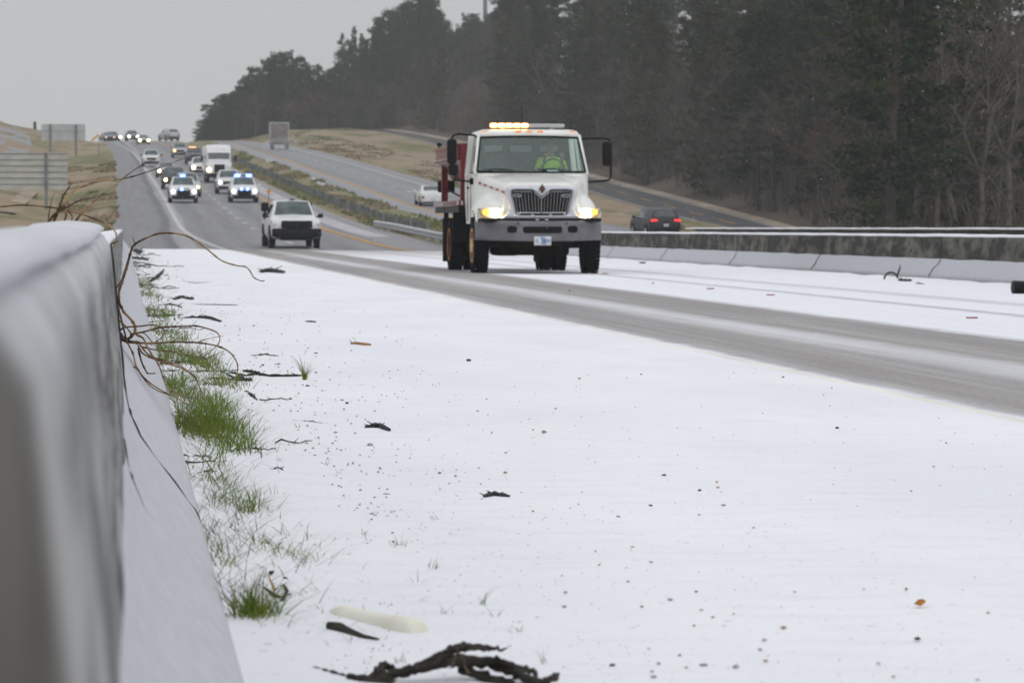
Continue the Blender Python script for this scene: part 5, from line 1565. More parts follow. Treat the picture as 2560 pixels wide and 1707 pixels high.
def pine_proto(seed, H, m, low=.25, wide=4.2, dens=1.0, conic=.5):
    rnd = random.Random(seed)
    tv, tf = [], []; cv, cf = [], []
    top = Vector((rnd.uniform(-.8, .8), rnd.uniform(-.8, .8), H)); n = 8; prev = Vector((0, 0, -1.5)); r0 = H * .013 + .05
    tr = [prev]
    for i in range(1, n + 1):
        t = i / n; q = top * t + Vector((.25 * math.sin(seed + 3 * t), .25 * math.cos(seed * 2 + 4 * t), 0)); q.z = -1.5 + (H + 1.5) * t
        limb(tv, tf, prev, q, r0 * (1 - .85 * (i - 1) / n), r0 * (1 - .85 * i / n), 7); prev = q; tr.append(q)
    nb = int(46 * dens)
    for i in range(nb):
        h = lerp(low, .99, (i + rnd.random()) / nb); ti = h * n; k = min(n - 1, int(ti)); base = tr[k].lerp(tr[k + 1], ti - k)
        env = wide * (math.sin(math.pi * min(1, (1 - h) / (1 - low) * .9 + .06)) ** .7 * (1 - conic) + conic * (1 - h) / (1 - low) + .10)
        L = env * rnd.uniform(.55, 1.12); a = rnd.uniform(0, 6.283)
        tip = base + Vector((L * math.cos(a), L * math.sin(a), L * rnd.uniform(-.05, .40)))
        limb(tv, tf, base, tip, .05, .02, 3)
        for q in range(3):
            c = base.lerp(tip, rnd.uniform(.45, 1.05)) + Vector((rnd.gauss(0, .35), rnd.gauss(0, .35), rnd.gauss(0, .25)))
            clump_faces(cv, cf, c, rnd.uniform(.55, 1.25), int(34 * dens ** .2), .46, rnd, .5, .6)
    return tv, tf, cv, cf
def bare_proto(seed, H, spread=1.0, fine=1.0, lean=0):
    rnd = random.Random(seed); tv, tf, cv, cf = [], [], [], []
    def grow(p, d, L, r_, lev):
        segs = 3; q = p
        for i in range(segs):
            d = (d + Vector((rnd.gauss(0, .14), rnd.gauss(0, .14), .05 if lev else .02))).normalized(); nq = q + d * L / segs
            limb(tv, tf, q, nq, r_ * (1 - .25 * i / segs), r_ * (1 - .25 * (i + 1) / segs), 6 if lev < 1 else (4 if lev < 3 else 3)); q = nq
        if lev >= 4:
            for _ in range(int(5 * fine)):
                t = q - d * L * rnd.uniform(0, 1)
                dd = (d + Vector((rnd.gauss(0, .6), rnd.gauss(0, .6), rnd.gauss(.1, .4)))).normalized() * rnd.uniform(.5, 1.3)
                w_ = dd.orthogonal().normalized() * .022
                k = len(cv); cv.extend([t - w_, t + w_, t + dd]); cf.append((k, k + 1, k + 2))
            return
        nb = rnd.choice((3, 4)) if lev == 0 else rnd.choice((2, 3, 3))
        for j in range(nb):
            a = 2 * math.pi * (j + rnd.random() * .7) / nb; u = d.orthogonal().normalized(); v = d.cross(u)
            k = rnd.uniform(.45, .85) * spread
            nd = (d + (u * math.cos(a) + v * math.sin(a)) * k).normalized()
            grow(q - d * L * rnd.uniform(0, .25), nd, L * rnd.uniform(.58, .80), r_ * .58, lev + 1)
    grow(Vector((0, 0, -1.5)), Vector((lean, 0, 1)).normalized(), H * .36, H * .0095, 0)
    # lower side branches so that trunks are not bare poles
    for i in range(10):
        h = rnd.uniform(.12, .4) * H; a = rnd.uniform(0, 6.283)
        grow(Vector((0, 0, h)), Vector((math.cos(a), math.sin(a), .45)).normalized(), H * .09, .035, 3)
    return tv, tf, cv, cf
def make_proto(kind, seed, H, crown_m, trunk_m, **kw):
    d = pine_proto(seed, H, None, **kw) if kind == 'pine' else bare_proto(seed, H, **kw)
    t = bpy.data.meshes.new('trunk'); t.from_pydata([tuple(v) for v in d[0]], [], d[1]); t.materials.append(trunk_m)
    for p in t.polygons: p.use_smooth = True
    c = bpy.data.meshes.new('crown'); c.from_pydata([tuple(v) for v in d[2]], [], d[3]); c.materials.append(crown_m)
    return t, c
PR = {
 'pine': [make_proto('pine', 1, 24, M['needle'], M['bark'], low=.16, wide=4.8, dens=1.5), make_proto('pine', 2, 24, M['needle_lt'], M['bark'], low=.10, wide=5.4, dens=1.5), make_proto('pine', 3, 24, M['needle'], M['bark'], low=.30, wide=4.6, dens=1.4), make_proto('pine', 9, 24, M['needle_yel'], M['bark'], low=.06, wide=4.8, conic=.7, dens=1.3)],
 'dense': [make_proto('pine', 4, 16, M['needle'], M['bark'], low=.04, wide=5.0, dens=1.6, conic=.35), make_proto('pine', 5, 16, M['needle_lt'], M['bark'], low=.05, wide=4.6, dens=1.5, conic=.3)],
 'bare': [make_proto('bare', 11, 20, M['twig'], M['bark'], fine=2.8), make_proto('bare', 12, 20, M['twig'], M['bark'], fine=2.8, spread=1.15), make_proto('bare', 13, 20, M['twig'], M['bark_pale'], fine=2.4, spread=1.0, lean=.12)],
 'red': [make_proto('bare', 14, 18, M['twig_red'], M['bark'], fine=2.0)],
 'pale': [make_proto('bare', 15, 16, M['twig'], M['bark_pale'], fine=.8, spread=1.3, lean=-.25)],
}
HN = {'pine': 24, 'dense': 16, 'bare': 20, 'red': 18, 'pale': 16}
INFO = {
 'pine': ('pine_tree', 'dark green pine in the roadside wood', 'pine tree', 'pines in the roadside wood'),
 'dense': ('evergreen_tree', 'dense dark evergreen on the hazy hilltop', 'evergreen tree', 'evergreens on the hazy hilltop'),
 'bare': ('bare_tree', 'leafless grey brown tree in the roadside wood', 'bare tree', 'leafless trees in the roadside wood'),
 'red': ('budding_tree', 'leafless tree with reddish twigs in the roadside wood', 'bare tree', 'reddish leafless trees in the roadside wood'),
 'pale': ('pale_barked_tree', 'tree with pale bare branches fronting the wood', 'bare tree', 'pale branched trees at the front of the wood'),
}
def tree(kind, loc, H, rnd, widen=1.0, info=None, variant=None):
    nm, lab, cat, grp = info or INFO[kind]
    px_ = 310 + loc[0] / loc[1] * F
    if info is None:
        zn = 'rising behind the spreader truck' if px_ < 1520 else ('above the black sport utility' if px_ < 1950 else ('over the middle of the dark parapet' if px_ < 2280 else 'near the right edge of the picture'))
    else: zn = 'in the low left part' if px_ < 800 else ('in the tall middle part' if px_ < 1125 else 'to the right beside the mast')
    lab = lab + ', ' + zn; grp = grp + ', ' + zn
    i = rnd.randrange(len(PR[kind])) if variant is None else variant
    t, c = PR[kind][i]
    root = empty(nm, loc, rnd.uniform(0, 6.28)); s = H / HN[kind]
    root.scale = (s * widen, s * widen, s); tag(root, lab, cat, grp)
    a = bpy.data.objects.new('trunk', t); C.objects.link(a); a.parent = root
    b = bpy.data.objects.new('crown', c); C.objects.link(b); b.parent = root
    return root
rnd = random.Random(5)
ntree = 0
# the wood beyond the frontage road
for row, (off_x, jx) in enumerate(((2.5, 2), (8, 3), (15, 4), (24, 5), (35, 6))):
    Y = 188 + row * 2.0
    while Y < 640:
        p = line_at('T1', Y); x = p.x + off_x + rnd.uniform(-jx, jx) * .6; y = Y + rnd.uniform(-2, 2)
        px = 310 + x / y * F
        if px < 2720 and x / y < .29:
            z = ground_z(x, y)
            q = rnd.random()
            # gap with the bank of red earth
            if 1120 < px < 1235 and y > 400 and row < 3: Y += 5; continue
            kd = 'bare' if q < (.50 if row < 2 else .40) else ('red' if q < (.60 if px > 2000 or px < 1300 else .52) else 'pine')
            Hh = rnd.uniform(17, 27) if kd == 'pine' else rnd.uniform(13, 22)
            if row == 0: Hh *= rnd.uniform(.5, .85)
            if y > 420:
                cap = interp(px, [1000, 1120, 1175, 1260, 1400], [55, 60, 35, -40, -120]); zt = PY(px, cap, y).z
                Hh = min(Hh, max(5, (zt - z) * rnd.uniform(.8, 1.02)))
            tree(kd, (x, y, z), Hh, rnd); ntree += 1
        Y += rnd.uniform(5.0, 8.5) * (1 + row * .22) * (1 if Y < 420 else 1.35)
# extra depth to the right, where the wood comes closest
for k in range(26):
    px = rnd.uniform(1500, 2600); Y = rnd.uniform(150, 215); x = (px - 310) / F * Y
    t1 = line_at('T1', max(188, Y)).x
    if x < t1 + 1 and Y > 185: continue
    if Y <= 195 and px < 2150: continue
    tree(rnd.choice(('bare', 'pine', 'pine', 'bare')), (x, Y, ground_z(x, max(Y, 188)) - .3), rnd.uniform(14, 22), rnd); ntree += 1
for px, Y, Hh in ((1880, 268, 11), (2090, 246, 13), (2250, 240, 10), (1740, 300, 12)):
    x = (px - 310) / F * Y; tree('pale', (x, Y, ground_z(x, Y)), Hh, rnd)
# undergrowth that fills the foot of the wood
def brush():
    rb = random.Random(8); vs, fs = [], []
    Y = 186.0
    while Y < 640:
        p = line_at('T1', Y)
        for k in range(95):
            x = p.x + 1 + abs(rb.gauss(0, 1)) * 15; y = Y + rb.uniform(-2, 2); z = ground_z(x, y)
            h = rb.uniform(.8, 4.2) * min(1, .35 + (x - p.x) / 8); d = Vector((rb.gauss(0, .35), rb.gauss(0, .35), 1)).normalized() * h
            w_ = Vector((rb.gauss(0, 1), rb.gauss(0, 1), 0)).normalized() * .05
            b0 = Vector((x, y, z + rb.uniform(0, 1.6))); i = len(vs)
            vs += [b0 - w_, b0 + w_, b0 + d * .6 + w_ * .5 + Vector((.1, 0, 0)), b0 + d]; fs.append((i, i + 1, i + 2, i + 3))
        Y += 2.2
    o = mesh_obj('undergrowth', vs, fs, M['twig']); tag(o, 'brown leafless undergrowth filling the foot of the roadside wood', 'undergrowth', kind='stuff')
brush()
# hilltop evergreens: (px, top pixel, width factor)
hill = [(492, 335, .5), (505, 322, .8), (515, 296, .9), (532, 262, 1.0), (549, 240, 1.0), (566, 238, 1.0), (585, 228, 1.1), (603, 208, 1.1), (622, 196, 1.1), (645, 168, 1.2), (668, 152, 1.2), (692, 134, 1.35), (715, 133, 1.35), (738, 142, 1.3), (760, 165, 1.1), (790, 166, .9),
        (812, 180, 1.0), (835, 165, 1.2), (858, 88, .95), (885, 66, 1.0), (905, 84, 1.0), (930, 100, 1.3), (950, 48, 1.2), (975, 22, 1.25), (1005, 2, 1.3), (1035, -5, 1.3), (1062, -8, 1.3), (1092, 12, 1.3), (1108, 52, 1.2), (1128, 78, 1.0), (1150, 66, 1.0), (1172, 44, 1.0), (1195, 52, 1.0), (1222, 40, 1.0), (1248, 10, 1.0), (1275, -20, 1.1)]
for px, py, wf in hill:
    for q in range(3):
        Y = (590 if q < 2 else 630) + rnd.uniform(-8, 12) + q * 12 + (40 if px > 1115 else 0)
        pxx = px + rnd.uniform(-9, 9) * (q + .3); pt = PY(pxx, py + (0 if q == 0 else rnd.uniform(8, 45) * q), Y)
        gz = PY(pxx, interp(pxx, [490, 600, 700, 900, 1300], [352, 352, 330, 320, 322]), Y).z - .5
        Hh = pt.z - gz
        if Hh < 2.5: continue
        o = tree('dense' if (q or pxx < 850 or pxx > 920) else 'pine', (pt.x, Y, gz), Hh, rnd, widen=max(.55, min(2.4, wf * 9.5 / Hh)) * (.8 if Hh > 12 else 1), info=INFO['dense'])
for px, py, wf in ((640, 205, 1), (770, 190, 1.2), (800, 195, 1.2), (1010, 160, 1.4), (925, 140, 1.1), (600, 240, 1.3), (1120, 200, 1), (1200, 130, 1.1), (870, 200, 1.4), (720, 220, 1.5)):
    Y = 580; pt = PY(px, py, Y); gz = PY(px, 336, Y).z - 1
    tree('red' if px in (770, 800, 1120, 1200) else 'bare', (pt.x, Y, gz), pt.z - gz, rnd, widen=1.0, info=('bare_tree', 'leafless tree among the hazy hilltop evergreens', 'bare tree', 'leafless trees among the hilltop evergreens'))
# a mass of far wood behind, to close the gaps
def far_wood():
    rb = random.Random(3); vs, fs = [], []
    for k in range(9000):
        px = rb.uniform(500, 1290); Y = rb.uniform(655, 690)
        top = interp(px, [500, 530, 600, 690, 740, 800, 850, 940, 1000, 1100, 1125, 1170, 1290], [340, 285, 235, 160, 160, 195, 190, 110, 40, 40, 110, 75, 10]) + 14
        py = lerp(355, top, rb.random() ** .8); c = PY(px, py, Y)
        clump_faces(vs, fs, c, 1.2, 3, 1.1, rb, .5, .8)
    o = mesh_obj('distant_wood', vs, fs, M['needle']); tag(o, 'hazy mass of woodland behind the hilltop evergreens', 'woodland', kind='stuff')
far_wood()
# bank of red earth in the gap of the wood
M['red_earth'] = mat('red_earth', (.22, .11, .07), .95, col2=(.12, .075, .055), scale=.3)
vs, fs = [], []
for i in range(13):
    for j in range(9):
        px = lerp(1095, 1275, i / 12); Y = lerp(585, 660, j / 8); t = j / 8
        q = PY(px, lerp(330, interp(px, [1095, 1150, 1190, 1275], [270, 232, 225, 300]), t), Y); vs.append((q.x, Y, q.z + .5 * mnoise.noise(Vector((q.x * .3, Y * .3, 0)))))
for i in range(12):
    for j in range(8): a = i * 9 + j; fs.append((a, a + 9, a + 10, a + 1))
tag(mesh_obj('earth_bank', vs, fs, M['red_earth'], None, 180), kind='structure')

# ------------------------------------------------------------------ foreground: grass, canes and litter
rg = random.Random(21)
def blade(vs, fs, base, h, lean, wd, curl, n=4):
    d = Vector((math.cos(lean[0]), math.sin(lean[0]), 0)); side = Vector((-d.y, d.x, 0))
    # widen towards the camera side as well so that thin blades still read
    sidec = (side * .5 + Vector((1, 0, 0)) * .6).normalized()
    k = len(vs)
    for i in range(n + 1):
        t = i / n; out_ = lean[1] * h * (t * .5 + curl * t * t); up = h * (t - .35 * curl * t * t)
        p = base + d * out_ + Vector((0, 0, up)); w2 = wd * (1 - t ** 1.5)
        vs.append(p - sidec * w2); vs.append(p + sidec * w2)
    for i in range(n): a = k + 2 * i; fs.append((a, a + 1, a + 3, a + 2))
def tuft_mesh(n, h, spread, wd=.0022, m=None, reach=.5):
    vs, fs = [], []
    for _ in range(n):
        a = rg.uniform(0, 6.283); r_ = spread * rg.random() ** .6
        blade(vs, fs, Vector((r_ * math.cos(a), r_ * math.sin(a) * 1.6, -.004)), h * rg.uniform(.45, 1.1), (rg.uniform(0, 6.283), reach * rg.uniform(.3, 1.6)), wd * rg.uniform(.7, 1.3), rg.uniform(.1, 1.1))
    return vs, fs
def ground_pt(px, py): return PZ(px, py, .012)
# continuous band
vs, fs = [], []
def band(px0, py0, px1, py1, n, h, jx, wd=.0024, reach=.6):
    for _ in range(int(n * .72)):
        t = rg.random(); cl = rg.randrange(5); px = lerp(px0, px1, t) + rg.gauss(0, jx * .45) + jx * .9 * math.sin(cl * 2.3 + py0); py = lerp(py0, py1, t) + rg.gauss(0, 4 + (py0 - 569) * .012) + (py0 - 569) * .02 * math.sin(cl * 1.7 + px0)
        p = ground_pt(px, max(600, py)); 
        if p.x < .2: p.x = .2 + rg.random() * .05
        s = min(1.7, max(1, p.y / 18))
        blade(vs, fs, p, h * rg.uniform(.25, 1.25) * min(s, 1.2), (rg.uniform(0, 6.283), reach * rg.uniform(.3, 2.9)), wd * .85 * s * rg.uniform(.7, 1.4), rg.uniform(.1, 1.2), 4 if p.y < 30 else 2)
band(335, 650, 345, 680, 160, .07, 7, .005)
band(350, 695, 372, 725, 330, .07, 13, .004)
band(350, 735, 400, 755, 260, .07, 15, .0035)
band(365, 780, 430, 800, 420, .08, 18, .003)
band(385, 825, 470, 860, 420, .08, 26, .0028)
band(390, 875, 440, 910, 520, .10, 26, .0024)
band(450, 895, 540, 930, 600, .10, 30, .0024)
band(420, 950, 470, 985, 420, .10, 26, .0022)
band(510, 945, 600, 975, 420, .09, 28, .0022)
band(425, 1000, 560, 1040, 900, .12, 36, .0021)
band(460, 1060, 570, 1090, 1200, .13, 38, .0021)
band(490, 1100, 620, 1130, 650, .12, 38, .002)
band(500, 1160, 560, 1180, 120, .10, 24, .0019)
band(490, 1205, 580, 1235, 240, .085, 28, .0018, 1.1)
band(550, 1260, 650, 1295, 280, .09, 30, .0016, .9)
band(520, 1330, 620, 1350, 130, .06, 28, .0014, 1.0)
band(500, 1395, 580, 1430, 120, .085, 24, .0014, .9)
band(600, 1385, 780, 1430, 230, .09, 40, .0014, .8)
band(560, 1480, 760, 1520, 90, .06, 40, .0014, 1.0)
band(600, 1560, 720, 1585, 100, .06, 26, .0014, 1.2)
band(740, 1565, 940, 1595, 130, .035, 36, .0013, 1.4)
o = mesh_obj('grass', vs, fs, M['blade']); tag(o, 'bright green grass growing in a strip along the foot of the near parapet', 'grass', kind='stuff')
def leaf(px, py, s, m, label, group=None, z=.02):
    p = PZ(px, py, z); a = rg.uniform(0, 6.28); n = 9; vs = []
    for i in range(n): t = 2 * math.pi * i / n; vs.append((s * math.cos(t) * (1 + .2 * rg.random()), s * .6 * math.sin(t) * (1 + .3 * rg.random()), s * .35 * abs(math.sin(t * 1.5))))
    vs2 = [(x, y, z_ - s * .12) for x, y, z_ in vs]
    o = mesh_obj('leaf', vs + vs2, [tuple(range(n)), tuple(range(2 * n - 1, n - 1, -1))] + [(i, i + n, (i + 1) % n + n, (i + 1) % n) for i in range(n)], M[m]); o.location = p; o.rotation_euler = (rg.uniform(-.3, .3), rg.uniform(-.3, .3), a); tag(o, label, 'leaf', group)
# dead stalks and straw mixed into the strip, and fine grit on the snow beside it
def dead_grass():
    vs, fs = [], []
    for _ in range(900):
        py = 640 + 920 * rg.random() ** 1.1; px = 292 + (py - 569) * .235 + abs(rg.gauss(0, 1)) * (40 + (py - 600) * .10); p = ground_pt(px, py); s_ = max(1, p.y / 18)
        blade(vs, fs, p, rg.uniform(.02, .10) * min(1.3, s_), (rg.uniform(0, 6.283), rg.uniform(.5, 3.0)), .0012 * s_, rg.uniform(0, .8), 3)
    tag(mesh_obj('dead_grass', vs, fs, M['vine_dark']), 'dry brown stalks mixed into the green grass strip', 'dead grass', kind='stuff')
dead_grass()
def twigs():
    for _ in range(64):
        py = 625 + 560 * rg.random() ** 1.2; px = 296 + (py - 569) * .27 + abs(rg.gauss(0, 1)) * (30 + (py - 600) * .16)
        p = PZ(px, py, .025); s_ = max(1, p.y / 15) ; L = rg.uniform(.03, .11) * s_; a = rg.gauss(0, .5); n_ = 6; P = []
        for q in range(n_ + 1): u = q / n_ - .5; P.append(Vector((L * 2 * u * math.cos(a), L * 2 * u * math.sin(a) + .01 * math.sin(q * 2.1 + px), .012 * s_ * mnoise.noise(Vector((q * .7, px, 0))) + .006)))
        b = MB(); b.tube(P, [.0035 * s_ * (1 + .7 * mnoise.noise(Vector((q * 1.3, py, 0)))) * (1 - .5 * q / n_) for q in range(n_ + 1)], 6)
        k = rg.randrange(2, n_); b.tube([P[k], P[k] + Vector((L * .25 * rg.choice((-1, 1)), 0, L * rg.uniform(.05, .3)))], [.002 * s_, .0006 * s_], 5)
        o = b.build('twig', M[rg.choice(('wood_dark', 'wood_dark', 'rubber_bit', 'vine_dark'))]); o.location = p; tag(o, 'small blackened twig lying in or beside the green grass strip', 'twig', 'blackened twigs along the grass strip')
    for _ in range(14):
        py = 700 + 800 * rg.random(); px = 300 + (py - 569) * .28 + abs(rg.gauss(0, 1)) * (30 + (py - 600) * .18)
        leaf(px, py, .010 * max(1, PZ(px, py, .02).y / 14), 'straw', 'curled tan leaf scrap lying in or beside the grass strip', 'tan leaf scraps along the grass strip')
def grit():
    vs, fs = [], []
    for _ in range(2000):
        if rg.random() < .72: py = 640 + 1080 * rg.random(); px = 300 + (py - 569) * .25 + abs(rg.gauss(0, 1)) * (120 + (py - 600) * .42)
        else: py = 700 + 1010 * rg.random(); px = rg.uniform(500, 2560)
        if py < 600: continue
        p = PZ(px, py, .021)
        if p.x > 3.7 or p.x < .25: continue
        s_ = rg.uniform(.5, 1.5) * max(1.3, min(4.5, 3.2 * p.y / 12)) * .001 * (1.3 if px < 1000 else .8); k = len(vs)
        for q in range(5): a = 6.283 * q / 5; vs.append(p + Vector((s_ * math.cos(a) * rg.uniform(.7, 1.3), s_ * math.sin(a) * rg.uniform(.7, 1.6), 0)))
        vs.append(p + Vector((0, 0, s_ * .9))); fs += [(k + q, k + (q + 1) % 5, k + 5) for q in range(5)]
    tag(mesh_obj('grit', vs, fs, M['grit']), 'fine brown and grey grit speckled over the snow of the shoulder', 'grit', kind='stuff')
M['grit'] = mat('road_grit', (.30, .22, .16), .9, col2=(.09, .085, .08), scale=14)
grit()
def tuft(px, py, n, h, spread, label, m='blade', wd=.0018, group=None, reach=.5):
    p = ground_pt(px, py); v, f = tuft_mesh(n, h, spread, wd, None, reach)
    o = mesh_obj('grass_tuft', v, f, M[m]); o.location = p; tag(o, label, 'grass', group)
tuft(640, 1560, 150, .125, .05, 'thickest green grass tuft beside the white plastic bottle', reach=.7)
tuft(762, 950, 18, .19, .012, 'tall upright grass tuft standing clear of the strip under the arching canes', wd=.0032, reach=.45)
tuft(615, 1295, 45, .085, .03, 'upright leafy grass tuft close to the foot of the sloping parapet', reach=.5)
tuft(560, 1440, 26, .075, .035, 'curved grass tuft pressed against the parapet toe', reach=.9)
tuft(990, 1370, 16, .055, .03, 'little grass tuft poking through bare snow beyond the white bottle', wd=.0012, reach=.5)
tuft(1078, 1430, 12, .05, .02, 'thin sprig nearer the camera than the little tuft in bare snow', 'blade_pale', .0011, reach=.7)
tuft(1205, 1520, 6, .075, .012, 'one tall pale blade with short sprigs at its foot', 'blade_pale', .0012, reach=.5)
tuft(1295, 1590, 9, .035, .015, 'small green sprig in the snow right of the white bottle', 'blade_pale', .0012, reach=.8)
SP = [(668, 1010, .05), (655, 1090, .06), (720, 1120, .05), (905, 1345, .04), (1090, 1300, .04), (560, 1180, .08), (590, 1210, .08), (665, 1300, .08), (705, 1345, .06), (600, 1375, .07), (540, 1390, .07), (745, 1395, .06), (860, 1520, .05), (700, 1520, .07), (1120, 1545, .05), (690, 1135, .05), (745, 1075, .06), (812, 1170, .06), (850, 1190, .05), (700, 1165, .05), (640, 1250, .06), (760, 1330, .05), (765, 1355, .05), (870, 1400, .04), (925, 1470, .05), (1040, 1465, .05), (1232, 1550, .05), (680, 1065, .05), (725, 1440, .07), (800, 1410, .05), (1000, 1660, .05), (1370, 1665, .04), (690, 1250, .07), (635, 1180, .06), (780, 1500, .06)]
for px, py, h in SP:
    tuft(px, py, 5, h, .012, 'thin pale grass sprig coming through the snow on the shoulder', 'blade_pale', .0011, 'thin grass sprigs in the snow', .7)

# canes climbing over the parapet
def cane(pts, r0, r1, name, label, m='vine', parent=None, grp=None, nodes=True):
    P = [PY(*p) for p in pts]
    Q = []                         # smooth the polyline
    for i in range(len(P) - 1):
        p0, p1, p2, p3 = P[max(0, i - 1)], P[i], P[i + 1], P[min(len(P) - 1, i + 2)]
        for s in range(6):
            t = s / 6; Q.append(.5 * ((2 * p1) + (p2 - p0) * t + (2 * p0 - 5 * p1 + 4 * p2 - p3) * t * t + (3 * p1 - p0 - 3 * p2 + p3) * t ** 3))
    Q.append(P[-1]); n = len(Q)
    rad = []
    for i in range(n):
        r_ = lerp(r0, r1, i / (n - 1)) * .72
        if nodes and i % 7 == 3: r_ *= 1.45
        rad.append(r_)
    b = MB(); b.tube(Q, rad, 7)
    o = b.build(name, M[m], parent, 60)
    if label: tag(o, label, 'vine', grp)
    return o
VR = empty('vine', tuple(PY(320, 860, 13.2))); tag(VR, 'tangle of bare brown vine stems spilling out of the parapet joint over the grass', 'vine')
def vc(pts, r0=.0045, r1=.0022, m='vine'):
    o = cane(pts, r0, r1, 'stem', None, m, None); o.parent = VR; o.matrix_parent_inverse = VR.matrix_world.inverted() if False else Matrix.Translation(-VR.location)
def zc(s): return lambda u, v: (250 + u / 5.227, 780 + v / 5.227)
g4 = lambda u, v, Y: (250 + u / 5.227, 780 + v / 5.227, Y)
g3 = lambda u, v, Y: (260 + u / 5.227, 560 + v / 5.227, Y)
# knot of old wood
vc([g4(270, 290, 13.2), g4(300, 360, 13.1), g4(400, 390, 13.0), g4(500, 400, 12.9)], .012, .008, 'vine_dark')
vc([g4(260, 300, 13.2), g4(350, 350, 13.1), g4(430, 300, 13.0), g4(460, 220, 13.0), g4(430, 130, 13.0), g4(320, 10, 12.9), g3(240, 1110, 12.9), g3(200, 1020, 12.8), g3(200, 880, 12.7), g3(250, 720, 12.6), g3(300, 560, 12.5), g3(340, 400, 12.4), g3(370, 300, 12.3)], .0075, .006)
vc([g3(370, 300, 12.3), g3(440, 240, 12.3), g3(560, 180, 12.2), g3(700, 130, 12.1), g3(870, 120, 12.0), g3(1060, 150, 11.9), g3(1200, 220, 11.8), g3(1360, 340, 11.7), g3(1540, 480, 11.6), g3(1740, 545, 11.5), g3(1850, 560, 11.4), g3(1915, 625, 11.4), g3(1960, 700, 11.4), g3(2060, 745, 11.4), g3(2100, 735, 11.4)], .0058, .0020)
vc([g3(415, 270, 12.3), g3(390, 220, 12.3), g3(370, 165, 12.3)], .003, .001, 'vine_dark')
vc([g3(200, 1060, 12.9), g3(130, 960, 12.8), g3(150, 850, 12.7), g3(215, 770, 12.6), g3(270, 620, 12.5), g3(330, 420, 12.4)], .005, .0045)
vc([g3(140, 1080, 12.9), g3(160, 1200, 12.9), g3(190, 1390, 13.0), g4(250, 250, 13.1)], .004, .003, 'vine_dark')
vc([g3(125, 980, 12.9), g3(200, 1150, 12.9), g3(260, 1380, 13.0), g4(360, 400, 13), g4(430, 540, 12.8), g4(480, 720, 12.5), g4(600, 880, 12.2), g4(780, 1010, 12), g4(1000, 1120, 11.6), g4(1120, 1200, 11.5)], .006, .003)
vc([g4(400, 290, 13), g4(560, 260, 12.8), g4(800, 200, 12.6), g4(1000, 190, 12.4), g4(1250, 182, 12.2), g4(1450, 232, 12), g4(1540, 280, 11.9), g4(1565, 370, 11.8), g4(1500, 470, 11.8), g4(1330, 590, 11.8), g4(1180, 690, 11.8)], .0055, .002)
vc([g4(260, 240, 13.1), g4(330, 200, 13), g4(520, 185, 12.8), g4(700, 168, 12.7), g4(820, 220, 12.6), g4(840, 280, 12.6), g4(760, 370, 12.6), g4(660, 430, 12.6)], .005, .003)
vc([g4(400, 380, 13), g4(550, 405, 12.8), g4(750, 405, 12.6), g4(1000, 392, 12.4), g4(1300, 402, 12.2), g4(1550, 450, 12), g4(1700, 530, 11.9), g4(1780, 640, 11.8), g4(1800, 740, 11.8), g4(1770, 860, 11.8), g4(1700, 920, 11.8)], .006, .0022)
vc([g4(480, 300, 13), g4(560, 340, 12.8), g4(610, 440, 12.7), g4(680, 560, 12.6), g4(760, 680, 12.4), g4(820, 830, 12.2), g4(880, 980, 12), g4(1050, 1080, 11.8), g4(1200, 1130, 11.6)], .0058, .003)
vc([g4(500, 440, 13), g4(560, 540, 12.8), g4(700, 610, 12.6), g4(900, 680, 12.4), g4(1080, 740, 12.2), g4(1230, 840, 12), g4(1290, 960, 11.9), g4(1340, 1070, 11.8)], .0055, .003)
vc([g4(520, 420, 13), g4(640, 560, 12.8), g4(850, 640, 12.5), g4(1050, 700, 12.3), g4(1200, 810, 12), g4(1260, 850, 12)], .0045, .002)
vc([g4(540, 450, 13), g4(700, 490, 12.8), g4(950, 520, 12.6), g4(1150, 570, 12.4), g4(1350, 600, 12.2), g4(1520, 680, 12)], .0045, .002)
vc([g4(1280, 390, 12.3), g4(1430, 345, 12.2), g4(1610, 312, 12.1)], .0025, .0012)
vc([g4(1370, 610, 12.2), g4(1480, 570, 12.2), g4(1620, 510, 12.1)], .0025, .0012)
vc([g4(500, 480, 13), g4(540, 640, 12.8), g4(590, 750, 12.7), g4(625, 800, 12.6), g4(720, 800, 12.6)], .0055, .003, 'vine_dark')
vc([g4(335, 600, 12.8), g4(400, 690, 12.6), g4(480, 740, 12.5), g4(560, 850, 12.3), g4(640, 950, 12.1), g4(760, 1030, 12), g4(900, 1080, 11.8)], .0045, .0025)
vc([g4(230, 90, 13.1), g4(330, 180, 13), g4(420, 280, 13), g4(560, 270, 12.9), g4(640, 340, 12.8), g4(680, 400, 12.8)], .004, .0025)
# the canes that stand above the parapet
V2 = empty('vine', tuple(PY(150, 520, 9.5))); tag(V2, 'bare thorny canes standing up from behind the near parapet, crossing the far road', 'vine')
g5 = lambda u, v, Y: (u / 2.5286, 380 + v / 2.5286, Y)
def v2(pts, r0, r1, m='vine'):
    o = cane(pts, r0, r1, 'stem', None, m, None); o.parent = V2; o.matrix_parent_inverse = Matrix.Translation(-V2.location)
v2([g5(285, 490, 9.6), g5(330, 410, 9.6), g5(375, 370, 9.6), g5(450, 260, 9.7), g5(560, 205, 9.8), g5(670, 180, 9.9), g5(790, 168, 10), g5(930, 128, 10), g5(1050, 85, 10.1), g5(1165, 40, 10.2)], .0055, .0016)
v2([g5(330, 480, 9.6), g5(350, 400, 9.6), g5(375, 350, 9.6), g5(400, 280, 9.6), g5(432, 230, 9.6), g5(448, 200, 9.6)], .005, .0015, 'vine_dark')
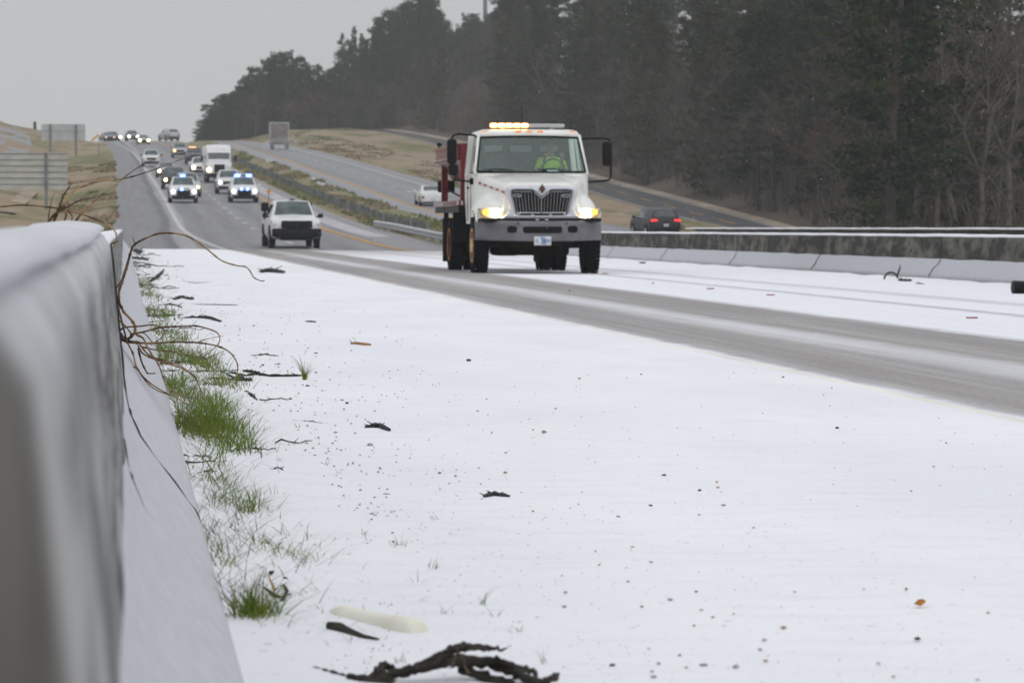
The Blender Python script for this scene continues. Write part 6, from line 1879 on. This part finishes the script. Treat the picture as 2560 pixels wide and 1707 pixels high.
v2([g5(470, 450, 9.7), g5(520, 385, 9.7), g5(620, 290, 9.8), g5(720, 215, 9.9), g5(800, 150, 10), g5(880, 95, 10), g5(985, 45, 10.1), g5(1035, 15, 10.2)], .004, .0013, 'vine')
v2([g5(365, 380, 9.6), g5(440, 340, 9.6), g5(510, 305, 9.6), g5(610, 287, 9.6)], .0042, .0015, 'vine_dark')
v2([g5(-30, 350, 9.6), g5(100, 338, 9.6), g5(200, 338, 9.6), g5(330, 352, 9.6), g5(372, 358, 9.6)], .0032, .0035)
v2([g5(420, 365, 9.6), g5(520, 395, 9.6), g5(640, 440, 9.5), g5(700, 470, 9.4), g5(735, 520, 9.3), g5(730, 580, 9.3), g5(705, 615, 9.3)], .0036, .003)
v2([g5(388, 480, 9.6), g5(410, 430, 9.6), g5(420, 370, 9.6), g5(395, 345, 9.6)], .0042, .003)
v2([g5(425, 365, 9.6), g5(455, 405, 9.6), g5(450, 450, 9.6)], .003, .002, 'vine_dark')
v2([g5(300, 470, 9.7), g5(320, 330, 9.7), g5(345, 255, 9.7)], .003, .001, 'vine')
v2([g5(360, 380, 9.6), g5(410, 345, 9.6), g5(380, 350, 9.6)], .007, .003, 'vine_dark')
v2([g5(745, 565, 9.3), g5(700, 582, 9.3)], .004, .003, 'vine_dark')
v2([g5(330, 490, 9.6), g5(345, 430, 9.6), g5(362, 385, 9.6)], .008, .005, 'vine_dark')

# litter: torn strips of bark and rubber lying on the snow
def strip_piece(pts, label, m, wd, hgt, cat, name, Yz=.012, rag=.35):
    P = [PZ(u, v, Yz) for u, v in pts]; Q = []
    for i in range(len(P) - 1):
        for s in range(5): Q.append(P[i].lerp(P[i + 1], s / 5))
    Q.append(P[-1]); b = MB(); n = len(Q); rad = []
    for i in range(n):
        t = i / (n - 1); rad.append(wd * (.35 + .65 * math.sin(math.pi * min(1, max(.0, t * .9 + .06)))) * (1 + rag * mnoise.noise(Vector((i * .9, len(pts), wd * 100))) * 2))
        Q[i] = Q[i] + Vector((0, 0, hgt * (.5 + .8 * abs(mnoise.noise(Vector((i * .35, wd * 50, 2)))))))
    b.tube(Q, rad, 8)
    for _ in range(int(4 + n * .5)):
        i = rg.randrange(1, n - 1); a = rg.uniform(0, 6.28); L = wd * rg.uniform(1, 3)
        b.tube([Q[i], Q[i] + Vector((math.cos(a) * L * 1.5, math.sin(a) * L, rg.uniform(-.3, .8) * L))], [wd * .35, wd * .08], 5)
    o = b.build(name, M[m], None, 50); tag(o, label, cat)
    return o
z5 = lambda u, v: (600 + u / 2.376, 640 + v / 2.376)
z2 = lambda u, v: (450 + u / 2.352, 1250 + v / 2.352)
strip_piece([(650, 681), (665, 679), (690, 680), (711, 682)], 'short black rubber strip lying alone near the far end of the snow', 'rubber_bit', .045, .03, 'rubber strip', 'rubber_strip')
strip_piece([(436, 752), (452, 746), (483, 751)], 'ragged dark clump of bark just right of the grass strip', 'wood_dark', .026, .02, 'bark piece', 'bark_piece')
strip_piece([(456, 799), (480, 797), (515, 798), (530, 800), (552, 806)], 'thick dark bark strip with a pointed end below the ragged clump', 'wood_dark', .022, .012, 'bark piece', 'bark_piece')
strip_piece([(555, 936), (580, 937), (615, 943), (640, 938), (680, 943), (725, 942), (752, 940)], 'long knobbly charred stick pointing right from the grass', 'wood_dark', .012, .008, 'stick', 'stick')
strip_piece([(608, 930), (622, 932), (650, 934)], 'short dark stick lying parallel above the long charred one', 'wood_dark', .009, .01, 'stick', 'stick')
strip_piece([(585, 952), (600, 955), (628, 956)], 'black lump of torn tyre at the edge of the thick grass', 'rubber_bit', .024, .015, 'rubber strip', 'rubber_strip')
strip_piece([(600, 980), (620, 990), (640, 1003)], 'grey frosted slab of tyre tread under the charred stick', 'rubber_bit', .017, .008, 'rubber strip', 'rubber_strip')
strip_piece([z5(745, 1022), z5(790, 1018), z5(830, 1016), z5(860, 1028), z5(888, 1038)], 'flat grey piece of torn tyre lying alone in the snow', 'rubber_bit', .013, .006, 'rubber strip', 'rubber_strip', rag=.2)
strip_piece([z5(1450, 1432), z5(1490, 1420), z5(1530, 1422), z5(1600, 1428)], 'frayed black strip of cord in mid shoulder', 'rubber_bit', .009, .004, 'rubber strip', 'rubber_strip')
strip_piece([z5(715, 1528), z5(760, 1540), z5(800, 1548), z5(850, 1556)], 'thin twisted black strip between the frayed cord and the parapet', 'wood_dark', .0055, .003, 'stick', 'stick')
strip_piece([z5(660, 521), z5(700, 522), z5(740, 527), z5(778, 528)], 'pale tan stick lying flat on open snow', 'straw', .012, .004, 'stick', 'stick', rag=.15)
strip_piece([z5(390, 389), z5(452, 392)], 'short thin grey stick beyond the pale tan one', 'wood_dark', .008, .003, 'stick', 'stick', rag=.1)
strip_piece([z5(65, 597), z5(120, 595), z5(150, 588), z5(190, 596), z5(228, 597)], 'dark stick with a raised knot right of the arching canes', 'wood_dark', .008, .006, 'stick', 'stick')
strip_piece([(625, 1160), (650, 1170), (680, 1173), (730, 1175), (771, 1176)], 'straight brown stick half sunk in snow beside the grass strip', 'wood_dark', .0055, .006, 'stick', 'stick', rag=.15)
strip_piece([z5(340, 983), z5(400, 987), z5(440, 990), z5(495, 998)], 'frayed thin dark sliver right of the grass strip', 'wood_dark', .0055, .003, 'stick', 'stick')
strip_piece([z2(1290, 553), z2(1340, 556), z2(1420, 572)], 'small dark sliver above the white bottle', 'wood_dark', .0035, .003, 'stick', 'stick')
strip_piece([z2(1380, 600), z2(1450, 606), z2(1500, 592), z2(1570, 600)], 'wavy black sliver right of the small dark one', 'wood_dark', .0038, .003, 'stick', 'stick')
strip_piece([z2(1460, 486), z2(1510, 478), z2(1570, 484)], 'short dark flake above the wavy sliver', 'wood_dark', .004, .002, 'stick', 'stick')
strip_piece([z2(1080, 612), z2(1130, 594), z2(1200, 590), z2(1280, 604)], 'curved dark stem with a tan leaf at its tip above the white bottle', 'vine_dark', .0028, .006, 'stick', 'stick', rag=.1)
strip_piece([z2(1870, 522), z2(1960, 526), z2(2060, 546), z2(2180, 590), z2(2290, 620)], 'long faint twig mostly buried in snow right of the little tufts', 'pebble_grey', .0016, -.001, 'stick', 'stick', rag=.1)
strip_piece([(375, 708), (392, 697), (410, 680)], 'upturned black bark strip at the far end of the grass', 'wood_dark', .03, .04, 'bark piece', 'bark_piece')
strip_piece([(335, 630), (345, 633), (352, 635)], 'dark rubber lump at the far end of the parapet', 'rubber_bit', .09, .06, 'rubber strip', 'rubber_strip')
strip_piece([(330, 645), (350, 650), (370, 653)], 'blackened bark strip just nearer than the dark rubber lump', 'wood_dark', .05, .03, 'bark piece', 'bark_piece')
strip_piece([(380, 772), (400, 770), (425, 766), (455, 772)], 'long brown bark strip crossing the middle of the grass', 'wood_dark', .02, .02, 'bark piece', 'bark_piece')
strip_piece([(465, 706), (490, 709), (530, 706)], 'faint curved twig beyond the ragged clump', 'pebble_grey', .012, .004, 'stick', 'stick', rag=.1)
strip_piece([(475, 762), (520, 763), (595, 763)], 'long straight thin twig right of the ragged clump', 'wood_dark', .009, .003, 'stick', 'stick', rag=.1)
strip_piece([z2(440, 300), z2(500, 290), z2(570, 296)], 'mossy brown bark chip lying among the sprigs beside the parapet', 'wood_dark', .010, .010, 'bark piece', 'bark_piece')
LC = empty('litter_clump', tuple(PZ(*z2(620, 580), .02))); tag(LC, 'curled black bark shavings tangled behind the thickest grass tuft', 'bark shavings')
for pts in ([(450, 480), (500, 520), (560, 560), (620, 580)], [(560, 530), (610, 500), (630, 530), (600, 590)], [(640, 560), (690, 545), (740, 570), (720, 600), (660, 590)], [(580, 450), (620, 460), (660, 480)], [(530, 425), (560, 420), (580, 430)], [(600, 650), (650, 670), (690, 685)]):
    P = [PZ(*z2(*p), .02 + rg.uniform(0, .02)) for p in pts]; b = MB(); b.tube([p - Vector(LC.location) for p in P], [.004] * len(P), 6); b.build('shaving', M['wood_dark'], LC)
b = MB(); P = [PZ(*z2(570, 560), .02), PZ(*z2(540, 490), .045), PZ(*z2(515, 430), .055)]; b.tube([p - Vector(LC.location) for p in P], [.004, .003, .001], 6); b.build('tan_stem', M['straw'], LC)
# the big gnarled branch in front
BR = empty('driftwood_branch', tuple(PZ(1200, 1660, .02))); tag(BR, 'large gnarled black branch at the bottom edge of the picture', 'branch')
def br(pts, r_, m='wood_dark', nm='limb'):
    P = [PZ(*z2(u, v), h) - Vector(BR.location) for u, v, h in pts]; Q = []
    for i in range(len(P) - 1):
        for s in range(7): Q.append(P[i].lerp(P[i + 1], s / 7) + Vector((rg.gauss(0, .0012), rg.gauss(0, .0012), rg.gauss(0, .0015))))
    Q.append(P[-1]); n = len(Q)
    rr = [.86 * interp(i / (n - 1), [k / (len(r_) - 1) for k in range(len(r_))], list(r_)) * (1 + .35 * mnoise.noise(Vector((i * .8, r_[0] * 900, 0)))) for i in range(n)]
    b = MB(); b.tube(Q, rr, 10)
    if m == 'wood_dark':       # torn fibres along the limb
        for f_ in range(9):
            i0 = rg.randrange(0, max(1, n - 12)); i1 = min(n, i0 + rg.randrange(8, 22)); o_ = Vector((rg.gauss(0, .3), rg.gauss(0, .8), rg.uniform(-.1, 1.0))).normalized()
            if i1 - i0 > 4: b.tube([Q[i] + o_ * rr[i] * (1.0 + .9 * abs(mnoise.noise(Vector((i * .23, f_ * 3.1, 0))))) for i in range(i0, i1)], [.0026] + [.0030] * (i1 - i0 - 2) + [.0006], 5)
    b.build(nm, M[m], BR, 50)
br([(775, 985, .02), (860, 1005, .02), (950, 1035, .018), (1060, 1050, .02), (1200, 1035, .025), (1350, 1000, .035), (1500, 960, .045), (1640, 940, .05), (1800, 955, .045), (1950, 1000, .035), (2080, 1060, .025), (2200, 1110, .02)], (.003, .006, .006, .009, .012, .011, .011, .0125, .011, .010, .009, .005))
br([(1380, 985, .045), (1500, 930, .06), (1600, 885, .065), (1700, 868, .065), (1800, 872, .06), (1890, 880, .055), (1925, 865, .055)], (.007, .009, .008, .006, .005, .003, .001))
br([(1560, 960, .05), (1700, 935, .055), (1850, 950, .05), (1980, 985, .04), (2090, 1010, .035), (2100, 1040, .03)], (.006, .007, .007, .006, .004, .002))
br([(1000, 1065, .015), (1100, 1075, .015), (1250, 1065, .02)], (.008, .011, .007))
br([(1600, 880, .07), (1660, 850, .075), (1720, 855, .07)], (.004, .003, .001))
br([(2130, 1080, .025), (2200, 1050, .03), (2225, 1015, .035)], (.006, .005, .001))
br([(1590, 990, .06), (1640, 850, .075)], (.0015, .001), 'vine')
br([(1690, 1010, .05), (1650, 900, .07)], (.0015, .001), 'vine')
br([(1150, 1005, .035), (1210, 975, .04), (1260, 985, .035)], (.005, .007, .004))
br([(1650, 1000, .03), (1800, 1050, .02), (1950, 1080, .02)], (.007, .009, .008))
# bottle
a = PZ(*z2(905, 672), .022); c = PZ(*z2(1405, 775), .022)
BT = empty('plastic_bottle', tuple((a + c) / 2)); tag(BT, 'cream plastic bottle lying on its side behind the gnarled branch', 'bottle')
d = (c - a); L = d.length; b = MB()
prof = [(-.012, .010), (-.002, .0105), (0, .014), (.01, .019), (.03, .0235), (.055, .026), (.062, .0262), (.066, .0250), (L * .42, .0252), (L * .74, .0256), (L * .76, .0272), (L * .80, .0280), (L * .93, .0278), (L * .975, .0258), (L, .021), (L + .001, .012)]
b.lathe_x(0, 0, 0, prof, 28); o = b.build('body', M['bottle'], BT, 50)
o.rotation_euler = (0, -math.asin(d.z / L), math.atan2(d.y, d.x)); o.location = a - Vector(BT.location) + Vector((0, 0, -.002))
b = MB(); b.lathe_x(L - .012, -.006, -.014, [(-.006, .012), (.008, .014), (.016, .010)], 18); o2 = b.build('base', M['bottle_base'], BT, 50); o2.rotation_euler = o.rotation_euler; o2.location = o.location
b = MB(); P = [PZ(*z2(872, 735), .035), PZ(*z2(940, 745), .034), PZ(*z2(1000, 770), .030), PZ(*z2(1080, 800), .026), PZ(*z2(1170, 815), .024)]
b.tube(P, [.008, .010, .007, .005, .002], 8); o = b.build('bark_piece', M['wood_dark']); tag(o, 'black bark scrap tucked against the near side of the cream bottle', 'bark piece')
# clear crushed cup with blue print in the grass
p = PZ(486, 975, .03)
CP = empty('plastic_cup', tuple(p)); tag(CP, 'crushed clear plastic cup with blue print caught in the grass', 'cup')
b = MB(); b.lathe_x(0, 0, 0, [(-.035, .030), (-.02, .036), (.0, .038), (.03, .034), (.04, .028)], 20); o = b.build('body', M['cup'], CP); o.rotation_euler = (.2, R(70), .5); o.scale = (1, 1, .8)
for q in ((.004, -.006), (.014, -.012), (.010, .012)):
    b = MB(); b.box(q[0], -.041, q[1], .008, .002, .006); b.build('print', M['cup_blue'], CP)
# leaves among the grass
twigs()
leaf(2301, 1507, .014, 'leaf_orange', 'curled orange brown leaf alone on the snow near the right edge')
leaf(*z2(1100, 585), .010, 'straw', 'tan leaf at the tip of the curved stem above the bottle')
leaf(362, 669, .06, 'leaf_orange', 'tiny orange scrap near the far end of the grass strip')
# small stones and crumbs scattered over the snow
ico = []
for s in range(3):
    bm = bmesh.new(); bmesh.ops.create_icosphere(bm, subdivisions=2, radius=1)
    for v in bm.verts:
        k = 1 + .45 * mnoise.noise(v.co * 1.3 + Vector((s * 7, 0, 0))); v.co = Vector((v.co.x * k, v.co.y * k, v.co.z * k * .6))
    me = bpy.data.meshes.new('pebble'); bm.to_mesh(me); bm.free(); ico.append(me)
peb = {}
for mk in ('pebble_dark', 'pebble_tan', 'pebble_grey'):
    for i in range(3):
        me = ico[i].copy(); me.materials.append(M[mk]); peb[mk, i] = me
def pebble(px, py, wpx, mk, label=None, group=None):
    p = PZ(px, py, .020); s = wpx * .36 * p.y / F
    o = bpy.data.objects.new('pebble', peb[mk, rg.randrange(3)]); C.objects.link(o)
    o.location = p + Vector((0, 0, -.35 * s)); o.scale = (s, s * rg.uniform(.6, 1.2), s * rg.uniform(.6, 1.0)); o.rotation_euler = (0, 0, rg.uniform(0, 6.28))
    tag(o, label or {'pebble_dark': 'small dark stone showing through the snow of the shoulder', 'pebble_tan': 'small tan stone showing through the snow of the shoulder', 'pebble_grey': 'small greyish crumb half buried in the snow of the shoulder'}[mk], 'pebble', group or {'pebble_dark': 'small dark stones in the snow', 'pebble_tan': 'small tan stones in the snow', 'pebble_grey': 'greyish crumbs in the snow'}[mk])
z4 = lambda u, v: (1400 + u / 2.0276, 1100 + v / 2.028)
pebble(*z4(1812, 998), 26, 'pebble_dark', 'dark oval stone just below the curled orange leaf', 'single dark oval stone')
pebble(*z5(1358, 612), 18, 'pebble_dark', 'pointed dark stone in the middle distance of the snowy shoulder', 'single pointed dark stone')
pebble(1530, 1658, 24, 'pebble_dark', 'dark stone right of the gnarled branch tip', 'single stone by the branch')
for u, v, w_ in ((528, 172, 17), (707, 250, 13), (460, 326, 15), (112, 261, 6), (1135, 89, 5), (52, 342, 8), (180, 110, 5)): pebble(*z4(u, v), w_, 'pebble_dark')
for u, v, w_ in ((795, 208, 10), (800, 236, 12), (982, 440, 12), (180, 560, 10), (28, 765, 16), (716, 855, 14), (775, 892, 15), (680, 934, 13), (1190, 765, 12), (2170, 870, 14), (1132, 942, 22), (640, 1145, 16), (2117, 1208, 18), (1690, 1193, 16), (1755, 748, 20), (415, 838, 13), (1043, 1112, 16), (198, 628, 10), (368, 537, 12)): pebble(*z4(u, v), w_, 'pebble_tan')
for u, v, w_ in ((828, 324, 18), (295, 382, 15), (560, 800, 22), (22, 836, 20), (475, 1190, 24), (890, 1140, 24), (462, 612, 18), (1035, 1005, 20), (1015, 1055, 18), (730, 1130, 26), (500, 1125, 16), (450, 1052, 12), (1615, 1125, 16), (1540, 752, 12), (705, 374, 12), (1895, 130, 12), (1780, 253, 12), (1505, 331, 7), (345, 710, 16)): pebble(*z4(u, v), w_, 'pebble_grey')
for u, v, w_, mk in ((1185, 1283, 13, 'pebble_dark'), (890, 722, 6, 'pebble_dark'), (1185, 756, 5, 'pebble_dark'), (635, 867, 14, 'pebble_dark'), (1036, 542, 6, 'pebble_tan'), (1410, 917, 8, 'pebble_tan'), (1495, 1045, 9, 'pebble_tan'), (1740, 1027, 10, 'pebble_tan'), (1805, 1038, 18, 'pebble_tan'), (1720, 966, 8, 'pebble_tan'), (1430, 1350, 9, 'pebble_tan'), (820, 1278, 10, 'pebble_tan'), (710, 1476, 12, 'pebble_tan'), (928, 1220, 8, 'pebble_tan'), (1008, 1197, 8, 'pebble_tan'), (1280, 1300, 12, 'pebble_tan'), (1285, 1265, 9, 'pebble_tan'), (1243, 1346, 9, 'pebble_tan'), (1303, 1333, 8, 'pebble_tan'), (1580, 1163, 12, 'pebble_grey'), (1122, 1088, 7, 'pebble_dark'), (1575, 1280, 14, 'pebble_tan'), (870, 1410, 24, 'pebble_grey'), (378, 678, 9, 'pebble_tan'), (135, 643, 12, 'pebble_dark'), (228, 637, 14, 'pebble_grey'), (248, 462, 6, 'pebble_dark'), (82, 411, 8, 'pebble_dark'), (450, 573, 16, 'pebble_dark'), (182, 805, 13, 'pebble_grey'), (152, 832, 7, 'pebble_dark'), (400, 767, 16, 'pebble_dark'), (605, 850, 12, 'pebble_grey'), (530, 658, 6, 'pebble_tan'), (600, 688, 5, 'pebble_dark'), (1875, 902, 10, 'pebble_tan'), (1465, 846, 6, 'pebble_dark'), (1188, 1380, 9, 'pebble_grey'), (568, 1042, 14, 'pebble_grey'), (770, 1115, 30, 'pebble_grey')): pebble(*z5(u, v), w_, mk)
z6 = lambda u, v: (1400 + u / 2.0276, 700 + v / 2.0276)
for u, v, w_, mk in ((98, 495, 12, 'pebble_tan'), (412, 475, 8, 'pebble_dark'), (1130, 488, 12, 'pebble_tan'), (1405, 744, 15, 'pebble_dark'), (1378, 543, 8, 'pebble_tan'), (109, 690, 5, 'pebble_dark'), (382, 641, 6, 'pebble_dark'), (1958, 822, 8, 'pebble_dark'), (470, 13, 10, 'pebble_tan'), (48, 51, 7, 'pebble_dark')): pebble(*z6(u, v), w_, mk)
for _ in range(75):
    py = 780 + 900 * rg.random() ** .8; px = lerp(560 + (py - 700) * .25, 1100 + (py - 700) * .9, rg.random() ** 1.2)
    pebble(px, py, rg.uniform(3, 9) * (.6 + (py - 700) / 900), rg.choice(('pebble_tan', 'pebble_tan', 'pebble_grey', 'pebble_grey', 'pebble_dark')))
# black litter by the far parapet
p = PZ(2575, 735, -.09); b = MB(); b.lathe_x(0, 0, .09, [(-.25, .08), (-.24, .095), (0, .085), (.4, .08), (.42, .07)], 20)
o = b.build('rubber_tube', M['black']); o.location = p; tag(o, 'stub of black corrugated pipe at the far right edge by the parapet', 'pipe')
p = PZ(2228, 698, -.09); b = MB(); b.tube([(.12 * math.cos(a), .02, .12 * math.sin(a)) for a in [2 * math.pi * i / 16 * .8 for i in range(17)]], .018, 7); b.tube([(.10, 0, .05), (.16, 0, .20), (.15, 0, .26)], [.02, .015, .004], 6)
o = b.build('rubber_loop', M['rubber_bit']); o.location = p; tag(o, 'loop of torn black rubber against the foot of the dark parapet', 'rubber scrap')
strip_piece([(2246, 702), (2262, 703), (2280, 703)], 'black rubber scrap lying just right of the torn loop', 'rubber_bit', .03, .02, 'rubber scrap', 'rubber_strip', Yz=-.09)
strip_piece([(2290, 709), (2310, 711)], 'dark clod half buried in the snow bank right of the torn loop', 'wood_dark', .02, .0, 'dirt clod', 'dirt_clod', Yz=-.09)
strip_piece([(1632, 646), (1637, 640), (1637, 634)], 'dark upright leaf of rubber leaning on the parapet toe', 'rubber_bit', .03, .03, 'rubber scrap', 'rubber_strip', Yz=-.08)
strip_piece([(1600, 657), (1613, 658)], 'small dark lump at the parapet foot near the truck', 'rubber_bit', .03, .0, 'rubber scrap', 'rubber_strip', Yz=-.08)
strip_piece([(1850, 664), (1870, 662), (1892, 652)], 'dead twig with snow on it against the parapet toe', 'bark_pale', .012, .03, 'twig', 'twig', Yz=-.08)
M['red_mark'] = mat('red_pavement_marker', (.35, .13, .12), .5)
for u, v in ((762, 47), (1067, 79), (2088, 196), (235 - 5, -30)):
    p = PZ(*z6(u, v), -.06); b = MB(); b.box(0, 0, 0, .10, .08, .014, bev=.004); o = b.build('pavement_marker', M['red_mark']); o.location = p + Vector((0, 0, .01)); tag(o, 'small red raised pavement marker showing through the snow of the lane', 'pavement marker', 'red pavement markers in the snowy lane')

# rough grass and weeds on the median and along the pavement edges
def rough_grass(name, label, a, b_, n, m, ya, yb, seed, hmax=.45):
    rb = random.Random(seed); vs, fs = [], []
    for _ in range(n):
        Y = ya + (yb - ya) * rb.random(); p, q = line_at(a, Y), line_at(b_, Y); t = rb.random(); x = lerp(p.x, q.x, t) + (.3 if t < .1 else 0); cl = mnoise.noise(Vector((x * .35, Y * .08, seed)))
        if cl < -.05: continue
        z = ground_z(x, Y); h = rb.uniform(.12, hmax) * (1 + cl); w_ = rb.uniform(.08, .22); k = len(vs)
        d = Vector((rb.gauss(0, .12), rb.gauss(0, .1), h)); u = Vector((w_, rb.gauss(0, .1), 0)); b0 = Vector((x, Y, z - .03))
        vs += [b0 - u, b0 + u, b0 + u * .25 + d, b0 - u * .4 + d * .8]; fs.append((k, k + 1, k + 2, k + 3))
    tag(mesh_obj(name, vs, fs, m), label, 'grass', kind='stuff')
rough_grass('rough_grass', 'scruffy brown and green weeds on the median between the carriageways', 'LR', 'RA', 9000, M['median'], 135, 420, 1, .30)
rough_grass('rough_grass', 'dry tufts along the left shoulder of the near carriageway', 'LG1', 'L1', 5000, M['grass'], 150, 420, 2, .18)
rough_grass('rough_grass', 'dry tufts on the grassy hill beside the far carriageway', 'RB', 'H1', 7000, M['grass'], 200, 560, 3, .2)
# falling sleet: small pellets hanging in the air
rs = random.Random(77); vs, fs = [], []
for _ in range(900):
    Y = rs.uniform(11, 45); px = rs.uniform(-50, 2610); py = rs.uniform(-20, 700); c = PY(px, py, Y)
    if c.z < .3: continue
    s = .0010 * rs.uniform(.7, 1.3); d = Vector((.12, .1, 1)).normalized() * s * rs.uniform(1.2, 4)
    k = len(vs); vs += [c + Vector((s, 0, 0)), c + Vector((-s * .5, s * .87, 0)), c + Vector((-s * .5, -s * .87, 0)), c + d, c - d]
    fs += [(k, k + 1, k + 3), (k + 1, k + 2, k + 3), (k + 2, k, k + 3), (k + 1, k, k + 4), (k + 2, k + 1, k + 4), (k, k + 2, k + 4)]
o = mesh_obj('sleet', vs, fs, M['sleet']); tag(o, 'fine sleet pellets falling across the road', 'sleet', kind='stuff')

# spray behind the trailer
sp_, t, bsdf = newmat('road_spray'); t.nodes.remove(bsdf)
pv = t.nodes.new('ShaderNodeVolumePrincipled'); pv.inputs['Color'].default_value = (0.92, 0.93, 0.95, 1); pv.inputs['Density'].default_value = 0.025
t.links.new(pv.outputs[0], t.nodes['Material Output'].inputs['Volume'])
bm = bmesh.new(); bmesh.ops.create_icosphere(bm, subdivisions=3, radius=1)
for v in bm.verts: v.co = Vector((v.co.x * 2.6, v.co.y * 7, v.co.z * (1.2 + .3 * v.co.x)))
me = bpy.data.meshes.new('spray'); bm.to_mesh(me); bm.free(); me.materials.append(sp_)
o = bpy.data.objects.new('spray', me); C.objects.link(o); pp = PY(702, 380, 424); o.location = (pp.x, 424, ground_z(pp.x, 424) + .6); tag(o, 'pale road spray thrown up behind the box trailer', 'spray', kind='stuff')
# spray behind the trailer and haze over everything
hz, t, bsdf = newmat('haze'); t.nodes.remove(bsdf)
pv = t.nodes.new('ShaderNodeVolumePrincipled'); pv.inputs['Color'].default_value = (0.88, 0.90, 0.93, 1); pv.inputs['Density'].default_value = 0.00030
pv.inputs['Anisotropy'].default_value = 0.0
t.links.new(pv.outputs[0], t.nodes['Material Output'].inputs['Volume'])
b = MB(); b.box(0, 600, 124.5, 5400, 5400, 271)
o = b.build('haze', hz); tag(o, 'thin winter haze over the road and woods', 'haze', kind='stuff')
